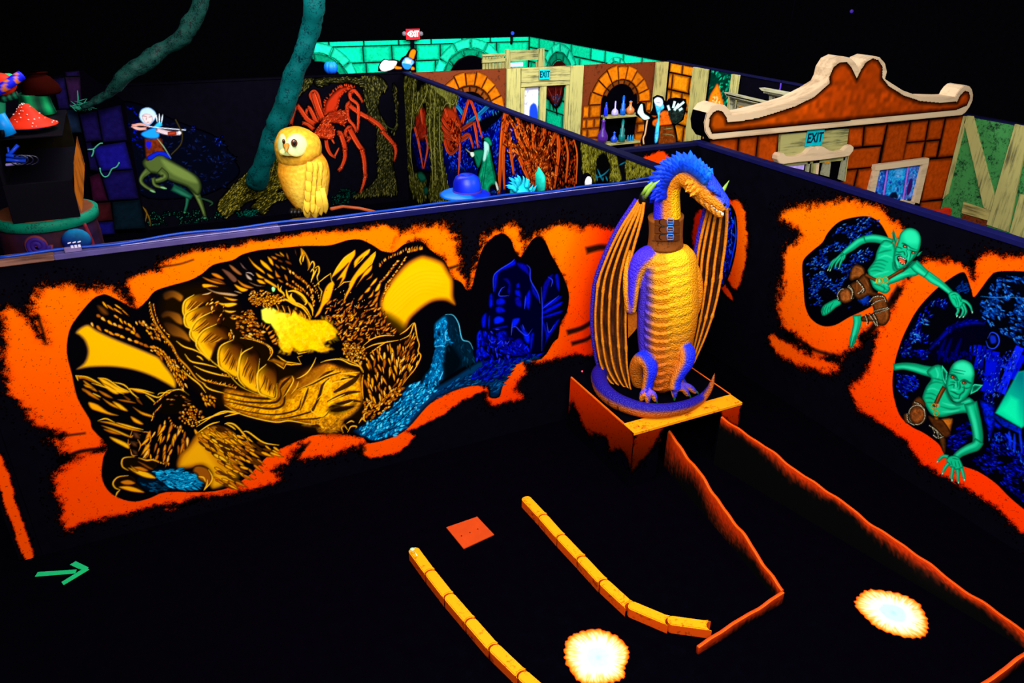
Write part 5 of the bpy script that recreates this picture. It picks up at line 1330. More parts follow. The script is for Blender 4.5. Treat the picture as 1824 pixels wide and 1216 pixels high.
def paint_forest_wall():
    cv = Canvas(0, 4.77, 5.95, 14.16, 0.05, 2.40, 0.0105)
    c8 = lambda s: S(s, 720, 120, 4.865)
    c2 = lambda s: S(s, 900, 240, 6.08)
    BLU = [(0, 20, 190), (10, 50, 255), (0, 0, 120), (30, 90, 255), (0, 0, 70)]
    cv.fill(c8("400,200 880,380 880,1216 330,1216 330,700 420,420"), (0, 4, 70), soft=3, grain=.5)
    cv.fill(c8("90,470 200,520 230,900 120,880 60,640"), (0, 2, 50), soft=4)
    cv.field(c8("440,230 880,380 860,560 830,900 800,1090 700,1090 640,860 400,860 340,640 420,420"), lambda x, y: 1.5 + .5 * math.sin(x * .13), 3.6, 8, 1.8, BLU, ang_j=.4, edge=(0, 0, 50), seed=1)
    cv.field(c8("850,400 960,480 980,700 1050,900 900,1080 860,900"), lambda x, y: 1.3 + .6 * math.sin(x * .2), 4, 7, 2.2, BLU, ang_j=.5, edge=(0, 0, 50), seed=2)
    cv.field(c8("70,560 220,560 220,860 110,840"), lambda x, y: 1.4, 4.4, 7, 1.8, [(0, 10, 120), (10, 30, 150), (0, 0, 70)], edge=(0, 0, 30), seed=3)
    dabs(cv, c8("370,820 560,880 640,1000 600,1090 420,960"), 90, lambda x, y: x * 3 % 6, 5, 1.8, [(0, 40, 90), (10, 70, 130), (0, 20, 50)], 5, edge=(0, 4, 20))
    dabs(cv, c8("740,880 840,900 850,1090 740,1090"), 70, lambda x, y: x * 3 % 6, 5, 1.6, [(0, 60, 110), (10, 110, 160)], 6, edge=(0, 4, 20))
    # pale blue branch
    for p, w in (("740,320 680,380 620,430 560,470", 9), ("440,320 480,360 520,430", 8), ("630,400 660,460 690,540", 5), ("560,460 540,500", 5)):
        fur_limb(cv, c8(p), [w, w * .9, w * .7], (10, 110, 170), (0, 30, 80), (50, 190, 230))
    cv.fill(smooth(c8("640,480 740,420 860,350 850,420 760,500 690,560"), 3, True), (2, 2, 8), soft=2)
    for p in ("735,370 740,400", "765,370 775,420", "790,380 800,410", "815,370 820,390"):
        cv.line(c8(p), 2, (20, 110, 150))
    # spider carried high on its legs
    cv.fill(smooth(c8("320,420 360,340 400,330 440,360 470,420 500,480 500,560 490,640 450,710 410,740 380,720 350,660 330,560"), 4, True), (170, 44, 12), soft=2, edge=(60, 10, 0), ew=7)
    cv.field(c8("380,420 470,430 500,520 480,640 430,700 380,600"), lambda x, y: 1.5, 3.4, 8, 1.6, [(90, 16, 4), (214, 62, 20), (40, 6, 0), (230, 80, 30)], seed=7, edge=(30, 4, 0))
    for p, ws in (("320,430 370,510 400,540", [7, 7, 5]), ("320,500 370,560 410,590", [6, 6, 4]), ("325,570 370,610 420,630", [6, 5, 4]), ("350,350 370,410 375,440", [5, 5, 3]), ("500,490 530,380 565,260", [8, 7, 5]), ("565,255 620,400 650,510 680,620", [6, 5, 4, 3]), ("500,540 560,500 605,475", [9, 9, 6]), ("605,470 625,580 640,700", [6, 5, 3]), ("495,610 560,580 600,700", [6, 5, 3]), ("490,640 540,610 570,590", [6, 5, 3]), ("485,650 480,800 470,945", [4, 4, 2]), ("345,610 375,720 415,745 470,700", [6, 6, 6, 4]), ("390,340 430,340 450,400", [6, 6, 4])):
        fur_limb(cv, c8(p), ws)
    # small spider between the trunks
    cv.fill(smooth(c8("100,400 140,330 180,360 195,440 200,540 190,620 150,640 120,600 95,500"), 4, True), (130, 26, 10), soft=2, edge=(40, 4, 0), ew=5, grain=.5)
    for p in ("90,510 130,680 165,880", "190,600 205,690 170,880", "150,600 190,590 200,620", "140,340 150,420 160,500", "115,600 140,700"):
        fur_limb(cv, c8(p), [5, 4, 2], (190, 50, 26))
    # great red spider-tree
    cv.field(c8("970,420 1300,560 1480,620 1500,800 1480,1030 1220,1050 1200,860 1010,700"), lambda x, y: 1.6, 4.0, 8, 1.8, [(110, 26, 4), (160, 46, 8), (60, 10, 0), (190, 64, 14)], drop=.3, edge=(30, 6, 0), seed=8)
    cv.fill(smooth(c8("1010,800 1060,740 1100,720 1180,720 1240,780 1270,900 1290,1040 1180,1060 1090,1050 1080,960 1030,900"), 4, True), (170, 56, 10), soft=3, edge=(70, 16, 0), ew=8, grain=.7)
    cv.field(c8("1060,760 1200,760 1270,900 1280,1040 1100,1040"), lambda x, y: 1.2, 2.8, 3.4, 1.6, [(220, 84, 20), (240, 110, 30), (110, 26, 2)], edge=(70, 16, 0), seed=9)
    for p, ws in (("890,380 860,520 840,760 820,1100", [13, 10, 9, 6]), ("905,420 875,600 860,800 870,1060", [8, 7, 6, 4]), ("870,640 960,700 1060,790", [14, 15, 14]), ("900,430 960,520 1000,640 1080,760", [8, 8, 8, 10]), ("970,420 1010,520 1060,640 1100,700", [7, 9, 10, 12]), ("1010,480 1060,620 1120,720", [6, 7, 9]), ("1320,560 1260,680 1180,760", [7, 9, 12]), ("1220,520 1200,640 1150,720", [6, 8, 9]), ("1110,480 1120,600 1130,720", [6, 8, 9]), ("905,560 920,700 950,930", [6, 7, 4]), ("990,760 1040,880 1090,1000", [9, 8, 4]), ("1330,580 1340,700 1320,900 1300,1050", [6, 8, 6, 4]), ("1390,600 1420,760 1400,1000", [3, 4, 3]), ("1470,620 1500,760 1490,1010", [2.4, 2.4, 2]), ("1180,780 1230,740 1240,700", [8, 8, 5])):
        fur_limb(cv, c8(p), ws, (186, 60, 8), (44, 8, 0), (246, 112, 30))
    cv.field(c8("840,420 960,420 1100,520 1300,600 1330,760 1280,1050 1100,1050 1000,780 860,720"), lambda x, y: 1.4, 4.2, 8, 1.5, [(60, 12, 0), (250, 130, 40), (40, 6, 0)], ang_j=.5, drop=.45, edge=(50, 10, 0), seed=44)
    # olive trunks in front
    tr = [lambda x, y: 1.55 + .12 * math.sin(y * .15 + x * .4)]
    for reg, sd in (("0,70 90,80 130,110 160,150 200,120 190,230 140,330 90,420 60,600 50,800 90,900 180,920 190,1000 180,1130 100,1130 50,1000 30,800 10,560 0,300", 1), ("180,120 260,140 470,230 430,330 360,310 320,380 330,560 340,760 370,940 400,1080 390,1150 280,1160 210,1100 230,900 220,720 200,560 190,380", 2)):
        R_ = smooth(c8(reg), 3, True)
        cv.fill(R_, (40, 40, 10), soft=1.5, edge=(10, 10, 2), ew=6, grain=.4)
        cv.field(R_, tr[0], 3.0, 9, 1.5, [(96, 96, 30), (70, 70, 18), (124, 122, 46), (50, 50, 12), (30, 30, 6)], ang_j=.14, edge=(22, 22, 4), seed=sd + 20)
    for k in range(9):
        cv.line(c8("%d,%d %d,%d %d,%d %d,%d" % (230 + 6 * k, 150 + 8 * k, 300 + 6 * k, 180 + 10 * k, 380, 200 + 12 * k, 460 - 6 * k, 225 + 14 * k)), 1.1, (150, 150, 64), .8)
    for p in ("90,100 70,400 55,700 90,1000", "130,150 110,330", "235,180 220,500 240,800 250,1080", "270,220 260,600 280,1000", "310,340 310,700 350,1060", "460,240 430,320 370,310 330,370", "200,160 180,260 100,400"):
        cv.line(c8(p), 1.2, (176, 172, 90), .8)
    cv.fill(smooth(c8("125,90 155,110 140,190 110,210 110,140"), 3, True), (4, 4, 4), soft=2)
    cv.fill(smooth(c8("110,920 150,900 190,950 180,990 140,990"), 3, True), (14, 84, 62), soft=2, edge=(0, 30, 20), ew=3)
    cv.fill(smooth(c8("170,1040 200,1030 210,1090 180,1110"), 3, True), (10, 66, 50), soft=2, edge=(0, 24, 16), ew=3)
    # pale trunks near the end of the wall
    for reg, sd in (("820,60 900,90 1000,140 1090,175 1010,230 985,300 985,420 990,500 960,510 930,420 850,440 830,260", 1), ("1105,180 1200,210 1230,340 1260,490 1130,495 1140,330 1110,250", 2), ("1310,255 1470,310 1600,360 1610,440 1500,450 1400,470 1320,480", 3)):
        R_ = smooth(c2(reg), 3, True)
        cv.fill(R_, (110, 106, 24), soft=1, edge=(50, 48, 8), ew=3, grain=.35)
        cv.field(R_, lambda x, y: 1.5 + .2 * math.sin(y * .3), 3.0, 8, 1.3, [(30, 28, 4), (160, 154, 50), (20, 20, 2), (130, 124, 34)], ang_j=.16, edge=(60, 56, 10), seed=sd + 30, drop=.3)
    cv.fill(smooth(c2("1000,260 1060,200 1100,240 1130,330 1120,480 1000,490 990,360"), 3, True), (3, 3, 4), soft=1.5)
    for p in ("1000,370 1030,440 1050,490", "1130,370 1080,420 1030,450 990,460", "1235,330 1300,295", "990,430 1000,500", "1090,450 1110,500", "1060,460 1060,500"):
        cv.line(c2(p), 2.0, (20, 130, 160))
    return cv
# ---------------------------------------------------------------- room shell and partition walls
def structure(name, lo, hi, m, bevel=0):
    o = box(name, lo, hi, m, None, bevel)
    o['kind'] = 'structure'
    return o
structure('floor', (-9, -4, -.12), (17, 27.4, 0.0), M['floor'])
structure('ceiling', (-9, -4, 6.8), (17, 27.4, 6.95), M['dark'])
structure('wall_back', (-9, 27.2, 0), (17, 27.4, 6.8), M['dark'])
structure('wall_outer_left', (-9.2, -4, 0), (-9, 27.4, 6.8), M['dark'])
structure('wall_outer_right', (17, -4, 0), (17.2, 27.4, 6.8), M['dark'])
structure('wall_behind', (-9, -4.2, 0), (17, -4, 6.8), M['dark'])
H = 2.40
wl = structure('wall_left', (-1.40, 5.782, 0), (4.76, 5.90, H), M['black'])
cvL = paint_left_wall()
e = [(-1.36, .02), (-1.325, .02), (-1.30, .5), (-1.32, .9), (-1.345, 1.3), (-1.36, 1.4)]
canvas_obj('mural', cvL, M['mural'], wl)
wl_joint = prism('panel_joint', [(-1.245, 0.01), (-1.238, 0.01), (-1.238, H), (-1.245, H)], frame_fn(1, 5.782), 0, .0015, M['floor'], wl)
def strip_cols():
    cv = Canvas(1, 5.782, -1.42, -1.25, 0.0, 1.7, .006)
    cv.spray(S("-12,800 2,812 18,850 28,890 38,920 48,950 60,990 57,1004 47,1002 30,960 10,905 -4,860 -20,820"), (255, 74, 0), 5)
    return cv
canvas_obj('edge_stripe', strip_cols(), M['mural'], wl, .003)
box('top_cap', (-1.40, 5.765, H), (-.62, 5.90, H + .04), M['rawwood'], wl)
box('top_track', (-.62, 5.765, H), (.9, 5.90, H + .04), M['lavender'], wl)
box('top_rail', (.9, 5.765, H), (4.76, 5.90, H + .04), M['rail_blue'], wl)
wm = structure('wall_middle', (4.772, 5.90, 0), (4.87, 14.2, H), M['black'])
canvas_obj('mural', paint_forest_wall(), M['mural'], wm)
box('top_rail', (4.755, 5.90, H), (4.88, 14.2, H + .035), M['rail_navy'], wm)
wf = structure('wall_forest', (-3.4, 14.202, 0), (4.88, 14.30, H), M['black'])
canvas_obj('mural', paint_spider_wall(), M['mural'], wf)
box('top_rail', (-.2, 14.185, H), (4.88, 14.30, H + .03), M['black'], wf)
wc = structure('wall_corner', (4.88, 7.04, 0), (5.93, 7.14, H), M['black'])
cvc = Canvas(1, 7.04, 4.9, 5.92, 1.9, 2.4, .006)
cvc.spray(smooth(S("1146,281 1160,277 1172,271 1182,273 1194,282 1206,290 1196,296 1180,297 1164,292 1152,287"), 3, True), (255, 66, 0), 5)
canvas_obj('mural', cvc, M['mural'], wc)
box('top_rail', (4.88, 7.03, H), (5.93, 7.14, H + .04), M['rail_navy'], wc)
wr = structure('wall_right', (5.932, 1.6, 0), (6.03, 7.14, H), M['black'])
canvas_obj('mural', paint_right_wall(), M['mural'], wr)
box('top_rail', (5.915, 1.6, H), (6.03, 7.14, H + .045), M['rail_blue'], wr)
# ---------------------------------------------------------------- dragon statue on its pedestal
from mathutils.kdtree import KDTree
PC = hit(1178, 694, 2, .615)
HD = np.array([PC[0], PC[1], 0.0]); HD /= np.linalg.norm(HD)
UM = float((PC - CAM) @ CF) / FPX            # metres per photo pixel at the statue

def J(x, y, d=0.0):
    r = ray(x, y)
    return CAM + r * (((PC + HD * d - CAM) @ HD) / (r @ HD))

def resample(a, n):
    a = np.asarray(a, float)
    p = smooth(a, 24)
    seg = np.r_[0, np.cumsum(np.linalg.norm(np.diff(p[:, :2], axis=0), axis=1))]
    t = np.linspace(0, seg[-1], n)
    return np.stack([np.interp(t, seg, p[:, k]) for k in range(p.shape[1])], 1)

GB, OR, YO, BL1, BL2, PU = np.array([255, 186, 6.]), np.array([226, 112, 6.]), np.array([255, 206, 20.]), np.array([34, 26, 232.]), np.array([10, 66, 255.]), np.array([96, 60, 226.])
BROWN_ = np.array([110, 46, 4.])
def sstep(a, b, x):
    t = np.clip((x - a) / (b - a), 0, 1)
    return t * t * (3 - 2 * t)

def pxtube(rows, n, seg, depth=1.0, colf=None, disp=None, zfix=False):
    """rows: (px, py, half-width px, depth offset[, depth ratio]); sections square to the path in view"""
    R = resample([tuple(r) + ((depth,) if len(r) == 4 else ()) for r in rows], n)
    P = np.array([J(x, y, d) for x, y, w, d, k in R])
    T = np.gradient(P, axis=0); T /= np.linalg.norm(T, axis=1)[:, None]
    V, C = [], []
    an = np.linspace(0, 2 * np.pi, seg, endpoint=False)
    view = HD * .93 + np.array([0, 0, -.36]); view /= np.linalg.norm(view)
    for i in range(n):
        a = np.cross(T[i], view); a /= np.linalg.norm(a)
        if a @ CR < 0 and abs(a @ CR) > .2 and False:
            a = -a
        b = np.cross(a, T[i])
        if b @ view < 0:
            b = -b
        hw = R[i][2] * UM
        hd = hw * R[i][4]
        for t in an:
            v = a * math.cos(t) * hw + b * math.sin(t) * hd
            nn = v / (np.linalg.norm(v) + 1e-9)
            dd = disp(i / (n - 1), t, R[i]) if disp else 0.0
            V.append(P[i] + v + nn * dd)
            C.append(colf(i / (n - 1), t, nn, R[i]) if colf else GB)
    F = [(i * seg + j, i * seg + (j + 1) % seg, (i + 1) * seg + (j + 1) % seg, (i + 1) * seg + j) for i in range(n - 1) for j in range(seg)]
    F.append(tuple(range(seg))[::-1]); F.append(tuple(range((n - 1) * seg, n * seg)))
    return np.array(V), F, np.array(C)

RIGHT = CR / np.linalg.norm(CR)
FRONT = -(HD * .9 + np.array([0, 0, -.43]))

SPINE = [(1178, 697, 10, -.02, .9), (1178, 688, 25, -.01, .9), (1179, 668, 34, 0, .85), (1181, 642, 40, .01, .85), (1184, 612, 46, .02, .8), (1187, 580, 50, .02, .8), (1189, 550, 51, .01, .8), (1190, 520, 49, 0, .8), (1189, 495, 48, 0, .8),
         (1188.5, 474, 48, .01, .75), (1188, 458, 46, .015, .72), (1187, 447, 38, .02, .78), (1186, 438, 27, .02, .9), (1187, 415, 23, .01, 1), (1188, 390, 22, 0, 1), (1188, 362, 20.5, -.01, 1), (1188.5, 343, 20, -.02, 1), (1193, 325, 20, -.03, 1), (1203, 312, 20, -.05, 1), (1216, 308, 20, -.07, 1),
         (1230, 313, 21, -.09, .95), (1243, 322, 23, -.11, .9), (1256, 333, 20.5, -.13, .85), (1268, 344, 17.5, -.15, .8), (1279, 355, 14.5, -.17, .8), (1288, 365, 12, -.18, .8), (1294, 372, 7, -.19, .8)]
def body_col(u, t, n, r):
    x, y = r[0], r[1]
    side = n @ RIGHT
    frt = n @ FRONT
    k = sstep(480, 690, y)  # downward darkening of belly and flank: body shading put into the colour
    belly = GB * (1 - k) + np.array([206, 98, 10.]) * k
    flank = np.array([238, 150, 10.]) * (1 - k) + np.array([190, 84, 8.]) * k
    if y > 436 and x < 1215:
        ang = side - .27
        b = 1 - sstep(.38, .52, abs(ang))
        c = flank * (1 - b) + belly * b
        # plate grooves
        ph = (y - 452 + 9 * abs(ang)) / 15.5
        g = ph - math.floor(ph)
        if b > .2 and 455 < y < 692:
            c = c * (1 - .55 * b * max(0, 1 - abs(g - .04) / .11)) if g < .5 else c * (1 - .55 * b * max(0, 1 - abs(1.04 - g) / .11))
        bl = sstep(.58, .93, -side) * sstep(452, 475, y) + sstep(.0, .5, -frt)
        if side > .5:
            bl *= .4
        c = c * (1 - min(bl, 1) * .95) + np.array([58, 38, 200.]) * min(bl, 1) * .95
        return c
    # neck and head
    if x < 1200 or y > 325:
        if y > 325 and x < 1222:
            s2 = side
            c = GB * sstep(-.1, .4, s2) + np.array([232, 124, 14.]) * (1 - sstep(-.1, .4, s2))
            bl = sstep(.25, .75, -s2) + sstep(.1, .6, -frt)
            bl = min(bl, 1)
            return c * (1 - bl) + np.array([48, 36, 246.]) * bl
    upn = n[2] * .75 + side * .35
    c = np.array([236, 134, 16.])
    bl = sstep(-.1, .4, upn)
    blue = np.array([16, 60, 255.]) if x > 1250 else np.array([36, 44, 250.])
    return c * (1 - bl) + (blue * .8 + PU * .2) * bl
def body_disp(u, t, r):
    x, y = r[0], r[1]
    d = 0.0
    if 455 < y < 692 and x < 1215:
        # angle measured in view: t=-90deg faces the viewer
        side = math.cos(t)
        fr = -math.sin(t)
        if fr > 0:
            ang = side - .27
            b = 1 - sstep(.38, .50, abs(ang))
            g = (y - 452 + 9 * abs(ang)) / 15.5
            g = g - math.floor(g)
            d += b * .030 * (1 - g) - b * .012
            d -= .012 * max(0, 1 - abs(abs(ang) - .50) / .1)
    return d
bodyV, bodyF, bodyC = pxtube(SPINE, 330, 72, colf=body_col, disp=body_disp)
parts = [(bodyV, bodyF, bodyC)]

def limb_col(main, blue, thr=.1, dirv=None):
    dv = np.array(dirv, float); dv /= np.linalg.norm(dv)
    def f(u, t, n, r):
        k = sstep(thr - .3, thr + .3, n @ dv)
        return np.array(main, float) * (1 - k) + np.array(blue, float) * k
    return f
LEFTUP = -RIGHT * .7 + np.array([0, 0, .7])
# shoulders and arms (folded against the wings)
parts.append(pxtube([(1178, 458, 18, .0), (1160, 456, 19, -.04), (1145, 464, 18, -.07), (1134, 482, 14, -.09), (1130, 504, 10, -.11), (1128, 530, 8, -.12), (1126, 554, 6.5, -.11)], 40, 24, colf=limb_col([240, 150, 12], [62, 36, 232], -.05, -RIGHT * .9 + np.array([0, 0, .5]))))
parts.append(pxtube([(1126, 556, 6, -.10), (1124, 550, 9, -.10), (1120, 525, 9, -.08), (1117, 495, 7, -.05), (1118, 470, 5, -.01), (1121, 445, 4, .03)], 34, 20, colf=lambda u, t, n, r: OR * .6 + GB * .4))
parts.append(pxtube([(1228, 470, 12, .05), (1238, 490, 11, .08), (1243, 520, 9, .1), (1240, 550, 7, .11), (1238, 560, 5, .11)], 24, 16, colf=limb_col([232, 130, 12], [62, 36, 232], .6, np.array([0, 0, 1.]))))
# legs: folded thighs, shins
leg_blue = limb_col([224, 118, 16], [14, 40, 250], -.12, RIGHT * .55 + FRONT * .2 + np.array([0, 0, .75]))
parts.append(pxtube([(1150, 690, 15, .10), (1139, 676, 15, .05), (1136, 655, 15, -.02), (1143, 641, 15, -.10), (1151, 640, 14, -.15)], 40, 24, colf=limb_col([222, 112, 14], [14, 50, 255], .25, RIGHT * .3 + np.array([0, 0, .9]))))
parts.append(pxtube([(1146, 636, 13, -.12), (1155, 645, 13.5, -.17), (1158, 660, 12, -.19), (1155, 678, 10, -.20), (1152, 693, 9, -.21), (1151, 702, 10, -.22)], 44, 24, colf=limb_col([224, 118, 30], [16, 36, 246], -.35, RIGHT * .85 + np.array([0, 0, .5]))))
parts.append(pxtube([(1212, 690, 14, .12), (1204, 672, 14, .06), (1206, 650, 15, .0), (1214, 632, 15, -.06), (1222, 625, 14, -.1)], 40, 24, colf=limb_col([222, 112, 14], [14, 50, 255], .3, RIGHT * .3 + np.array([0, 0, .9]))))
parts.append(pxtube([(1219, 618, 12, -.08), (1224, 628, 14, -.13), (1222, 645, 13, -.16), (1212, 662, 11, -.18), (1204, 678, 9.5, -.19), (1202, 692, 10, -.20)], 44, 24, colf=limb_col([224, 118, 30], [16, 36, 246], -.25, RIGHT * .95 + np.array([0, 0, .35]))))
# toes
PINK = np.array([150, 90, 220.])
TOES = []
for hx, hy, tx, ty in ((1148, 700, 1142, 713), (1151, 701, 1154, 717), (1155, 700, 1168, 714), (1199, 690, 1201, 708), (1203, 690, 1226, 704), (1205, 687, 1239, 699)):
    A = hit(hx, hy, 2, .72); B = hit(tx, ty, 2, .632)
    mid = A * .45 + B * .55 + np.array([0, 0, .035])
    P = resample(np.array([A, mid, B]), 14)
    V, F, C = tube_data(P, np.interp(np.linspace(0, 1, 14), [0, .4, .8, 1], [.045, .034, .030, .018]), 14, lambda u, t, n: (PINK * (1 - u) + np.array([30, 40, 220.]) * u) if n[2] > .1 else np.array([226, 116, 20.]))
    parts.append((V, F, C))
    TOES.append((B, B - mid))
# tail, wrapped round the feet on the pedestal top
tail_px = [(1098, 652), (1078, 655), (1067, 668), (1072, 690), (1089, 708), (1112, 720), (1142, 729), (1180, 731), (1220, 724), (1248, 710)]
tr_ = [.075, .078, .078, .078, .076, .074, .07, .066, .058, .045]
TP = np.array([hit(x, y, 2, .605 + r) for (x, y), r in zip(tail_px, tr_)])
TP = np.vstack([TP, J(1263, 693, float((TP[-1] - PC) @ HD) + .03), J(1271, 674, float((TP[-1] - PC) @ HD) + .05), J(1273, 664, float((TP[-1] - PC) @ HD) + .05)])
TR = np.r_[tr_, .03, .016, .003]
TT = resample(np.column_stack([TP, TR]), 120)
camd = CAM - TT[60, :3]; camd[2] = 0; camd /= np.linalg.norm(camd)
def tail_col(u, t, n):
    k = sstep(-.05, .45, n[2] - .18 * (n @ camd))
    band = abs(math.sin(u * 60)) < .10 and .12 < u < .5 and n[2] < .2
    under = np.array([176, 84, 18.]) if not band else np.array([60, 22, 6.])
    return under * (1 - k) + np.array([24, 11, 142.]) * k
parts.append(tube_data(TT[:, :3], TT[:, 3], 28, tail_col))

statue = empty('dragon_statue', (PC[0], PC[1], .6), 'tall blue and gold dragon statue with folded wings sitting on the orange pedestal', 'statue')

def fuse(name, parts, voxel, m, parent):
    V = np.vstack([p[0] for p in parts]); C = np.vstack([p[2] for p in parts])
    F, o = [], 0
    for p in parts:
        F += [tuple(i + o for i in f) for f in p[1]]
        o += len(p[0])
    me = bpy.data.meshes.new('raw'); me.from_pydata(V.tolist(), [], F); me.update()
    bm = bmesh.new(); bm.from_mesh(me); bmesh.ops.recalc_face_normals(bm, faces=bm.faces); bm.to_mesh(me); bm.free()
    ob = bpy.data.objects.new('raw', me); COL.objects.link(ob)
    md = ob.modifiers.new('r', 'REMESH'); md.mode = 'VOXEL'; md.voxel_size = voxel
    sm = ob.modifiers.new('s', 'SMOOTH'); sm.factor = .5; sm.iterations = 2
    dg = bpy.context.evaluated_depsgraph_get()
    new = bpy.data.meshes.new_from_object(ob.evaluated_get(dg))
    bpy.data.objects.remove(ob)
    n = len(new.vertices)
    co = np.zeros(n * 3, np.float32); new.vertices.foreach_get('co', co); co = co.reshape(-1, 3)
    kd = KDTree(len(V))
    for i, v in enumerate(V):
        kd.insert(v, i)
    kd.balance()
    idx = np.zeros((n, 3), int)
    for i in range(n):
        h = kd.find_n(co[i], 3)
        idx[i] = [q[1] for q in h]
    col = C[idx].mean(1)
    for a in list(new.color_attributes):
        new.color_attributes.remove(a)
    co -= parent_origin(parent)
    new.vertices.foreach_set('co', co.ravel())
    new.materials.clear(); new.materials.append(m)
    new.polygons.foreach_set('use_smooth', [True] * len(new.polygons))
    set_col(new, col)
    new.update()
    return lk(bpy.data.objects.new(name, new), parent)
fuse('body', parts, .0068, M['skin'], statue)

# lower jaw, teeth, eye
jv = pxtube([(1226, 327, 9, -.10), (1240, 341, 10, -.13), (1255, 357, 8.5, -.155), (1270, 371, 7, -.175), (1281, 381, 6, -.19), (1288, 385, 3, -.195)], 40, 20, .9, colf=lambda u, t, n, r: np.array([244, 140, 18.]) * (.75 + .25 * math.sin(u * 40 + t * 5)))
mesh_obj('jaw', jv[0], jv[1], M['skin'], statue, jv[2], True)
M['horn'] = solid('horn_green', (150, 190, 70), .4, .2)
M['claw'] = solid('claw_green', (30, 92, 24), .35, .3)
M['tooth'] = solid('tooth_white', (236, 236, 214), .4, .2)
def cone(name, base, tip, r, m, parent, seg=8, bend=None, n=6):
    base, tip = np.asarray(base, float), np.asarray(tip, float)
    mid = (base + tip) / 2 + (np.zeros(3) if bend is None else np.asarray(bend))
    P = resample(np.array([base, mid, tip]), n)
    V, F, C = tube_data(P, r * (1 - np.linspace(0, 1, n) ** 1.4 * .96), seg)
    return mesh_obj(name, V, F, m, parent, None, True)
for i in range(9):
    t = i / 8
    x, y = 1262 + 25 * t, 350 + 29 * t
    b = J(x, y, -.20)
    cone('tooth', b, J(x + 1.5, y + (6 if i % 2 else 4.5), -.205), .011, M['tooth'], statue, 6)
for i in range(5):
    t = i / 4
    cone('tooth', J(1268 + 17 * t, 367 + 16 * t, -.205), J(1269.5 + 17 * t, 361 + 16 * t, -.21), .010, M['tooth'], statue, 6)
M['eye'] = solid('eye_rust', (150, 40, 20), .2, .5)
M['ink'] = solid('ink', (6, 4, 6), .4, .2)
ec = J(1271, 342, -.222)
def ball(name, c, r, m, parent=None, seg=16, rings=10, sq=(1, 1, 1), col=None):
    V, F, C = [], [], []
    for i in range(rings + 1):
        a = math.pi * i / rings
        for j in range(seg):
            t = 2 * math.pi * j / seg
            v = (math.sin(a) * math.cos(t), math.sin(a) * math.sin(t), math.cos(a))
            V.append((c[0] + v[0] * r * sq[0], c[1] + v[1] * r * sq[1], c[2] + v[2] * r * sq[2]))
            if col is not None:
                C.append(col(v) if callable(col) else col)
    F = [(i * seg + j, (i + 1) * seg + j, (i + 1) * seg + (j + 1) % seg, i * seg + (j + 1) % seg) for i in range(rings) for j in range(seg)]
    return mesh_obj(name, V, F, m, parent, C if col is not None else None, True)
eye = ball('eye', ec, .026, M['eye'], statue)
ball('pupil', ec - HD * .020 + np.array([0, 0, .003]), .012, M['ink'], eye)
brow = tube('brow', [J(1258, 332, -.20), J(1267, 334, -.235), J(1277, 342, -.24), J(1284, 351, -.21)], [.012, .022, .02, .008], M['skin'], statue, 10, col=np.array([20, 70, 255.]))
ball('nostril', J(1291, 364, -.235), .012, M['ink'], statue, 10, 6)
# cheek frill of small scales
for i, (x, y) in enumerate(((1227, 322), (1230, 329), (1235, 335), (1241, 341), (1233, 323), (1238, 331), (1245, 337), (1228, 335), (1236, 343))):
    cone('cheek_scale', J(x, y, -.20), J(x - 7, y + 7, -.26), .028, M['skin'], statue, 7)
for o in [o for o in statue.children if o.name.startswith('cheek_scale')]:
    set_col(o.data, np.tile([240., 140, 18], (len(o.data.vertices), 1)))
# mane of blue spikes
mane = smooth(np.array([(1172, 350), (1174, 334), (1180, 318), (1190, 304), (1203, 295), (1218, 291), (1233, 294), (1247, 303), (1257, 312), (1264, 320)], float), 5)
def spike(base, tip, w, col):
    d = tip - base
    L = np.linalg.norm(d)
    s = np.cross(d / L, HD); s /= np.linalg.norm(s)
    V, C = [], []
    for u, k in ((0, .55), (.25, 1), (.55, .8), (.8, .42), (1, .03)):
        c = base + d * u
        for a, b in ((-1, 0), (0, -.5), (1, 0), (0, .5)):
            V.append(c + s * a * w * k + HD * b * w * k * .9)
            C.append(np.array(col) * (.55 + .45 * u) if a else np.array(col) * 1.1)
    F = [(i * 4 + j, i * 4 + (j + 1) % 4, (i + 1) * 4 + (j + 1) % 4, (i + 1) * 4 + j) for i in range(4) for j in range(4)]
    F += [(3, 2, 1, 0), (16, 17, 18, 19)]
    return mesh_obj('mane_spike', V, F, M['plain'], statue, C, False)
rs = np.random.RandomState(4)
for row, (off, dep, ln) in enumerate(((0, .02, 24), (5, -.05, 22), (10, -.10, 19), (15, -.15, 15))):
    for k in range(1 + row % 2, len(mane) - 1, 2):
        t = mane[min(k + 1, len(mane) - 1)] - mane[k - 1]
        t /= np.linalg.norm(t)
        nrm = np.array([t[1], -t[0]])
        bx, by = mane[k] - nrm * off
        f = k / len(mane)
        dr = nrm * .8 - t * (.65 - .5 * f) + rs.normal(size=2) * .06
        l = ln * (1.15 - .55 * abs(f - .35)) * rs.uniform(.85, 1.15)
        lean = .02 - row * .035
        c = np.array([12, 40, 236.]) * (1 - f) + np.array([10, 104, 255.]) * f  # shift to cyan along the mane paints in the front light
        spike(J(bx, by, dep - .13 * f), J(bx + dr[0] * l, by + dr[1] * l, dep + lean - .13 * f), 7.0 * UM, c * rs.uniform(.8, 1.1))
# head horn on the far side, with dark socket
cone('horn', J(1287, 340, -.10), J(1299, 321, -.12), .018, M['horn'], statue, 10, bend=[0, 0, .0])
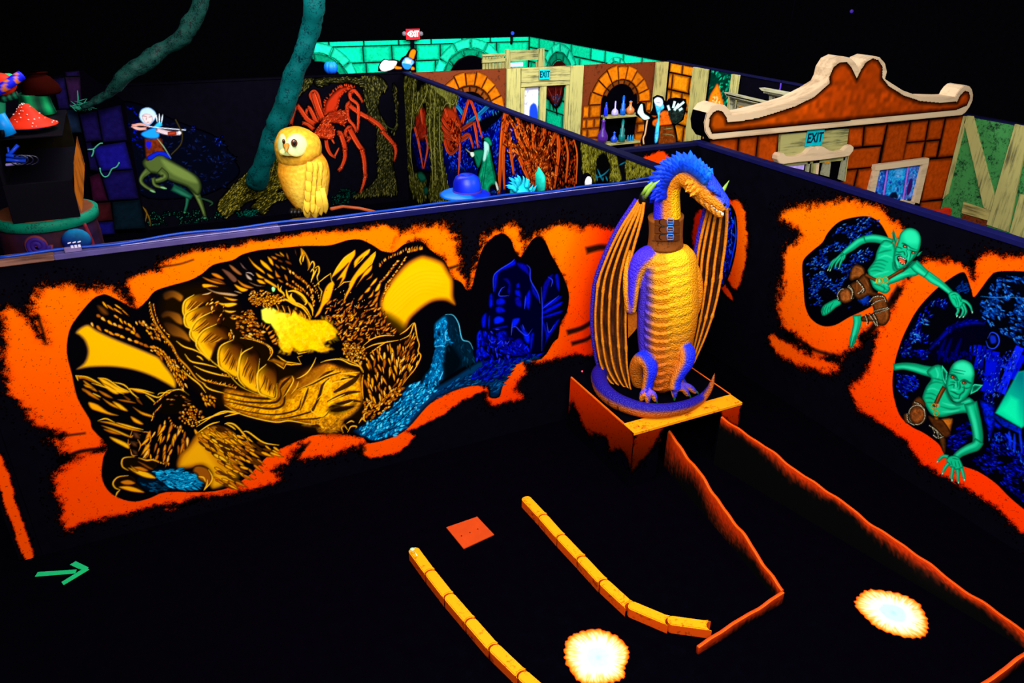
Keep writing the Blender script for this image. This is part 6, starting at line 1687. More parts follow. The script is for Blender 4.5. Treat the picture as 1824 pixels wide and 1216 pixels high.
# wings
def wing(outer, inner, d_out, d_in, fingers, rim, flip):
    n = 70
    O, I = resample(np.array(outer, float), n), resample(np.array(inner, float), n)
    nu = 44
    V, C = [], []
    fu = np.array(fingers)
    for i in range(n):
        v = i / (n - 1)
        for j in range(nu):
            u = j / (nu - 1)
            x, y = O[i] * (1 - u) + I[i] * u
            d = d_out * (1 - u) + d_in * u
            k = np.min(np.abs(fu - u))
            gap = np.clip(k / .10, 0, 1)
            d += .06 * gap * math.sin(math.pi * min(1, v * 1.05)) + .012 * math.sin(v * 46 + u * 9) * gap * .5
            V.append(J(x, y, d))
            c = np.array([206, 106, 8.]) * (1 - sstep(.1, .9, gap)) + np.array([72, 28, 3.]) * sstep(.1, .9, gap)  # skin darkens between the fingers, fold shade put into the colour
            c = c * (.86 + .2 * math.sin(v * 60 + u * 14 + 2 * math.sin(u * 30)))
            C.append(c)
    F = [(i * nu + j, i * nu + j + 1, (i + 1) * nu + j + 1, (i + 1) * nu + j) for i in range(n - 1) for j in range(nu - 1)]
    w = empty('wing', (0, 0, 0))
    w.parent = statue
    w.location = (0, 0, 0)
    V = np.array(V)
    # give the skin a back so it is not paper thin
    Bk = V + HD * .012
    m_ = n * nu
    F2 = [tuple(m_ + q for q in f[::-1]) for f in F]
    rimF = [(j, m_ + j, m_ + j + 1, j + 1) for j in range(nu - 1)] + [((n - 1) * nu + j + 1, m_ + (n - 1) * nu + j + 1, m_ + (n - 1) * nu + j, (n - 1) * nu + j) for j in range(nu - 1)]
    mesh_obj('membrane', np.vstack([V, Bk]), F + F2 + rimF, M['wingskin'], w, np.vstack([C, np.tile([52, 30, 200.], (m_, 1))]), True)
    for q, u in enumerate(fu):
        P, R = [], []
        for i in range(n):
            v = i / (n - 1)
            x, y = O[i] * (1 - u) + I[i] * u
            P.append(J(x, y, d_out * (1 - u) + d_in * u - .012))
            kn = sum(math.exp(-((v - a) / .012) ** 2) for a in (.43 + .03 * q, .68 + .02 * q))
            R.append((.0155 * (1 - .4 * v) + .007 * kn))
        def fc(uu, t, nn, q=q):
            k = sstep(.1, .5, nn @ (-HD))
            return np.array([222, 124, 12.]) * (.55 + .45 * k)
        tube('wing_finger', P, R, M['wingskin'], w, 10, col=fc)
    P, R = [], []
    for i in range(n):
        v = i / (n - 1)
        x, y = O[i] if not flip else I[i]
        s = -1 if not flip else 1
        P.append(J(x + (-4.5 if not flip else -3), y, (d_out if not flip else d_in) + .035))
        R.append(.026 * (1 - .45 * v) * (1 if not flip else (1 - v) ** .6 + .15))
    tube('wing_edge', P, R, M['skin'], w, 12, col=lambda uu, t, nn: np.array([54, 28, 190.]) * (1 - .35 * uu))
    return w
wing([(1139, 356), (1124, 378), (1108, 402), (1092, 432), (1077, 466), (1065, 500), (1060, 540), (1059, 580), (1063, 620), (1071, 655), (1087, 681), (1107, 697), (1121, 702)],
     [(1147, 360), (1145, 382), (1139, 408), (1131, 437), (1123, 470), (1119, 502), (1117, 540), (1116, 580), (1117, 620), (1118, 650), (1121, 675), (1123, 692), (1124, 702)], .03, -.03, [.03, .22, .45, .72, .97], True, False)
wing([(1296, 370), (1296, 400), (1293, 440), (1288, 475), (1285, 500), (1278, 535), (1268, 570), (1255, 605), (1240, 638), (1235, 648)],
     [(1263, 365), (1253, 400), (1246, 430), (1241, 460), (1239, 490), (1237, 520), (1235, 550), (1232, 580), (1229, 610), (1228, 645)], .10, .16, [.04, .32, .58, .8, .97], True, True)
# wrist socket and its two long claws
tube('wrist_cap', [J(1148, 368, .02), J(1147, 356, .0), J(1146, 345, -.02)], [.042, .05, .03], M['ink'], statue, 12)
for k, (dx, dy) in enumerate(((0, 0), (5, 5))):
    P = [J(1144 + dx, 347 + dy, -.02 - .03 * k), J(1152 + dx, 335 + dy * .8, -.04 - .03 * k), J(1164 + dx * .6, 325 + dy * .6, -.06 - .03 * k), J(1178, 320 + dy * .4, -.08 - .02 * k), J(1190, 321.5, -.09)]
    tube('wing_claw', P, [.017, .019, .018, .013, .004], M['horn'], statue, 10)
# elbow web
web = [J(1118, 560, -.02), J(1134, 556, -.05), J(1136, 582, .0), J(1128, 592, .02), J(1119, 602, .03)]
mesh_obj('elbow_web', web + [p + HD * .02 for p in web], [(0, 1, 2, 3, 4), (9, 8, 7, 6, 5), (0, 5, 6, 1), (1, 6, 7, 2), (2, 7, 8, 3), (3, 8, 9, 4), (4, 9, 5, 0)], M['wingskin'], statue, np.tile([206., 104, 10], (10, 1)))
# claws on the feet
for B, d in TOES:
    d = d / np.linalg.norm(d)
    cone('claw', B - d * .01 + np.array([0, 0, .006]), B + d * .062 + np.array([0, 0, -.010]), .017, M['claw'], statue, 8, bend=[0, 0, .014])
# leather collar with three buckled straps
M['leather'] = speckled('tooled_leather', (128, 66, 18), (60, 26, 8), 50, .35)
M['leather_d'] = solid('leather_dark', (92, 44, 14), .6, .1)
M['buckle'] = solid('buckle_blue', (54, 124, 232), .3, .4)
col_rows = [(1185, 438, 29, .02, .98), (1185.5, 425, 27.5, .015, .98), (1186, 410, 27, .01, .98), (1186, 395, 27.5, .005, .98), (1186, 385, 28.5, .0, .98)]
cv_, cf_, cc_ = pxtube(col_rows, 14, 40)
collar = mesh_obj('collar', cv_, cf_, M['leather'], statue, None, True)
for k in range(3):
    y = 395 + 13.5 * k
    ang = np.linspace(-2.35, -.5, 16)
    top, bot = [], []
    for a in ang:
        x = 1186 + 28.3 * math.cos(a)
        d = math.sin(a) * 28.3 * UM * .98
        sag = 3.0 * math.sin(a)
        top.append(J(x, y - 5 - sag * .4, d - .004)); bot.append(J(x, y + 5 - sag * .4, d - .004))
    V = np.array(top + bot + [p - HD * .012 for p in top] + [p - HD * .012 for p in bot])
    n = len(ang)
    F = []
    for i in range(n - 1):
        F += [(2 * n + i, 2 * n + i + 1, 3 * n + i + 1, 3 * n + i), (i, i + 1, 2 * n + i + 1, 2 * n + i), (n + i + 1, n + i, 3 * n + i, 3 * n + i + 1)]
    st = mesh_obj('strap', V, F, M['leather_d'], collar)
    cx = 1194
    d = -math.sqrt(max(0, 28.3 ** 2 - (cx - 1186) ** 2)) * UM - .024
    ring = [(-5, -4.6), (5, -4.6), (5.4, 0), (5, 4.6), (-5, 4.6), (-5.4, 0), (-5, -4.6)]
    tube('buckle', [J(cx + a, y + b, d) for a, b in ring], .0055, M['buckle'], collar, 6)
    tube('prong', [J(cx - 5, y, d), J(cx + 1, y + .5, d - .004), J(cx + 5.5, y, d)], .0045, M['buckle'], collar, 6)
    ring = [(-14 + 6 * math.cos(a), 5 * math.sin(a)) for a in np.linspace(0, 6.28, 12)]
    tube('keeper', [J(cx + a, y + b, d + .012) for a, b in ring], .004, M['ink'], collar, 5)

# rest everything on the pedestal top
for o in [c for c in statue.children_recursive if c.type == 'MESH']:
    z0 = float(parent_origin(o.parent)[2])
    for v in o.data.vertices:
        if v.co.z + z0 < .604:
            v.co.z = .604 - z0
# pedestal: open-fronted box with orange sponged edges
M['ped_black'] = solid('pedestal_black', (4, 3, 9), .8, .0)
px0, px1, py0, py1, pz = 3.49, 4.72, 4.515, 5.62, .60
ped = empty('pedestal', ((px0 + px1) / 2, (py0 + py1) / 2, 0), 'black display box with orange sponged front edge and sides under the dragon statue', 'pedestal')
box('top_board', (px0, py0 + .17, pz - .03), (px1 - .005, py1, pz), M['ped_black'], ped)
box('front_board', (px0, py0, pz - .03), (px1, py0 + .17, pz + .002), M['orange_top'], ped)
box('side_panel', (px0, py0 + .004, 0), (px0 + .03, py1, pz - .03), M['ped_black'], ped)
box('side_panel', (px1 - .03, py0 + .004, 0), (px1, py1, pz - .03), M['ped_black'], ped)
box('back_panel', (px0 + .03, py1 - .03, 0), (px1 - .03, py1, pz - .03), M['ped_black'], ped)
box('front_panel', (px0 + .03, py0 + .004, 0), (px0 + .30, py0 + .03, pz - .03), M['ped_black'], ped)
box('front_panel', (px1 - .24, py0 + .004, 0), (px1 - .03, py0 + .03, pz - .03), M['ped_black'], ped)
M['edge_or'] = solid('orange_edge', (246, 96, 10), .6, .1)
box('edge_strip', (px0 - .004, py0 + .17, pz - .012), (px0 + .012, py1, pz + .004), M['edge_or'], ped, .002)
box('edge_strip', (px1 - .012, py0 + .17, pz - .012), (px1 + .003, py1, pz + .004), M['edge_or'], ped, .002)
RD = lambda X, Y: np.stack([np.full_like(X, 216.), np.full_like(X, 44.), np.zeros_like(X)], -1) * (1 - np.clip((Y - 690) / 190, 0, .7))[..., None]
cvp = Canvas(0, px0, py0 + .004, py1, .06, pz - .005, .006)
cvp.spray(smooth(S("1013,668 1030,684 1060,710 1095,740 1131,772 1126,838 1118,815 1106,800 1096,806 1085,802 1082,780 1070,772 1056,774 1044,764 1036,745 1026,725 1018,712 1012,740 1009,735"), 2, True), RD, 13)
canvas_obj('side_paint', cvp, M['mural'], ped)
cvp = Canvas(1, py0, px0 + .004, px0 + .5, .06, pz - .03, .006)
cvp.spray(smooth(S("1131,771 1160,763 1181,757 1178,770 1168,790 1156,808 1142,822 1126,842 1123,830"), 2, True), RD, 12)
canvas_obj('front_paint', cvp, M['mural'], ped)
cvp = Canvas(1, py0, px1 - .4, px1 - .002, .06, pz - .03, .006)
cvp.spray(S("1276,731 1300,722 1320,714 1318,735 1314,757 1304,752 1290,745"), RD, 6)
canvas_obj('front_paint', cvp, M['mural'], ped)
# ---------------------------------------------------------------- golf hole: rails, borders, patches
def rail(name, P0, P1, h0, h1, label, wave=.014, seed=0, drop=.5, face=1, band=None):
    """thin board with a wavy sponged top edge; paint fades to black down its sides"""
    r = np.random.RandomState(seed)
    P0, P1 = np.array(P0, float), np.array(P1, float)
    L = np.linalg.norm(P1 - P0)
    n = max(24, int(L / .018))
    ph = r.rand(4) * 6
    d = (P1 - P0) / L
    s = np.array([-d[1], d[0]]) * face
    V, C, F = [], [], []
    m = 14
    nz = r.rand(n + 1, m + 1)
    for i in range(n + 1):
        u = i / n
        x = u * L
        wv = wave * (math.sin(x * 9 + ph[0]) + .7 * math.sin(x * 17 + ph[1]) + .4 * math.sin(x * 31 + ph[2]))
        h = h0 + (h1 - h0) * u + wv
        c = P0 + d * x
        fade = (drop * (h0 + (h1 - h0) * u)) * (.8 + .3 * math.sin(x * 6 + ph[3]) + .25 * nz[i, 0])
        if band:
            fade = band * (.8 + .3 * math.sin(x * 6 + ph[3]) + .25 * nz[i, 0])
        row = []
        for k in range(m + 1):
            z = h * (1 - (k / m) ** (2.6 if band else 1))
            row.append((c[0] + s[0] * .012, c[1] + s[1] * .012, z))
            t = np.clip((h - z) / max(fade, .01), 0, 3)
            q = np.clip(1.15 - t * 1.1 + .35 * (nz[i, k] - .5), 0, 1)
            C.append((np.array([255, 96, 6.]) if k == 0 else np.array([222, 52, 2.])) * q)
        for k in range(m + 1):
            z = h * (k / m)
            row.append((c[0] - s[0] * .012, c[1] - s[1] * .012, z))
            C.append(np.array([200, 50, 2.]) * (k / m) ** 1.5)
        V += row
    w = 2 * (m + 1)
    # lighter top edge
    for i in range(n):
        for k in range(w - 1):
            F.append((i * w + k, i * w + k + 1, (i + 1) * w + k + 1, (i + 1) * w + k))
        F.append((i * w + w - 1, i * w, (i + 1) * w, (i + 1) * w + w - 1))
    F.append(tuple(range(w))); F.append(tuple(range(n * w, (n + 1) * w))[::-1])
    V = np.array(V)
    V2, o = V, None
    ob = mesh_obj(name, V2, F, M['plain'], None, C)
    return tag(ob, label, 'rail')
rail('fairway_rail', (4.00, 4.66), (3.74, 2.87), .40, .125, 'tall wavy orange rail slanting from the pedestal front, fading to black below', .010, 1, .85, -1)
rail('fairway_rail', (3.745, 2.865), (2.87, 2.76), .105, .07, 'short wavy orange rail across the near end, joining the slanting rail to the block border', .006, 2, 1.3, 1)
rail('fairway_rail', (4.46, 4.49), (5.02, 1.74), .53, .105, 'long wavy orange rail running along the right side of the golf fairway', .008, 3, 1.0, -1, .10)
rail('fairway_rail', (5.00, 1.73), (4.10, 1.67), .105, .105, 'wavy orange rail crossing the near right corner of the golf fairway', .007, 4, 1.2, 1)

M['curb'] = speckled('curb_orange', (255, 158, 4), (140, 46, 0), 34, .28)
M['curb_side'] = speckled('curb_side_red', (222, 74, 4), (92, 18, 0), 30, .45)
def border(label, pix, w, h, extra=None):
    pts = [hit(x, y, 2, h)[:2] for x, y in pix]
    th = empty('stone_border', (pts[0][0], pts[0][1], 0), label, 'border')
    for i in range(len(pts) - 1):
        a, b = np.array(pts[i]), np.array(pts[i + 1])
        d = b - a
        L = np.linalg.norm(d); d /= L
        s = np.array([-d[1], d[0]])
        g = .012
        poly = []
        for t in np.linspace(math.pi / 2, 3 * math.pi / 2, 8):          # rounded start
            poly.append(a + d * (g + (w / 2) * (1 + math.cos(t)) * .8) + s * (w / 2) * math.sin(t))
        for t in np.linspace(-math.pi / 2, math.pi / 2, 8):              # hollow end that cups the next block
            poly.append(b + d * (-.002 + (w / 2) * .8 * (1 - math.cos(t))) + s * (w / 2) * math.sin(t))
        poly = np.array(poly)
        bm = bmesh.new()
        r = np.random.RandomState(i)
        top = [bm.verts.new((p[0], p[1], h)) for p in poly]
        c = poly.mean(0)
        low = [bm.verts.new((p[0] + s[0] * 0, p[1], 0)) for p in poly]
        bm.faces.new(top)
        n = len(poly)
        for k in range(n):
            j = (k + 1) % n
            f = bm.faces.new((top[k], low[k], low[j], top[j])); f.material_index = 1
        bmesh.ops.recalc_face_normals(bm, faces=bm.faces)
        es = [e for e in bm.edges if abs(e.verts[0].co.z - h) < 1e-6 and abs(e.verts[1].co.z - h) < 1e-6]
        bmesh.ops.bevel(bm, geom=es, offset=.007, segments=2, affect='EDGES')
        o = bm_obj('block', bm, M['curb'], th)
        o.data.materials.append(M['curb_side'])
    return th, pts
bl, bp = border('left chain of golden orange border blocks with rounded ends, green disc on its first block', [(733, 973), (763, 1014), (796, 1056), (834, 1100), (875, 1147), (925, 1195), (972, 1236), (1020, 1280)], .088, .085)
br, _ = border('right chain of golden orange border blocks bending towards the slanting rail', [(933, 882), (964, 915), (996, 951), (1032, 989), (1071, 1031), (1117, 1073), (1186, 1102), (1259, 1112)], .088, .085)
M['mint'] = solid('mint_white', (196, 240, 190), .4, .1)
c = hit(734.5, 978, 2, .087)
bt = lathe('disc', [(0.001, 0), (.018, 0), (.018, .004), (.001, .004)], c, M['mint'], bl, 16)
c2_, c3_ = hit(739, 983.5, 2, .089), hit(743, 989.5, 2, .089)
tube('tag', [c2_, c3_], .005, M['mint'], bl, 6)
# bright painted pools on the floor
def pool(pix, label, seed):
    ctr = np.array([hit(x, y, 2, 0)[:2] for x, y in pix])
    c = ctr.mean(0)
    ang = np.arctan2(ctr[:, 1] - c[1], ctr[:, 0] - c[0]); o = np.argsort(ang)
    ctr = smooth(ctr[o], 10, True)
    r = np.random.RandomState(seed)
    n = len(ctr)
    rag = 1 + .035 * (r.rand(n) - .5) + .02 * np.sin(np.arange(n) * 1.3)
    V, C, F = [(c[0], c[1], .004)], [np.array([164, 222, 250.])], []
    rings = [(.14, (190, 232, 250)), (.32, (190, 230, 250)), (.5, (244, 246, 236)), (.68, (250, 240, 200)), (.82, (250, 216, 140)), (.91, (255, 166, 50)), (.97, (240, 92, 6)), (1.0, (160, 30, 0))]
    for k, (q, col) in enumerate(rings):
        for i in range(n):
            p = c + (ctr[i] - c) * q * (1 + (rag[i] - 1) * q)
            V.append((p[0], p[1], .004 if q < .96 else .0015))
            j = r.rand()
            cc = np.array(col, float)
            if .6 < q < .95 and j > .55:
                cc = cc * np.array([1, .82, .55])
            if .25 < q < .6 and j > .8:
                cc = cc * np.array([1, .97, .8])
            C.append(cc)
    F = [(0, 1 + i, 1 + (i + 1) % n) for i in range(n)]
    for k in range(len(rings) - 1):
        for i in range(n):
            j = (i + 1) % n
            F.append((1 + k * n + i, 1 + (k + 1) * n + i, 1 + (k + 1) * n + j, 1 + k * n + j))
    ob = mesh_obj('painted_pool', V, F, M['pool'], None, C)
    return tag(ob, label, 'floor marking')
M['pool'] = painted('pool_paint', .8, .0, .06, 40)
pool([(1005, 1165), (1010, 1138), (1030, 1126), (1063, 1120), (1095, 1130), (1117, 1150), (1121, 1170), (1113, 1190), (1112, 1207), (1090, 1216), (1060, 1221), (1035, 1217), (1012, 1190)], 'ragged white pool with orange rim on the floor between the two block borders', 1)
pool([(1522, 1076), (1530, 1060), (1546, 1050), (1580, 1052), (1612, 1060), (1637, 1075), (1651, 1100), (1653, 1118), (1648, 1133), (1625, 1137), (1590, 1130), (1560, 1117), (1538, 1097)], 'ragged white pool with orange rim on the fairway beside the right rail', 2)
# rubber tee mat and tape arrow
M['mat'] = solid('tile_orange', (198, 64, 18), .7, .05, .08)
q = [hit(x, y, 2, 0) for x, y in ((795, 940), (850, 921), (880, 953), (826, 978))]
V = [(p[0], p[1], 0) for p in q] + [(p[0], p[1], .008) for p in q]
tee = mesh_obj('tee_mat', V, [(0, 1, 5, 4), (1, 2, 6, 5), (2, 3, 7, 6), (3, 0, 4, 7), (4, 5, 6, 7)], M['mat'], None)
tag(tee, 'flat square orange tee mat with three small holes on the black floor', 'mat')
M['hole'] = solid('mat_hole', (70, 16, 4), .8, 0)
for x, y in ((822, 954), (837, 948), (851, 942)):
    p = hit(x, y, 2, .009)
    lathe('hole', [(.001, 0), (.006, 0), (.006, .001), (.001, .001)], p, M['hole'], tee, 10)
M['tape'] = solid('tape_green', (22, 186, 112), .6, .1, .08)
ar = empty('tape_arrow', tuple(hit(130, 1018, 2, 0)), 'arrow of three green tape strips on the black floor by the left wall', 'floor marking')
for k, s in enumerate(("62,1027 67.5,1018.5 137,1014 134,1021", "109.5,1036.5 113.5,1042 159,1014.5 154,1009", "124.5,1005.8 135,999.5 158,1010.5 152,1016 140,1013")):
    p = [hit(x, y, 2, 0) for x, y in S(s)]
    n = len(p)
    z0, z1 = .0008 * k, .0012 + .0008 * k
    mesh_obj('tape_strip', [(a[0], a[1], z0) for a in p] + [(a[0], a[1], z1) for a in p], [tuple(range(n, 2 * n))] + [(i, (i + 1) % n, n + (i + 1) % n, n + i) for i in range(n)], M['tape'], ar)
# tiny red sensor lights on the left wall beside the statue
sl = empty('sensor_light', tuple(hit(1037, 660, 1, 5.78)), 'tiny red sensor light on the left wall just left of the pedestal', 'light')
ball('lens', hit(1037, 661, 1, 5.77), .009, glow('red_lens', (255, 60, 90), 3.0), sl, 10, 6)
box('casing', hit(1037, 661, 1, 5.78) + np.array([-.012, -.004, -.03]), hit(1037, 661, 1, 5.78) + np.array([.012, 0, .03]), M['black'], sl)

# ---------------------------------------------------------------- owl on its stump behind the left wall
M['owl'] = painted('owl_paint', .6, .12, .16, 45, .35, 30)
M['owlface'] = painted('owl_face', .6, .12, .06, 45)
OY = 6.16
def O3(x, y, d=0.0):
    return hit(x, y, 1, OY + d)
base = O3(543, 385)
owl = empty('owl_figure', tuple(O3(543, 388)), 'large golden yellow owl figure with pale face perched above the left wall', 'figure')
ou = float((base - CAM) @ CF) / FPX
rows = [(548, 386, 6), (552, 378, 18), (552, 365, 27), (549, 348, 35), (545, 330, 41), (542, 312, 44), (539, 297, 43.5), (536, 285, 39), (534, 276, 35.5)]
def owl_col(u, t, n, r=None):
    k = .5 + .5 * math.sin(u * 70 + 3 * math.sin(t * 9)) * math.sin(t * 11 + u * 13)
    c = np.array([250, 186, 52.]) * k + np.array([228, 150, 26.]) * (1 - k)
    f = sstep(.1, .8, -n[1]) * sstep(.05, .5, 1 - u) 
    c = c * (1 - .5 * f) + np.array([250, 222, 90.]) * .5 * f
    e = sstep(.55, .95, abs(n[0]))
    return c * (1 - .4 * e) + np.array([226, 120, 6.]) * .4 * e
R_ = resample(np.array(rows, float), 60)
P = np.array([O3(x, y) for x, y, w in R_])
V, F, C = tube_data(P, [(w * ou, w * ou * .82) for x, y, w in R_], 40, owl_col, True, (0, 1, 0))
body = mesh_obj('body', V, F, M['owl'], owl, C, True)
hr = [(535, 288, 30), (532, 276, 38), (531, 262, 40), (530, 250, 38), (529, 239, 32), (529, 231, 22), (529, 226, 8)]
R_ = resample(np.array(hr, float), 30)
P = np.array([O3(x, y, -.01) for x, y, w in R_])
V, F, C = tube_data(P, [(w * ou * .98, w * ou * .95) for x, y, w in R_], 36, lambda u, t, n: np.array([250, 180, 44.]) * (.93 + .07 * math.sin(u * 26 + 4 * math.sin(t * 7))), True, (0, 1, 0))
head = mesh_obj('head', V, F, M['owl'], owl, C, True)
# face discs, angled to the viewer's left
def disc(name, cx, cy, rx, ry, d, col, edge, m, parent, tilt=0.0, bulge=.02):
    V, C, F = [], [], []
    n = 28
    V.append(O3(cx, cy, d - bulge)); C.append(np.array(col, float))
    for q, k in ((.5, 0), (.85, .15), (1.0, 1)):
        for i in range(n):
            a = 2 * math.pi * i / n
            V.append(O3(cx + rx * q * math.cos(a), cy + ry * q * math.sin(a), d - bulge * (1 - q * q) + tilt * q * math.cos(a)))
            C.append(mixc(col, edge, k))
    F = [(0, 1 + i, 1 + (i + 1) % n) for i in range(n)]
    for r in range(2):
        F += [(1 + r * n + i, 1 + (r + 1) * n + i, 1 + (r + 1) * n + (i + 1) % n, 1 + r * n + (i + 1) % n) for i in range(n)]
    return mesh_obj(name, V, F, m, parent, C, True)
fd1 = disc('face_disc', 528, 258, 20, 21, -.22, (226, 244, 176), (240, 200, 90), M['owlface'], head, .05)
fd2 = disc('face_disc', 502.5, 257, 8, 20, -.20, (226, 246, 180), (236, 200, 90), M['owlface'], head, -.05)
bib = disc('chin_disc', 517, 270, 19, 8, -.225, (220, 236, 150), (236, 190, 70), M['owlface'], head, .03)
M['owleye'] = solid('owl_eye', (84, 40, 20), .2, .5)
for x, y, r in ((524, 254.5, 6.4), (505.5, 252, 4.2)):
    e_ = ball('eye', O3(x, y, -.262), r * ou, M['owleye'], head, 16, 10, (.85 if r > 5 else .6, .6, 1))
    ball('pupil', O3(x - .6, y, -.262) - np.array([0, r * ou * .45, 0]), r * ou * .5, M['ink'], e_, 10, 8, (.8, .6, 1))
M['beak'] = solid('beak_orange', (214, 130, 40), .4, .2)
cone('beak', O3(510, 258, -.25), O3(508, 273, -.30), .026, M['beak'], head, 10, bend=[0, -.02, 0])
# wing feathers laid in overlapping rows down the back and side
rf = np.random.RandomState(3)
for k in range(9):
    u = k / 8
    x0, y0 = 560 - 5 * u + 8 * (k % 2), 288 + 66 * u
    for j in range(3):
        xa = x0 + (j - 1) * 9
        hw = 5.5
        L = 26
        dpt = -.22 + .10 * abs(xa - 548) / 22
        P = [O3(xa, y0, dpt), O3(xa + 1, y0 + L * .5, dpt - .012), O3(xa + 1.5, y0 + L, dpt + .004)]
        Q = resample(np.array(P), 7)
        V, F, C = tube_data(Q, [(hw * ou * w, .006) for w in (.7, 1, 1.05, 1, .85, .55, .12)], 8, np.array([246, 186, 50.]) * rf.uniform(.9, 1.06), True, (0, 1, 0))
        if 504 < xa < 582 and y0 + L < 384:
            mesh_obj('wing_feather', V, F, M['owlface'], owl, C, True)
for k, (a, b) in enumerate((((566, 340), (572, 384)), ((574, 335), (580, 380)), ((556, 352), (562, 390)), ((546, 360), (548, 390)))):
    Q = resample(np.array([O3(*a, -.19 + .03 * k), O3((a[0] + b[0]) / 2, (a[1] + b[1]) / 2, -.17), O3(*b, -.10)]), 8)
    V, F, C = tube_data(Q, [(7 * ou * w, .008) for w in (.6, .9, 1, 1, .95, .8, .5, .1)], 8, np.array([250, 196, 60.]), True, (0, 1, 0))
    mesh_obj('tail_feather', V, F, M['owlface'], owl, C, True)
M['stump'] = boards('perch_wood', (176, 128, 40), (80, 50, 10), 2)
pc = O3(537, 384, -.02)
st = lathe('perch_post', [(.15, -pc[2]), (.15, -.3), (.155, -.09), (.15, -.06), (.10, -.05)], pc, M['stump'], None, 20)
tag(st, 'wooden perch post standing behind the left wall under the owl', 'post')
for k, x in enumerate((520, 526, 533)):
    tube('toe', [O3(x, 374, -.16), O3(x - 1, 379, -.2), O3(x - 1, 384, -.19)], [.02, .022, .012], M['ink'], owl, 8)
# ---------------------------------------------------------------- cables lying along the wall top
M['cable_b'] = solid('cable_blue', (14, 56, 160), .35, .2)
M['cable_w'] = solid('rope_light_white', (150, 140, 196), .35, .2)
xs = np.linspace(-.95, 4.6, 90)
wob = lambda x, a: .018 * math.sin(x * 3.1 + a) + .012 * math.sin(x * 7.3 + a * 2)
tag(tube('cable', [(x, 5.838 + wob(x, 0), 2.452 + .004 * math.sin(x * 9)) for x in xs], .010, M['cable_b'], None, 7), 'blue cable snaking along the top of the left wall', 'cable')
tag(tube('rope_light', [(x, 5.775 + .004 * math.sin(x * 4), 2.447) for x in xs[12:]], .0035, M['cable_w'], None, 6), 'thin white string light along the front edge of the left wall top', 'cable')
M['tanc'] = solid('cable_brown', (150, 66, 30), .5, .1)
tag(tube('hose', [O3(590, 372, -.1), O3(610, 368, .1), O3(640, 371, .1), O3(662, 376, .0), O3(690, 384, -.1)], .014, M['tanc'], None, 8), 'brown hose arching behind the left wall to the right of the owl', 'hose')
ad = empty('power_adapter', tuple(hit(129, 447, 1, 5.79)), 'small lavender adapter box with pale label on the left wall top', 'adapter')
p0 = hit(115, 447, 1, 5.79); p1 = hit(144, 436, 1, 5.79)
box('case', (p0[0], 5.775, 2.44), (p1[0], 5.802, max(p0[2], p1[2]) - .005), solid('adapter_case', (112, 92, 138), .5, .1), ad)
lb = solid('adapter_label', (206, 196, 222), .5, .1)
for k in range(3):
    box('label_mark', (p0[0] + .045 + .022 * k, 5.773, 2.47), (p0[0] + .061 + .022 * k, 5.775, 2.49), lb, ad, 0)
for k in range(3):
    tube('label_mark', [(p0[0] + .03 + .03 * k, 5.785, 2.503), (p0[0] + .05 + .03 * k, 5.79, 2.506)], .005, lb, ad, 6)
# ---------------------------------------------------------------- street facade, timber wall, cellar and castle behind
rb = np.random.RandomState(21)
def jit(c, r, a=.10):
    return np.clip(np.array(c, float) * (1 + r.uniform(-a, a)), 0, 255)
def ashlar(parent, fr, a0, a1, z0, z1, rh, wr, col, edge, r, gap=.012, skip=None, name='stone'):
    z = z0
    while z < z1 - .05:
        h = min(rh * r.uniform(.8, 1.2), z1 - z)
        if z1 - (z + h) < .08:
            h = z1 - z
        a = a0 - r.uniform(0, .4)
        while a < a1 - .03:
            w = r.uniform(*wr)
            b = min(a + w, a1)
            if a1 - b < .12:
                b = a1
            lo = max(a, a0)
            if b - lo > .06 and not (skip and skip((lo + b) / 2, z + h / 2)):
                q = [(lo + gap, z + gap), (b - gap, z + gap), (b - gap, z + h - gap), (lo + gap, z + h - gap)]
                piece(name, q, fr, .015, M['stone'], parent, jit(col, r), edge, ins=min(.10, h * .25))
            a = b
        z += h
def arch(parent, fr, ca, cz, r0, r1, n, t0, t1, col, edge, r, depth=.04, name='voussoir', ins=.06, uneven=0.0):
    ts = np.linspace(t0, t1, n + 1)
    for i in range(n):
        a, b = ts[i] + .012, ts[i + 1] - .012
        R1 = r1 * (1 + uneven * r.uniform(-.5, .5))
        out = [(ca + R1 * math.cos(t), cz + R1 * math.sin(t)) for t in np.linspace(a, b, 4)] + [(ca + (r0 + .008) * math.cos(t), cz + (r0 + .008) * math.sin(t)) for t in np.linspace(b, a, 4)]
        piece(name, out, fr, depth, M['stone'], parent, jit(col, r), edge, ins=ins)
def half_disc(name, fr, ca, cz, r, zb, d, m, parent):
    P = [(ca + r * math.cos(t), cz + r * math.sin(t)) for t in np.linspace(0, math.pi, 16)] + [(ca - r, zb), (ca + r, zb)]
    return prism(name, P, fr, .0, d, m, parent)
def pbox(name, s, ax, plane, d0, d1, m, parent, ox=0, oy=0, k=1.0, bevel=0.0):
    return prism(name, px_poly(s, ax, plane, ox, oy, k), frame_fn(ax, plane), d0, d1, m, parent, bevel)
GR, GRD = (8, 236, 172), (0, 118, 88)
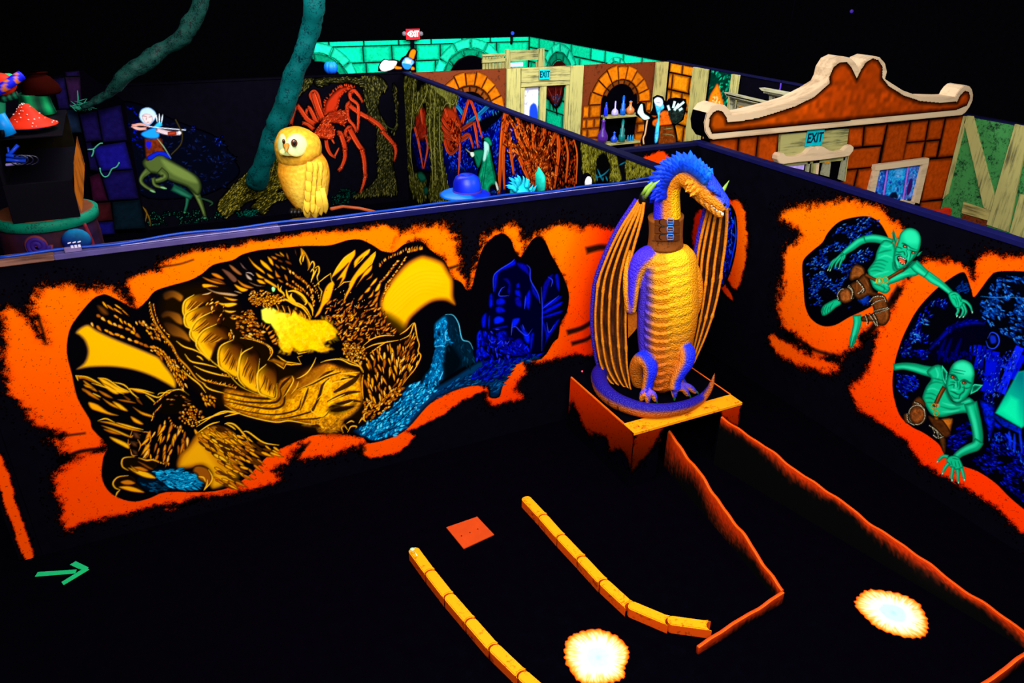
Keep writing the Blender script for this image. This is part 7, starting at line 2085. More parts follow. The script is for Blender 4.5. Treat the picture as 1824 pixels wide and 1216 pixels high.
# --- castle walls
wk = structure('wall_castle', (4.5, 20.72, 0), (10.92, 20.82, 2.40), M['black'])
fk = frame_fn(1, 20.72)
ashlar(wk, fk, 4.55, 10.8, 1.50, 2.40, .43, (.55, 1.0), GR, GRD, rb)
for ca in (4.62, 8.95):
    half_disc('arch_infill', fk, ca, 1.27, .72, 1.0, .03, M['floor'], wk)  # flat black panel filling the arch
    te = 1.62 if ca < 5 else 3.04
    arch(wk, fk, ca, 1.27, .86, 1.12, 3 if ca < 5 else 6, .1, te, (30, 246, 190), GRD, rb, .05)
    arch(wk, fk, ca, 1.27, .66, .85, 2 if ca < 5 else 5, .1, te, (4, 158, 112), (0, 70, 50), rb, .045)
we = structure('wall_east', (10.82, 2.0, 0), (10.92, 20.72, 2.40), M['black'])
fe = frame_fn(0, 10.82)
ashlar(we, fe, 14.35, 20.7, .05, 2.40, .42, (.6, 1.1), GR, GRD, rb)
half_disc('arch_infill', fe, 18.85, 1.35, .58, 1.30, .03, solid('arch_dark_red', (52, 12, 8), .8, 0, .5), we)
arch(we, fe, 18.85, 1.35, .80, 1.02, 6, .1, 3.04, (30, 246, 190), GRD, rb, .05)
arch(we, fe, 18.85, 1.35, .60, .79, 5, .1, 3.04, (4, 158, 112), (0, 70, 50), rb, .045)
arch(we, fe, 16.1, 1.75, .44, .56, 5, .1, 3.04, (40, 246, 200), GRD, rb, .05)
box('top_rail', (10.80, 2.0, 2.40), (10.92, 14.2, 2.43), M['rail_navy'], we)
cvb = Canvas(0, 10.77, 17.2, 20.6, .5, 2.2, .012)
hang = S("955,152 1004,152 1003,166 1000,178 996,186 990,192 984,186 978,176 968,170 962,162")
cvb.fill(hang, (92, 18, 14), soft=2, edge=(24, 4, 4), ew=4, grain=.5)
for p in ("975,155 980,165 986,180", "990,155 990,168 988,186", "1000,155 998,168 994,182"):
    cvb.line(S(p), 1.2, (190, 70, 60), .8)
cvb.field(S("982,168 998,166 996,180 988,186"), lambda x, y: 1.4, 3, 5, 1.2, [(40, 120, 190), (20, 60, 120)], seed=3)
for p in ("984,184 986,196", "990,188 992,204", "978,174 980,182"):
    cvb.line(S(p), 1.2, (24, 14, 12))
tag(canvas_obj('painted_hanging', cvb, M['mural'], we, .0), 'dark red dripping hanging painted on the green wall')
# --- cellar front with two stone arches and a doorway
CO, COD = (200, 104, 8), (84, 32, 0)
M['maroon'] = speckled('maroon_plaster', (104, 42, 12), (40, 14, 4), 22, .5)
for lo, hi in (((4.88, 14.2, 0), (7.0, 14.3, 2.40)), ((7.0, 14.2, 2.05), (8.5, 14.3, 2.40)), ((8.5, 14.2, 0), (10.82, 14.3, 2.40))):
    wq = structure('wall_cellar', lo, hi, M['maroon'])
fq = frame_fn(1, 14.2)
half_disc('arch_infill', fq, 6.10, 1.62, .42, .4, .02, M['floor'], wq)
arch(wq, fq, 6.10, 1.62, .50, .74, 11, -.25, 3.3, CO, COD, rb, .04, 'voussoir', .03, .1)
arch(wq, fq, 6.10, 1.62, .38, .49, 10, -.1, 3.2, (120, 58, 14), (40, 14, 0), rb, .03, 'voussoir', .03)
NX = 9.64
half_disc('niche', fq, NX, 1.60, .46, .3, .02, M['floor'], wq)
arch(wq, fq, NX, 1.60, .48, .77, 9, .0, math.pi, CO, COD, rb, .05, 'voussoir', .03, .08)
arch(wq, fq, NX, 1.62, .36, .46, 7, .35, 2.8, (112, 52, 12), (40, 14, 0), rb, .035, 'voussoir', .03)
for a0, a1 in ((8.72, 9.19), (10.10, 10.50)):
    ashlar(wq, fq, a0, a1, .30, 1.60, .22, (.2, .46), CO, COD, rb)
dv = empty('cellar_door_frame', (7.75, 14.17, 0), 'pale timber door frame with cyan exit sign between the two orange stone arches', 'door frame')
for nm, x0, x1, z0, z1, m in (('post', 6.90, 7.20, .0, 2.41, 'timber'), ('post', 8.34, 8.66, 0, 2.41, 'timber'), ('post', 7.66, 7.80, 0, 2.06, 'timber'), ('header_board', 7.21, 8.33, 2.14, 2.41, 'timber_x'), ('header_board', 7.21, 8.33, 2.05, 2.13, 'timber_x'), ('post', 7.21, 7.30, 0, 2.04, 'timber'), ('post', 8.26, 8.33, 0, 2.04, 'timber')):
    box(nm, (x0, 14.13 - (.02 if nm == 'header_board' else 0), z0), (x1, 14.19, z1), M[m], dv)
cvw = Canvas(1, 14.22, 7.30, 7.66, .6, 2.05, .012)
cvw.fill(S("915,130 975,130 975,250 915,250"), (226, 224, 255), soft=1, grain=.1)  # bright lit look put into plain white-lavender paint
dabs(cvw, S("928,165 958,150 958,215 930,212"), 40, 1.5, 7, 3, [(150, 150, 240), (250, 250, 255), (110, 120, 230), (200, 200, 255)], 3, edge=(190, 190, 250))
cvw.fill(smooth(S("944,190 952,184 957,192 958,215 944,214"), 3, True), (20, 60, 220), soft=3)
wp = canvas_obj('poster', cvw, M['mural'], dv, 0)
wp['label'] = 'white and blue poster panel'
def as_mesh(o):
    bpy.context.view_layer.update()
    me = bpy.data.meshes.new_from_object(o.evaluated_get(bpy.context.evaluated_depsgraph_get()))
    n = lk(bpy.data.objects.new('lettering', me), o.parent)
    n.location, n.rotation_euler, n.scale = o.location, o.rotation_euler, o.scale
    bpy.data.objects.remove(o)
    n.name = 'lettering'
    return n
def exit_sign(quad, ax, plane, label, parent_cat='sign'):
    P = px_poly(quad, ax, plane)
    c = P.mean(0); w = np.ptp(P[:, 0]); h = np.ptp(P[:, 1])
    t = empty('exit_sign', (c[0], plane, c[1]), label, 'sign')
    box('panel', (c[0] - w / 2, plane - .012, c[1] - h / 2), (c[0] + w / 2, plane, c[1] + h / 2), M['cyan'], t, .003)
    cu = bpy.data.curves.new('exit_text', 'FONT')
    cu.body = 'EXIT'; cu.align_x = 'CENTER'; cu.align_y = 'CENTER'; cu.size = h * .8; cu.extrude = .002; cu.offset = h * .014
    cu.materials.append(M['navy'])
    o = lk(bpy.data.objects.new('lettering', cu), t)
    o.rotation_euler = (math.pi / 2, 0, 0)
    o.location = (0, -.0145, 0)
    bpy.context.view_layer.update()
    k = w * .9 / max(o.dimensions.x, .01)
    o.scale = (k, 1.08, 1)
    as_mesh(o)
    return t
M['cyan'] = solid('sign_cyan', (0, 178, 190), .6, .05)
M['navy'] = solid('sign_navy', (6, 20, 50), .6, .05)
exit_sign("960.5,124 978.5,123.5 979,141 960.5,142", 1, 14.09, 'small cyan EXIT sign on the cellar door header')
# shelves and bottles in the niche
sh = [tag(box('shelf', (NX - .46, 13.92, z - .04), (NX + .46, 14.18, z), M['timber_x'], None), l, 'shelf') for z, l in ((1.375, 'upper wooden shelf in the arched stone niche'), (.80, 'lower wooden shelf in the arched stone niche'))]
def bottle(px, zb, h, prof, col, label, seg=14, cork=None):
    c = hit(px, 190, 1, 14.02)
    m = M.setdefault('b' + str(col), solid('bottle_paint', col, .25, .3, .3, 30))
    t = empty('bottle', (c[0], 14.02, zb), label, 'bottle', 'bottles in the niche')
    lathe('glass', [(r * h, z * h) for r, z in prof], (c[0], 14.02, zb), m, t, seg)
    if cork:
        mm = M.setdefault('b' + str(cork), solid('bottle_top', cork, .5, .1))
        lathe('stopper', [(.001, h * .98), (.045 * h, h * .98), (.05 * h, h * 1.06), (.001, h * 1.06)], (c[0], 14.02, zb), mm, t, 10)
    return t
TALL = [(.001, 0), (.15, .0), (.16, .1), (.16, .6), (.10, .75), (.08, 1), (.001, 1)]
SLIM = [(.001, 0), (.24, .02), (.27, .16), (.22, .36), (.06, .5), (.05, 1), (.001, 1)]
ROUND = [(.001, 0), (.24, .02), (.36, .25), (.34, .42), (.12, .66), (.10, .9), (.16, 1), (.001, 1)]
BIG = [(.001, 0), (.16, .02), (.24, .2), (.23, .36), (.10, .6), (.07, .9), (.10, 1), (.001, 1)]
TOWER = [(.001, 0), (.16, 0), (.16, .3), (.11, .36), (.12, .6), (.07, .66), (.07, 1), (.001, 1)]
bottle(1080, 1.376, .27, TALL, (10, 40, 230), 'squat blue bottle, first from the left on the upper niche shelf', cork=(40, 90, 220))
bottle(1096, 1.376, .30, SLIM, (170, 160, 230), 'pale lilac long-necked flask on the upper niche shelf')
bottle(1110, 1.376, .38, TOWER, (10, 90, 200), 'tall blue bottle on the upper niche shelf', cork=(20, 110, 220))
bottle(1123, 1.376, .27, ROUND, (216, 120, 60), 'small orange flask at the right end of the upper niche shelf', cork=(80, 130, 230))
bottle(1077, .801, .50, BIG, (70, 30, 130), 'big purple and red round flask on the lower niche shelf', cork=(120, 150, 60))
bottle(1098, .801, .22, ROUND, (20, 70, 220), 'small round blue bottle on the lower niche shelf', cork=(60, 130, 230))
bottle(1112, .801, .46, TOWER, (10, 110, 110), 'tall teal bottle on the lower niche shelf', cork=(20, 130, 140))
for k, x in enumerate((1123, 1127.5, 1132)):
    bottle(x, .801, .13, TALL, (20, 130, 190), ('left', 'middle', 'right')[k] + ' one of three tiny blue vials at the end of the lower niche shelf', 10)
# corner post, orange stone column and pale post on the east wall
tag(box('timber_post', (10.46, 14.06, 0), (10.76, 14.14, 2.41), M['timber'], None), 'pale timber corner post beside the arched bottle niche', 'post')
ashlar(we, fe, 13.18, 14.08, .8, 2.40, .32, (.3, .6), (226, 132, 12), COD, rb)
tag(box('timber_post', (10.69, 12.72, 0), (10.765, 13.16, 2.41), M['timber'], None), 'wide pale timber post right of the orange stone column', 'post')
tag(box('timber_post', (10.69, 11.80, 0), (10.765, 11.98, 2.41), M['timber'], None), 'narrow pale timber post right of the green fire mural', 'post')
cvf = Canvas(0, 10.81, 11.6, 12.72, .8, 2.40, .012)
cf5 = lambda s: S(s, 1230, 80, 5.527)
cvf.fill(cf5("90,200 420,260 420,700 50,800"), (0, 40, 30), soft=1, grain=.4)
dabs(cvf, cf5("90,210 420,270 420,640 60,700"), 160, 1.9, 9, 3.4, [(0, 190, 130), (10, 140, 100), (20, 230, 160), (0, 80, 60)], 4, edge=(0, 50, 36))
cvf.fill(smooth(cf5("110,320 160,300 190,360 170,430 110,400"), 3, True), (0, 14, 12), soft=3)
cvf.fill(smooth(cf5("265,380 290,440 310,520 320,600 180,600 190,500 230,430"), 3, True), (240, 130, 10), soft=2, edge=(190, 60, 0), ew=4)
dabs(cvf, cf5("230,450 280,450 300,590 200,590"), 40, 1.4, 7, 3, [(255, 230, 180), (255, 190, 60), (230, 90, 10)], 6, edge=(230, 140, 30))
cvf.fill(smooth(cf5("40,800 90,820 130,920 30,925"), 3, True), (226, 140, 10), soft=2)
canvas_obj('mural', cvf, M['mural'], we, 0)
# display cabinets with dentil cornices
M['greywood'] = boards('grey_wood', (150, 146, 116), (60, 60, 50), 1)
def cabinet(label, rows, base, cx):
    t = empty('display_cabinet', base, label, 'cabinet')
    for nm, s, d0, d1, m in rows:
        pbox(nm, s, 0, cx, d0, d1, M[m], t, 1230, 80, 5.527)
    ya = px_poly(rows[1][1], 0, cx, 1230, 80, 5.527)
    box('carcass', (cx + .10, ya[:, 0].min() + .02, 0), (cx + .17, ya[:, 0].max() - .02, 1.75), M['floor'], t)
    return t
c1 = cabinet('lower grey wooden cabinet with dentil cornice behind the pediment', [('cornice', "380,462 780,556 780,580 390,490", .0, .12, 'greywood'), ('frieze', "396,500 776,590 772,612 404,528", -.02, .04, 'greywood'), ('stile', "396,520 424,526 410,700 386,690", -.05, .02, 'greywood'), ('panel', "440,540 770,610 770,800 430,760", -.12, -.04, 'greywood'), ('back_board', "424,526 440,530 430,760 408,700", -.16, -.10, 'floor')], tuple(hit(1340, 190, 0, 10.45) * np.array([1, 1, 0])), 10.45)
c2_ = cabinet('taller grey wooden cabinet with stepped cornice behind the pediment', [('cornice', "732,418 1060,478 1060,502 760,446", .0, .14, 'greywood'), ('frieze', "780,462 1040,512 1010,535 784,490", -.02, .05, 'greywood'), ('stile', "782,500 812,506 806,620 778,620", -.05, .02, 'greywood'), ('back_board', "812,506 1000,540 960,640 806,620", -.14, -.08, 'floor')], tuple(hit(1395, 170, 0, 10.10) * np.array([1, 1, 0])), 10.10)
for t, s0, s1, n, cx in ((c1, (400, 486), (775, 574), 26, 10.45), (c2_, (775, 452), (1040, 502), 20, 10.10)):
    for k in range(n):
        u = (k + .5) / n
        x, y = s0[0] + (s1[0] - s0[0]) * u, s0[1] + (s1[1] - s0[1]) * u
        P = hit(x / 5.527 + 1230, y / 5.527 + 80, 0, cx)
        box('dentil', (cx - .12, P[1] - .025, P[2] - .03), (cx - .03, P[1] + .025, P[2] + .012), M['greywood'], t, 0)
cz = hit(1290, 178, 0, 10.45)
M['gold'] = solid('gilt', (216, 130, 10), .5, .1)
pbox('gilt_strip', "475,602 630,632 625,642 475,612", 0, 10.45, -.03, .0, M['gold'], c1, 1230, 80, 5.527)
vio = glow('violet_light', (120, 70, 255), .8)
hc_ = tag(tube('hanging_chain', [hit(x, y, 0, 10.2) for x, y in ((1391, 148), (1390, 156), (1388, 162), (1387.5, 170))], .012, vio, None, 6), 'small violet hanging chain above the grey cabinets', 'chain')
q_ = hit(1391, 148, 0, 10.2)
tube('thread', [q_, q_ + [0, 0, 1.2], (q_[0], q_[1], 6.8)], .003, M['floor'], hc_, 4)
# --- street facade with curled pediment
ws = structure('wall_street', (6.15, 7.145, 0), (10.82, 7.24, 2.42), M['floor'])
fs = frame_fn(1, 7.145)
q4 = lambda s: S(s, 1140, 60, 2.667)
BC, BD = (172, 62, 6), (58, 16, 0)
for s in ("987,445 1060,438 1052,535 980,543", "1066,438 1170,428 1148,528 1058,534", "1176,428 1280,418 1245,604 1140,616", "1284,416 1368,407 1350,508 1263,515", "1374,406 1446,399 1424,501 1356,507", "1452,398 1532,389 1490,580 1412,588",
          "976,550 1144,534 1126,630 966,644", "1260,520 1350,511 1334,590 1244,599", "1356,512 1420,506 1404,586 1340,592", "964,650 1030,643 1010,726 948,712", "1036,643 1104,635 1080,756 1016,728", "1364,598 1486,587 1440,782 1332,796", "330,505 464,492 458,576 330,560", "469,492 556,483 544,600 462,580", "561,482 656,474 638,620 548,600", "1330,800 1440,790 1430,860 1320,850"):
    piece('stone', px_poly(s, 1, 7.145, 1140, 60, 2.667), fs, .014, M['stone'], ws, jit(BC, rb, .08), BD, ins=.05)
outer = S("1271,248.6 1714,204.9 1720,200.7 1727,191.6 1733,178.4 1734,168.3 1732,159.2 1728,154 1722,152 1717,153 1711,158 1705,166 1702,172.4 1688.6,172.8 1660,172 1638.7,172 1608.7,161 1582.5,144.4 1577,140.6 1580.6,127.5 1577,112.5 1567.5,102 1556,99.4 1543,105 1534,118 1531,126 1525,113 1515,103 1503.7,100.5 1490.6,106.9 1481,121.9 1477.5,136.9 1471.8,148 1451,161 1417.5,178 1380,189.4 1335,200.6 1304,204.5 1301,197 1292,187.5 1279,184.9 1267.5,189.4 1259,200.6 1254.4,217.5 1256,234.4 1263.7,246.4")
inner = q4("345,470 332,440 334,400 348,378 368,367 392,374 408,398 413,424 470,420 560,404 640,380 740,347 830,303 905,236 903,205 922,162 952,138 982,140 1004,165 1030,220 1050,178 1074,140 1104,121 1130,129 1150,160 1148,212 1180,252 1250,296 1330,323 1420,331 1508,326 1522,296 1543,275 1560,279 1566,305 1552,338 1500,360")
ped2 = empty('pediment', (8.5, 7.1, 2.42), 'large curled cream pediment with orange centre on top of the street facade', 'pediment')
pp = px_poly('', 1, 7.02, pts=outer)
bd = prism('board', pp, frame_fn(1, 7.02), 0, -.26, M['cream'], ped2, .008)
bd.data.materials.append(M['floor'])
for f_ in bd.data.polygons:
    if f_.normal.x < -.35 and f_.normal.z < .6 and f_.center.x < -1.5:
        f_.material_index = 1
cvd = Canvas(1, 7.012, 5.5, 11.2, 2.0, 3.6, .009)
dn = lambda c, w: .82 + .36 * c.n3[w] * c.n2[w] + .12 * (c.n2[w] - .5)
cvd.fill(inner, (206, 82, 4), soft=1, edge=(52, 14, 0), ew=6, ramp=((1270, 220), (1480, 190), (178, 60, 4)), texture=dn)
canvas_obj('centre_panel', cvd, M['mural'], ped2, 0)
# door bay under the pediment
db = empty('street_door', (7.9, 7.1, 0), 'street doorway with weathered header board, small curled cream crest and dark opening', 'door frame')
pbox('header_board', "1387,239 1508,228.5 1501,284 1384,296", 1, 7.13, 0, .04, M['timber_x'], db)
pbox('crest', "125,340 150,315 190,313 215,345 260,355 340,345 420,315 470,262 510,245 532,250 552,272 572,246 600,240 630,250 680,285 760,300 830,285 880,235 920,225 948,250 940,290 900,340 850,352 600,385 300,415 190,432 140,420 118,380", 1, 7.08, -.05, .05, M['cream'], db, 1360, 220, 6.08, .006)
pbox('opening', "1388,287 1504,277 1494,330 1384,330", 1, 7.14, 0, .01, M['floor'], db)
for s, m in (("462,392 490,390 475,520 448,515", 'greywood'), ("520,385 560,382 545,540 510,530", 'timber'), ("560,382 590,380 575,545 548,540", 'cream'), ("850,352 895,345 855,620 800,600", 'greywood'), ("890,345 905,343 868,622 852,618", 'timber')):
    pbox('post', s, 1, 7.12, 0, .03, M[m], db, 1360, 220, 6.08)
pbox('cabinet_panel', "650,372 725,362 700,575 610,550", 1, 7.125, 0, .02, M['greywood'], db, 1360, 220, 6.08)
pbox('gilt_strip', "662,408 715,402 710,430 658,436", 1, 7.105, 0, .01, M['gold'], db, 1360, 220, 6.08)
vp = pbox('lit_panel', "200,432 440,405 425,500 250,460", 1, 7.12, 0, .015, solid('lilac_panel', (196, 168, 250), .6, .05, .3), db, 1360, 220, 6.08)
exit_sign("1437.5,233 1464,231 1462.5,258 1437,260", 1, 7.085, 'larger cyan EXIT sign on the weathered header of the street doorway')
# poster window
pw = empty('poster_window', (9.6, 7.1, 1.3), 'cream framed window with three blue posters on the orange stone facade', 'window')
w6 = lambda s: S(s, 1360, 220, 6.08)
for s in ("1195,448 1776,370 1768,425 1700,440 1240,500 1190,505", "1195,500 1240,500 1190,740 1138,722", "1710,440 1770,425 1668,862 1610,845", "1500,820 1625,850 1612,880 1480,850"):
    pbox('frame_board', s, 1, 7.10, -.04, .03, M['cream'], pw, 1360, 220, 6.08)
cvo = Canvas(1, 7.12, 8.9, 10.2, .9, 1.95, .008)
r3 = np.random.RandomState(2)
for s, c, e in (("1232,500 1335,490 1295,770 1190,735", (40, 96, 224), (14, 30, 130)), ("1355,487 1560,462 1500,825 1308,775", (30, 160, 246), (14, 80, 200)), ("1580,460 1700,445 1630,830 1520,820", (90, 140, 246), (40, 54, 180))):
    cvo.fill(w6(s), c, soft=1, edge=e, ew=4, grain=.5)  # backlight of the posters put into their bright blue paint
    dabs(cvo, w6(s), 46, 1.6, 8, 4, [(60, 190, 250), (20, 90, 220), (140, 200, 255), (10, 40, 150), (120, 90, 220)], 4, edge=(20, 90, 210))
for s in ("1345,490 1300,775", "1570,462 1512,825", "1710,445 1640,830"):
    cvo.line(w6(s), 3, (190, 110, 240), taper=False)
for k in range(6):
    cvo.line(w6("%d,%d %d,%d" % (1410 + r3.randint(12), 492 + 18 * k, 1500 + r3.randint(30), 484 + 18 * k)), 1.3, (150, 200, 255), .9)
cvo.fill(smooth(w6("1590,600 1615,620 1600,720 1560,780 1550,720"), 3, True), (60, 20, 110), soft=2)
cvo.fill(smooth(w6("1370,770 1400,745 1440,750 1450,810 1370,795"), 3, True), (6, 20, 50), soft=2)
canvas_obj('poster', cvo, M['mural'], pw, 0)
# --- timber-framed green wall at the right
M['hedge'] = speckled('green_sponged', (58, 132, 66), (6, 34, 22), 30, .85)
tw = lambda s: px_poly(s, 0, 10.80, 1140, 60, 2.667)
gp = empty('timber_wall_panel', (10.8, 5.8, 0), 'green sponged wall panel with pale timber framing at the far right', 'wall panel')
box('green_panel', (10.785, 3.6, .3), (10.815, 7.10, 2.41), M['hedge'], gp, 0)
for s, m in (("1790,428 1830,436 1860,440 1757,940 1655,905", 'timber'), ("1562,388 1590,390 1694,778 1676,845 1640,822 1548,420", 'timber'), ("1544,390 1562,390 1470,760 1446,785", 'timber'), ("1545,798 1674,838 1662,886 1536,850", 'timber_y'), ("1812,760 1900,780 1860,980 1764,945", 'timber')):
    prism('beam', tw(s), frame_fn(0, 10.785), 0, .03, M[m], gp, .003)
pbox('plinth', "1540,856 1655,890 1640,940 1520,900", 0, 10.785, 0, .02, M['maroon'], gp, 1140, 60, 2.667)
M['red'] = boards('red_wood', (206, 40, 14), (110, 16, 4), 1)
Lc = hit(1690, 362, 2, 1.10)
cr = empty('red_crate', (Lc[0], Lc[1], 0), 'red wooden crate standing below the green timber wall', 'crate')
a_, b_ = hit(1645, 366, 2, 1.10), hit(1722, 362, 2, 1.10)
x1 = min(b_[0], 10.70); x0 = x1 - .62; y0 = b_[1] - .12; y1 = min(y0 + .55, 7.0)
for k in range(4):
    t0 = y0 + (y1 - y0) * k / 4
    box('lid_board', (x0, t0 + .01, 1.06), (x1, t0 + (y1 - y0) / 4 - .01, 1.10 + .006 * (k % 2)), M['red'], cr)
box('lid_rim', (x0 - .03, y0 - .03, 1.02), (x1 + .03, y0 - .002, 1.12), M['red'], cr)
box('lid_rim', (x1 + .002, y0, 1.02), (x1 + .03, y1, 1.12), M['red'], cr)
for k in range(3):
    box('side_board', (x0, y0, .04 + .33 * k), (x1, y0 + .03, .34 + .33 * k), M['red'], cr)
    box('side_board', (x1 - .03, y0 + .032, .04 + .33 * k), (x1, y1, .34 + .33 * k), M['red'], cr)
for x in (x0, x1 - .05):
    box('leg', (x, y0 - .02, 0), (x + .06, y0 - .001, 1.02), M['red'], cr)
# --- lit exit sign on the castle wall
es = empty('lit_exit_sign', tuple(hit(735, 66, 1, 20.5)), 'glowing red exit sign with two lamp heads above the green castle wall', 'sign')
p = hit(735, 60, 1, 20.5)
box('case', (p[0] - .20, 20.48, p[2] - .16), (p[0] + .20, 20.56, p[2] + .14), M['black'], es)
rg = glow('exit_red', (255, 20, 30), 3.0)
box('face', (p[0] - .19, 20.472, p[2] - .14), (p[0] + .19, 20.479, p[2] + .12), rg, es, 0)
cu = bpy.data.curves.new('exit_text', 'FONT'); cu.body = '<EXIT'; cu.align_x = 'CENTER'; cu.align_y = 'CENTER'; cu.size = .2; cu.extrude = .002; cu.offset = .006
cu.materials.append(glow('exit_white', (255, 220, 220), 6.0))
o = lk(bpy.data.objects.new('lettering', cu), es); o.rotation_euler = (math.pi / 2, 0, 0)
o.location = (p[0] - es.location[0], 20.468 - es.location[1], p[2] - es.location[2] - .01); o.scale = (.62, 1.0, 1)
as_mesh(o)
M['lamp'] = solid('lamp_grey', (120, 110, 120), .4, .2)
for x in (720, 750):
    ball('lamp_head', hit(x, 60, 1, 20.48), .06, M['lamp'], es, 12, 8, (1, .8, 1))
    tube('lamp_arm', [hit(x, 60, 1, 20.5), hit(735 + (x - 735) * .6, 62, 1, 20.52)], .015, M['black'], es, 6)
box('pole', (p[0] - .05, 20.52, 0), (p[0] + .05, 20.58, p[2] - .16), M['black'], es)
# --- timber gate between cellar and castle
tg = empty('timber_gate', (9.0, 17.2, 0), 'pale slatted timber gate top showing above the cellar front', 'gate')
for nm, s, m in (('post', "899,88 907,87.5 908,130 899,130", 'timber'), ('post', "957,87 968,86 968,130 957,130", 'timber'), ('board', "907,90 957,88.5 957,106 907,108", 'timber_x'), ('rail', "858,106 900,103 900,109 858,112", 'timber_x'), ('rail', "858,97 899,95 899,98 858,100", 'timber_x')):
    pbox(nm, s, 1, 17.2, 0, .05, M[m], tg)
for k in range(7):
    pbox('slat', "%g,99 %g,98.6 %g,130 %g,130" % (859 + 5.6 * k, 863.6 + 5.6 * k, 863.6 + 5.6 * k, 859 + 5.6 * k), 1, 17.22, 0, .02, M['timber'], tg)
for x in (899, 907, 957, 967):
    a = hit(x, 110, 1, 17.2)
    box('leg', (a[0] - .03, 17.21, 0), (a[0] + .03, 17.25, a[2]), M['timber'], tg)
pbox('light_strip', "905,112 931,111 931,118 905,119", 1, 17.18, 0, .02, glow('white_strip', (226, 214, 255), 1.3), tg)
# ---------------------------------------------------------------- cut-out figures
def cutout(name, label, cat, ax_y, outline, paint, y_res=.007, foot=0.0, thick=.02, pad=2.2):
    """a flat painted plywood figure: black-edged board, painted front, foot block"""
    P = px_poly('', 1, ax_y, pts=outline)
    t = empty(name, (P[:, 0].mean(), ax_y, foot), label, cat)
    c = P.mean(0)
    prism('board', P, frame_fn(1, ax_y), 0, -thick, M['floor'], t)
    cv = Canvas(1, ax_y, P[:, 0].min(), P[:, 0].max(), P[:, 1].min(), P[:, 1].max(), y_res)
    paint(cv)
    canvas_obj('painted_front', cv, M['mural'], t, .003)
    if P[:, 1].min() - foot > .02:
        box('stake', (c[0] - .05, ax_y + .002, foot), (c[0] + .05, ax_y + thick + .03, P[:, 1].min() + .15), M['floor'], t)
    return t
g8 = lambda s: S(s, 540, 40, 8.29)
def gnome(cv):
    cv.fill(smooth(g8("1125,660 1155,590 1205,550 1260,562 1375,568 1380,612 1335,680 1240,715 1165,716"), 3, True), (246, 240, 220), soft=1, edge=(190, 190, 190), ew=2)
    cv.line(g8("1170,590 1200,570 1225,600 1215,640 1190,630"), 1.2, (170, 170, 170))
    cv.fill(smooth(g8("1555,500 1580,420 1615,392 1650,396 1670,430 1650,500 1630,545 1590,530"), 3, True), (206, 110, 10), soft=1, edge=(90, 40, 0), ew=2)
    cv.fill(smooth(g8("1455,590 1500,520 1560,515 1630,560 1640,600 1600,640 1570,690 1510,690 1470,650"), 3, True), (110, 170, 240), soft=1, edge=(30, 70, 170), ew=2, grain=.4)
    cv.fill(smooth(g8("1470,600 1530,610 1600,630 1570,685 1520,690 1480,660"), 3, True), (30, 120, 220), soft=1)
    cv.fill(smooth(g8("1510,540 1590,560 1580,600 1520,590"), 3, True), (214, 214, 240), soft=1)
    for p in ("1350,640 1400,645 1455,660 1450,690 1360,690", "1600,650 1640,660 1645,700 1590,700"):
        cv.fill(smooth(g8(p), 3, True), (220, 120, 14), soft=1, edge=(110, 50, 0), ew=1.6)
cutout('gnome_cutout', 'painted cutout of a gnome with brown hat and white sack on the forest wall', 'cutout', 14.25, g8("1110,725 1112,650 1150,580 1200,536 1265,552 1350,545 1400,560 1430,575 1460,520 1520,490 1560,420 1600,376 1655,380 1690,430 1660,560 1655,610 1670,720 1480,735"), gnome, .008, 2.41)
w9 = lambda s: S(s, 880, 80, 4.8)
def wizard(cv):
    cv.fill(smooth(w9("1345,600 1380,620 1440,560 1500,570 1510,640 1520,680 1440,690 1380,700 1350,680 1360,640 1420,610"), 3, True), (206, 84, 10), soft=1, edge=(80, 24, 0), ew=2.5, grain=.3)
    cv.fill(w9("1420,690 1530,680 1560,800 1540,1300 1400,1300 1400,790"), (104, 44, 8), soft=1, edge=(30, 10, 0), ew=3, grain=.5)
    cv.fill(smooth(w9("1375,480 1440,500 1455,540 1420,580 1415,690 1400,820 1370,830 1380,700 1400,620 1385,560"), 3, True), (60, 180, 226), soft=1, edge=(10, 90, 160), ew=2, grain=.4)
    cv.fill(smooth(w9("1365,470 1395,445 1435,460 1445,500 1420,530 1380,510"), 3, True), (216, 224, 236), soft=1, edge=(120, 140, 170), ew=1.6)
    cv.line(w9("1385,490 1425,496"), 1.2, (60, 60, 90))
    cv.fill(smooth(w9("1225,570 1250,510 1270,510 1280,580 1320,610 1330,630 1280,640 1240,600"), 3, True), (214, 240, 236), soft=1, edge=(110, 160, 160), ew=1.6)
    cv.line(w9("1310,640 1300,700 1290,760 1275,800 1280,850"), 3.4, (214, 170, 124), taper=False, edge=(100, 60, 30))
    cv.fill(smooth(w9("1490,560 1620,540 1600,640 1530,670"), 3, True), (20, 30, 26), soft=1, grain=.9)
    for p in ("1530,540 1545,480", "1560,540 1625,485", "1500,560 1485,515", "1580,560 1610,540", "1540,560 1580,500"):
        cv.line(w9(p), 4.6, (226, 244, 240), taper=False, edge=(140, 180, 180), sm=False)
    for p in ("1450,720 1530,710", "1440,760 1520,770 1540,790"):
        cv.line(w9(p), 1.4, (120, 130, 80))
cutout('wizard_cutout', 'painted cutout of an old man in orange robe with staff, bird and basket of scrolls', 'cutout', 11.6, w9("1215,600 1222,510 1255,488 1290,500 1300,570 1340,590 1362,540 1362,450 1400,428 1445,440 1470,500 1500,460 1560,450 1640,462 1650,520 1620,640 1550,690 1570,800 1560,1300 1380,1300 1380,850 1265,865 1255,830 1285,740 1290,650"), wizard, .008)
f8 = lambda s: S(s, 720, 120, 4.865)
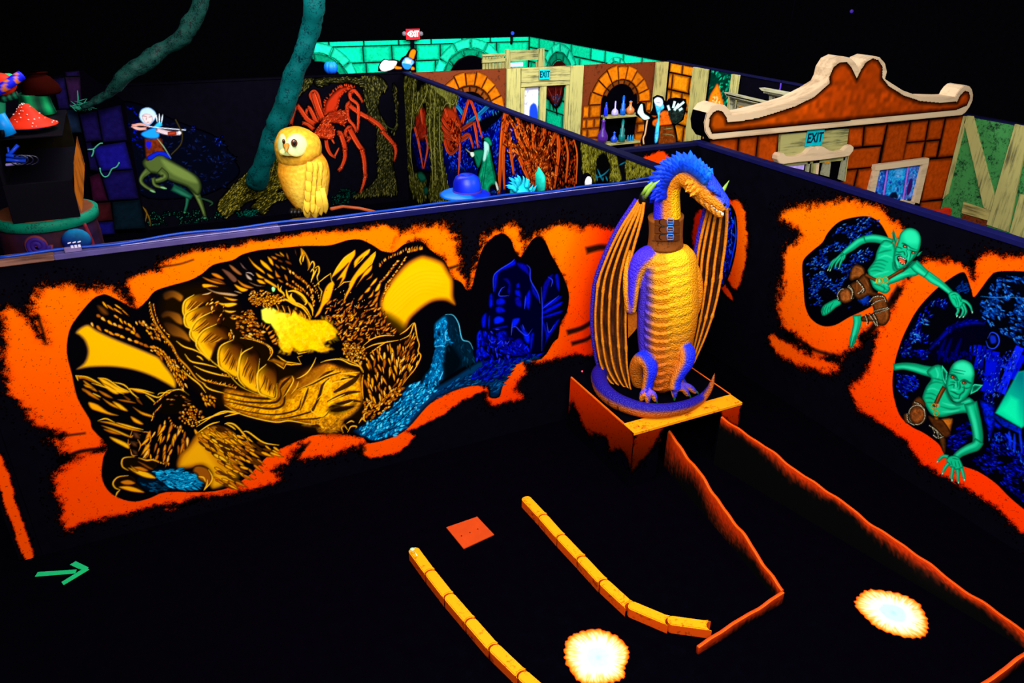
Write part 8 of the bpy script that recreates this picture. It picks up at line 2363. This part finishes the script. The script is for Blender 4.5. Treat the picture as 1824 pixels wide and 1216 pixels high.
def robe(cv):
    G_, GD_ = (8, 150, 104), (0, 60, 42)
    cv.fill(smooth(f8("690,690 740,700 760,800 800,1000 740,1040 735,1300 600,1300 640,950 665,860 680,760"), 3, True), G_, soft=1, edge=GD_, ew=4, grain=.3)
    cv.fill(smooth(f8("605,720 690,715 680,780 650,860 630,860 605,780"), 3, True), (6, 120, 84), soft=1, edge=GD_, ew=3)
    cv.fill(smooth(f8("685,620 730,602 762,660 745,680 720,650"), 3, True), G_, soft=1, edge=GD_, ew=2)
    cv.fill(smooth(f8("690,640 730,660 735,720 700,810 680,800 690,720"), 3, True), (180, 244, 230), soft=1, edge=(90, 190, 180), ew=2)
    cv.line(f8("530,704 560,730 585,745"), 1.5, (190, 190, 170))
    cv.fill(smooth(f8("570,740 600,735 605,765 585,775"), 3, True), (226, 240, 226), soft=1)
    cv.fill(smooth(f8("785,990 800,995 818,1050 805,1065"), 3, True), (226, 240, 226), soft=1)
    for p in ("720,720 700,900 660,1200", "740,760 770,900 790,1000", "690,860 670,1000 640,1200", "620,760 640,800"):
        cv.line(f8(p), 1.5, GD_, .8)
cutout('robed_cutout', 'painted cutout of a white bearded figure in green robe pointing a wand in the forest', 'cutout', 9.4, f8("522,700 570,725 600,705 685,705 680,615 732,596 772,660 755,690 775,790 815,980 825,1060 800,1075 760,1045 745,1060 745,1300 595,1300 630,950 650,870 620,870 596,785 570,780"), robe, .008)

# ---------------------------------------------------------------- figures standing behind the left wall
def figure_body(parent, x, y, top, m):
    lathe('robe', [(.20, 0), (.18, .5), (.17, top * .7), (.16, top - .12), (.07, top)], (x, y, 0), m, parent, 20)
HY = 6.55
hp = hit(832, 345, 1, HY)
hat = empty('hatted_figure', (hp[0], HY, 0), 'figure in a wide blue brimmed hat showing over the left wall', 'figure')
hu = float((hp - CAM) @ CF) / FPX
M['hatblue'] = painted('hat_blue', .4, .3, .2, 12)
figure_body(hat, hp[0], HY, hp[2] - .02, solid('robe_navy', (8, 10, 50), .8, .05))
hc = lambda u, t: mixc((10, 60, 250), (6, 20, 180), .5 + .5 * math.sin(t * 2 + 1))
lathe('hat_brim', [(.02, .0), (.14, .004), (.235, -.012), (.245, -.004), (.22, .012), (.10, .03)], hp + np.array([-.02, 0, -.0]), M['hatblue'], hat, 30, lambda u, t: (0, 110, 250) if u > .3 and math.cos(t) < 0 else (6, 40, 220), True)
lathe('hat_crown', [(.13, .0), (.135, .05), (.13, .10), (.11, .15), (.07, .175), (.03, .165), (.001, .16)], hp + np.array([0.0, 0, .01]), M['hatblue'], hat, 26, hc)
lathe('hat_band', [(.136, .0), (.139, .0), (.139, .03), (.136, .03)], hp + np.array([0.0, 0, .012]), solid('hat_band', (60, 40, 150), .5, .1), hat, 26)
ep = hit(926, 336, 1, HY)
elf = empty('elf_figure', (ep[0], HY, 0), 'figure with spiky cyan hair and one tall pointed teal ear showing over the left wall', 'figure')
figure_body(elf, ep[0], HY, ep[2] - .14, M['floor'])
M['cyanhair'] = painted('cyan_hair', .5, .15, .2, 30)
cy_ = lambda v: np.array([20, 200, 236.]) * (.7 + .3 * v[2]) + np.array([0, 20, 0])
ball('head', ep - np.array([0, 0, .05]), .10, M['cyanhair'], elf, 18, 12, col=cy_)
rh = np.random.RandomState(5)
for k in range(26):
    a = rh.uniform(-1.2, 1.5)
    b = ep + np.array([math.sin(a) * .085, rh.uniform(-.08, .04), math.cos(a) * .075 - .04])
    tp = b + np.array([math.sin(a) * .07 - .03, rh.uniform(-.03, .02), math.cos(a) * .075 + rh.uniform(0, .03)])
    V, F, C = tube_data(resample(np.array([b, (b + tp) / 2 + [.012, 0, .012], tp]), 6), [.020, .018, .015, .011, .006, .001], 6, np.array([30, 214, 246.]) * rh.uniform(.75, 1.05))
    mesh_obj('hair_tuft', V, F, M['cyanhair'], elf, C, True)
a_, b_ = hit(962, 345, 1, HY), hit(960, 297, 1, HY)
V, F, C = tube_data(resample(np.array([a_, a_ * .5 + b_ * .5 + [.012, 0, 0], b_]), 10), [(w * .082, w * .04) for w in (.9, 1, 1, .95, .85, .72, .55, .4, .22, .03)], 14, lambda u, t, n: np.array([30, 250, 190.]) * (.75 + .25 * u) + np.array([0, 0, 30 * (1 - u)]))
mesh_obj('ear', V, F, M['cyanhair'], elf, C, True)
c_ = hit(940, 344, 1, HY)
V, F, C = tube_data(resample(np.array([c_, hit(950, 338, 1, HY), hit(956, 330, 1, HY)]), 8), [.03, .03, .028, .026, .022, .016, .01, .003], 10, np.array([10, 180, 220.]))
mesh_obj('ear_lobe', V, F, M['cyanhair'], elf, C, True)
wpn = hit(1047, 324, 1, 6.4)
wf_ = empty('white_faced_figure', (wpn[0], 6.4, 0), 'small figure with white face and black cap peeking over the left wall', 'figure')
figure_body(wf_, wpn[0], 6.4, wpn[2] - .03, M['floor'])
ball('face', wpn - [0, .01, 0], .052, solid('face_white', (236, 230, 224), .6, .1), wf_, 14, 10, (.75, .7, 1.15))
ball('cap', wpn + [0, .03, .014], .066, M['floor'], wf_, 14, 10, (.85, .7, 1.1))
ball('muzzle', wpn + [-.005, -.04, -.04], .026, solid('muzzle_tan', (190, 120, 84), .6, .1), wf_, 12, 8, (1, .7, .7))
# ribbed blue lantern on the forest wall
lp = hit(590, 129, 1, 14.25)
ln = empty('ribbed_lantern', (lp[0], 14.25, 2.43), 'ribbed bright blue lantern dome on top of the forest wall beside the leaning trunk', 'lantern')
M['bluelamp'] = painted('lantern_blue', .4, .2, .1, 12)
for k in range(7):
    a = 2 * math.pi * k / 7
    V = [lp + np.array([.055 * math.cos(a), .055 * math.sin(a), .0])]
    ball('rib', lp + np.array([.055 * math.cos(a), .055 * math.sin(a), .08]), .10, M['bluelamp'], ln, 12, 8, (.7, .7, 1.0), col=lambda v: mixc((0, 70, 220), (30, 160, 255), .5 + .5 * v[2]))

# ---------------------------------------------------------------- leaning tree trunks
M['trunk'] = speckled('teal_trunk', (0, 78, 78), (0, 18, 30), 40, .9, .5)
M['trunk2'] = speckled('dark_teal_branch', (12, 50, 44), (1, 6, 9), 60, 1.2, .5)
def trunk(label, rows, m, moss=None):
    R_ = resample(np.array(rows, float), 60)
    P = np.array([hit(x, y, 1, d) for x, y, w, d in R_])
    rad = [R_[i][2] * float((P[i] - CAM) @ CF) / FPX for i in range(len(P))]
    V, F, C = tube_data(P, rad, 26)
    for i in range(len(V)):
        v = V[i]
        n = mnoise.noise(Vector(v * 3.2)) * .05 + mnoise.noise(Vector(v * 11)) * .022
        c = P[i // 26]
        V[i] = v + (v - c) / (np.linalg.norm(v - c) + 1e-6) * n
    o = mesh_obj('tree_trunk', V, F, m, None, None, True)
    return tag(o, label, 'tree trunk')
trunk('glittery teal tree trunk leaning up across the spider mural', [(452, 332, 15, 14.05), (458, 318, 17, 13.98), (470, 285, 16, 13.7), (487, 238, 17, 13.5), (506, 190, 19, 13.3), (524, 140, 18, 13.1), (541, 90, 17, 12.9), (554, 50, 17.5, 12.8), (560, 0, 19, 12.6), (560, -60, 20, 12.5)], M['trunk'])
trunk('dim mossy branch slanting up from the purple stone tower', [(146, 192, 5, 13.80), (170, 178, 8, 13.76), (200, 160, 10, 13.7), (240, 124, 13, 13.6), (290, 88, 14, 13.5), (330, 58, 14, 13.4), (354, 18, 13, 13.3), (362, -40, 14, 13.2)], M['trunk2'])
# --- purple stone tower
tf = frame_fn(1, 14.04)
tower = empty('stone_tower', tuple(hit(210, 300, 1, 14.04) * np.array([1, 1, 0])), 'dark tower face of big purple and blue stones at the left of the centaur', 'tower')
pc_ = px_poly("92,138 146,126 222,182 262,412 200,424 160,424 112,200", 1, 14.06)
prism('core', np.vstack([pc_]), frame_fn(1, 14.08), 0, -.10, M['floor'], tower)
for s, c in (("245,372 303,363 328,513 277,514", (24, 14, 74)), ("306,362 378,360 386,508 332,513", (48, 20, 62)), ("305,338 372,332 378,357 308,360", (26, 14, 66)), ("277,518 364,516 385,624 300,628", (18, 34, 62)), ("372,536 454,522 480,660 402,668", (24, 14, 82)), ("458,517 568,492 598,660 484,670", (22, 14, 88)), ("404,672 428,668 466,806 424,800", (20, 12, 74)), ("432,690 590,666 624,794 472,806", (24, 18, 150)),
             ("472,810 626,799 654,934 512,944", (22, 14, 92)), ("526,950 658,938 686,1074 536,1082", (8, 26, 40)), ("420,830 470,812 508,944 436,950", (62, 12, 44)), ("436,955 520,950 532,1036 446,1044", (70, 18, 24)), ("446,1046 532,1040 542,1100 456,1106", (22, 18, 130))):
    piece('stone', px_poly(s, 1, 14.04, 0, 0, 2.643), tf, .03, M['stone'], tower, np.array(c) * .72, np.array(c) * .25, ins=.08)
M['vine'] = solid('vine_green', (60, 150, 120), .6, .1)
for p in ("412,704 440,702 452,690 470,676 484,674", "440,704 438,722 430,738", "470,790 474,812 490,832 510,826 526,796 548,786 562,764"):
    tube('vine', [hit(x, y, 1, 13.99) for x, y in smooth(S(p, 0, 0, 2.643), 3)], .012, M['vine'], tower, 5)
M['moss'] = solid('moss_teal', (30, 120, 96), .7, .1)
mr = np.random.RandomState(6)
moss = empty('moss_tuft', tuple(hit(146, 190, 1, 13.94)), 'tuft of teal moss where the branch leaves the stone tower', 'plant')
for k in range(34):
    b = hit(136 + 26 * mr.rand(), 199 - 12 * mr.rand(), 1, 13.92)
    tube('frond', [b, b + [mr.uniform(-.05, .05), -.03, mr.uniform(.0, .07)], b + [mr.uniform(-.12, .12), -.05, mr.uniform(-.05, .16)]], [.012, .01, .003], M['moss'], moss, 4)
tube('frond', [hit(138, 193, 1, 13.92), hit(139, 175, 1, 13.92), hit(138, 161, 1, 13.92)], [.012, .014, .004], M['moss'], moss, 5)

# ---------------------------------------------------------------- carved stump with box and mushrooms, far left
SY = 8.6
T3 = lambda x, y, d=0.0: hit(x, y, 1, SY + d)
sc_ = T3(78, 392)
su = float((sc_ - CAM) @ CF) / FPX
stump = empty('carved_stump', (sc_[0], SY + .3, 0), 'purple carved stump with spiral swirls and teal mossy rim behind the left wall', 'stump')
sx, sy_ = sc_[0], SY + .35
RS = 84 * su
M['stumpskin'] = painted('stump_purple', .7, .08, .45, 7)
sr = sc_[2]
lathe('trunk', [(RS * 1.05, 0), (RS * 1.0, sr * .5), (RS * .98, sr - .25), (RS * .93, sr - .06), (RS * .5, sr - .04), (.01, sr - .04)], (sx, sy_, 0), M['stumpskin'], stump, 40, lambda u, t: mixc((34, 14, 50), (54, 16, 28), .5 + .5 * math.sin(t * 5 + u * 3)))
lathe('mossy_rim', [(RS * .94, sr - .10), (RS * 1.02, sr - .09), (RS * 1.03, sr + .0), (RS * .96, sr + .01)], (sx, sy_, 0), speckled('teal_moss', (0, 120, 92), (0, 44, 46), 60, .5), stump, 48)
lathe('inner_rim', [(RS * .90, sr - .05), (RS * .94, sr - .05), (RS * .94, sr + .015), (RS * .90, sr + .015)], (sx, sy_, 0), solid('rim_tan', (110, 58, 34), .6, .1), stump, 40)
M['swirl'] = solid('swirl_orange', (110, 40, 50), .6, .1); M['swirl_b'] = solid('swirl_violet', (52, 24, 120), .6, .1)
def swirl(cx, cy, r, turns, m, w):
    pts = []
    for t in np.linspace(0, turns * 2 * math.pi, 60):
        q = r * (1 - t / (turns * 2 * math.pi) * .95)
        ang = math.asin(np.clip((T3(cx + q * math.cos(t), cy)[0] - sx) / RS, -.95, .95))
        z = T3(cx, cy + q * math.sin(t) * .9)[2]
        pts.append((sx + (RS * 1.0) * math.sin(ang), sy_ - RS * 1.0 * math.cos(ang), z))
    tube('swirl', pts, w, m, stump, 6)
swirl(68, 432, 25, 2.6, M['swirl'], .02); swirl(68, 432, 20, 2.4, M['swirl_b'], .03)
swirl(140, 425, 18, 1.6, M['swirl_b'], .03)
ball('knot', T3(136, 428, -.18), 24 * su, M['stumpskin'], stump, 16, 10, (1, .5, .9), lambda v: mixc((12, 24, 110), (10, 110, 160), np.clip(.3 + .9 * v[2] + .4 * v[0], 0, 1)))
for p in ("150,398 160,420 166,436 160,440",):
    tube('root_vein', [T3(x, y, -.12) for x, y in smooth(S(p), 4)], .018, solid('vein_red', (120, 24, 40), .6, .1), stump, 6)
bx = empty('black_display_box', (sc_[0], SY + .35, sr - .04), 'open black display box with one orange side panel standing on the carved stump', 'box')
M['boxblack'] = solid('box_black', (6, 4, 12), .6, .05)
xl, xr = T3(6, 330)[0], T3(131, 330)[0]
zt, zm, zb = T3(70, 243, .2)[2], T3(70, 322)[2], sr + .017
yf, yb = SY - .08, SY + 1.65
box('front_panel', (xl, yf, zb), (xr, yf + .03, zm), M['boxblack'], bx)
box('side_panel', (xl, yf + .03, zb), (xl + .03, yb, zt), M['boxblack'], bx)
box('back_panel', (xl + .03, yb - .03, zb), (xr, yb, zt), solid('box_olive', (22, 17, 10), .7, .0, .4), bx)
box('top_board', (xl, SY + .12, zt), (xr, yb, zt + .015), M['boxblack'], bx)
box('shelf', (xl + .03, yf + .03, zm - .04), (xr, yb - .03, zm - .01), M['boxblack'], bx)
prism('orange_side', px_poly("137,243 151,293 149,345 146,378 133,345 131,290", 1, SY - .02), frame_fn(1, SY - .02), 0, -.03, boards('orange_wood', (186, 96, 10), (70, 30, 6), 2), bx)
M['tubeblue'] = solid('tube_blue', (20, 70, 235), .35, .2)
for k, (a, b, r) in enumerate((((11, 276), (50, 281), .016), ((11, 284), (46, 286), .020), ((13, 279), (32, 258), .018), ((14, 262), (17, 280), .010))):
    tag(tube('blue_tube', [T3(a[0], a[1], .1 + .05 * k), T3((a[0] + b[0]) / 2, (a[1] + b[1]) / 2 + .5, .1 + .05 * k), T3(b[0], b[1], .1 + .05 * k)], r, M['tubeblue'], None, 7), ('long blue tube', 'thick blue tube', 'slanting blue tube', 'short upright blue tube')[k] + ' lying in the open black display box', 'tube')
tag(box('white_strip', tuple(T3(10, 296, .05)), tuple(T3(30, 291, .05) + np.array([0, .05, 0])), solid('strip_lilac', (150, 130, 200), .4, .1), None), 'pale lilac strip at the front of the display box', 'strip')
for k in range(3):
    pts = [T3(34 + 9 * k + 16 * math.cos(t), 285 + 14 * math.sin(t) * .6, .0 + .04 * k) for t in np.linspace(-2.2, 2.6, 16)]
    tag(tube('black_cable', pts, .008, solid('cable_black', (16, 12, 40), .3, .3), None, 5), ('left', 'middle', 'right')[k] + ' one of three looped black cables inside the open display box', 'cable', 'cables in the display box')
# mushrooms
M['capred'] = speckled('cap_red', (236, 44, 14), (214, 30, 10), 20, .3); M['gill'] = solid('gill_blue', (14, 30, 140), .6, .1); M['stem'] = solid('stem_cyan', (50, 130, 250), .6, .1, .5, 40); M['spot'] = solid('spot_white', (250, 220, 214), .5, .1)
zt += .03
mu = T3(52, 221, .5)
mush = empty('red_mushroom', (mu[0], SY + .5, zt), 'red pointed mushroom with white spots and blue stem on the display box', 'mushroom')
k_ = float((mu - CAM) @ CF) / FPX
cap = [(46, -1), (45.5, .8), (36, 5), (26, 12), (18, 20), (12, 28), (7, 34), (.1, 36)]
lathe('cap', [(r * k_, z * k_) for r, z in cap], mu, M['capred'], mush, 36)
lathe('gills', [(.1 * k_, -5 * k_), (8 * k_, -5 * k_), (36 * k_, -4 * k_), (45 * k_, -1.2 * k_)], mu, M['gill'], mush, 36)
lathe('stem', [(9.5 * k_, zt - mu[2]), (8.2 * k_, -14 * k_), (7.6 * k_, -4 * k_)], mu, M['stem'], mush, 18)
for k in range(34):
    t = -math.pi * mr.rand(); q = mr.rand()
    r = np.interp(q, np.linspace(0, 1, 7), [45.5, 36, 26, 18, 12, 7, 2]); z = np.interp(q, np.linspace(0, 1, 7), [.8, 5, 12, 20, 28, 34, 36])
    ball('spot', mu + np.array([r * k_ * math.cos(t), r * k_ * math.sin(t), (z + .6) * k_]), mr.uniform(.8, 1.8) * k_, M['spot'], mush, 6, 4, (1, 1, .7))
m2 = T3(64, 165, 1.4)
k2 = float((m2 - CAM) @ CF) / FPX
big = empty('green_mushroom', (m2[0], SY + 1.4, zt), 'tall mushroom with dark maroon cap and thick green stem behind the red one', 'mushroom')
lathe('cap', [(28 * k2, -2 * k2), (32 * k2, 2 * k2), (28 * k2, 14 * k2), (18 * k2, 26 * k2), (7 * k2, 33 * k2), (.1, 34 * k2)], m2 + np.array([.06, 0, 0]), solid('cap_maroon', (34, 5, 3), .7, .0), big, 30)
M['stemgreen'] = painted('stem_green', .6, .1, .2, 10)
gc = lambda u, t: mixc((0, 60, 40), (14, 170, 96), .5 + .5 * math.sin(t * 6))
zb2 = zt - m2[2]
lathe('stem', [(30 * k2, zb2), (27 * k2, -22 * k2), (25 * k2, -8 * k2), (27 * k2, -1 * k2)], m2 + np.array([-.03, 0, 0]), M['stemgreen'], big, 36, gc)
m3 = T3(2, 150, .95)
k3 = float((m3 - CAM) @ CF) / FPX
str_ = empty('striped_mushroom', (m3[0], SY + .95, zt), 'tilted mushroom with red top and blue and orange patterned rim at the left edge', 'mushroom')
a0_, a1_ = T3(-30, 176, .95), T3(38, 134, .95)
M['band'] = painted('band_paint', .5, .15, .1, 20)
V, F, C = tube_data(resample(np.array([a0_, (a0_ + a1_) / 2 + [0, -.12, 0], a1_]), 28), [8.5 * k3] * 28, 14, lambda u, t, n: (214, 110, 20) if math.sin(u * 24 + 1.5 * math.sin(t * 2)) > .62 else (14, 22, 220))
mesh_obj('patterned_rim', V, F, M['band'], str_, C, True)
ball('cap', T3(0, 150, 1.0), 26 * k3, M['capred'], str_, 22, 12, (1, .8, .75))
V, F, C = tube_data(resample(np.array([T3(2, 176, 1.0), T3(20, 172, 1.0), T3(33, 168, 1.0)]), 14), [6.5 * k3] * 14, 12, lambda u, t, n: (0, 110, 76) if math.sin(u * 60) > 0 else (0, 40, 30))
mesh_obj('green_gills', V, F, M['band'], str_, C, True)
tube('stem', [T3(-6, 180, 1.0), T3(-8, 210, 1.0), T3(-8, 230, 1.0) * [1, 1, 0] + [0, 0, zt]], [.08, .09, .10], M['stemgreen'], str_, 14, col=(10, 120, 80))
ball('top_knob', T3(14, 137, 1.03), 9 * k3, M['stemgreen'], str_, 14, 8, (1.2, 1, .7), (20, 190, 110))
tag(tube('cyan_tube', [T3(-4, 205, .15), T3(8, 225, .15), T3(17, 240, .15)], .065, solid('tube_cyan', (0, 150, 250), .4, .2), None, 14), 'thick leaning cyan tube at the left edge beside the red mushroom', 'tube')
tag(tube('cyan_tube', [T3(3, 232, .03), T3(4.5, 239, .03), T3(5, 243, .12) + [0, -.08, 0]], .02, M['boxblack'], None, 8), 'short black stick in front of the leaning cyan tube', 'stick')

# small indicator lights high up at the back
for x, y, d, c, r, l in ((913, 59, 20.6, (40, 90, 255), .05, 'small blue spotlight on top of the green castle wall'), (1517, 20, 10.0, (60, 34, 150), .03, 'small dim violet lamp high hanging far behind the street pediment')):
    P = hit(x, y, 1, d)
    t = empty('spot_lamp', tuple(P), l, 'lamp')
    ball('lens', P, r, glow('lens_' + str(x), c, 1.0), t, 10, 6)
    if d > 12:
        box('bracket', P + [-.02, .03, -.3], P + [.02, .12, .03], M['black'], t)
    else:
        tube('rod', [P, P + [0, 0, 1], [P[0], P[1], 6.8]], .006, M['floor'], t, 5)
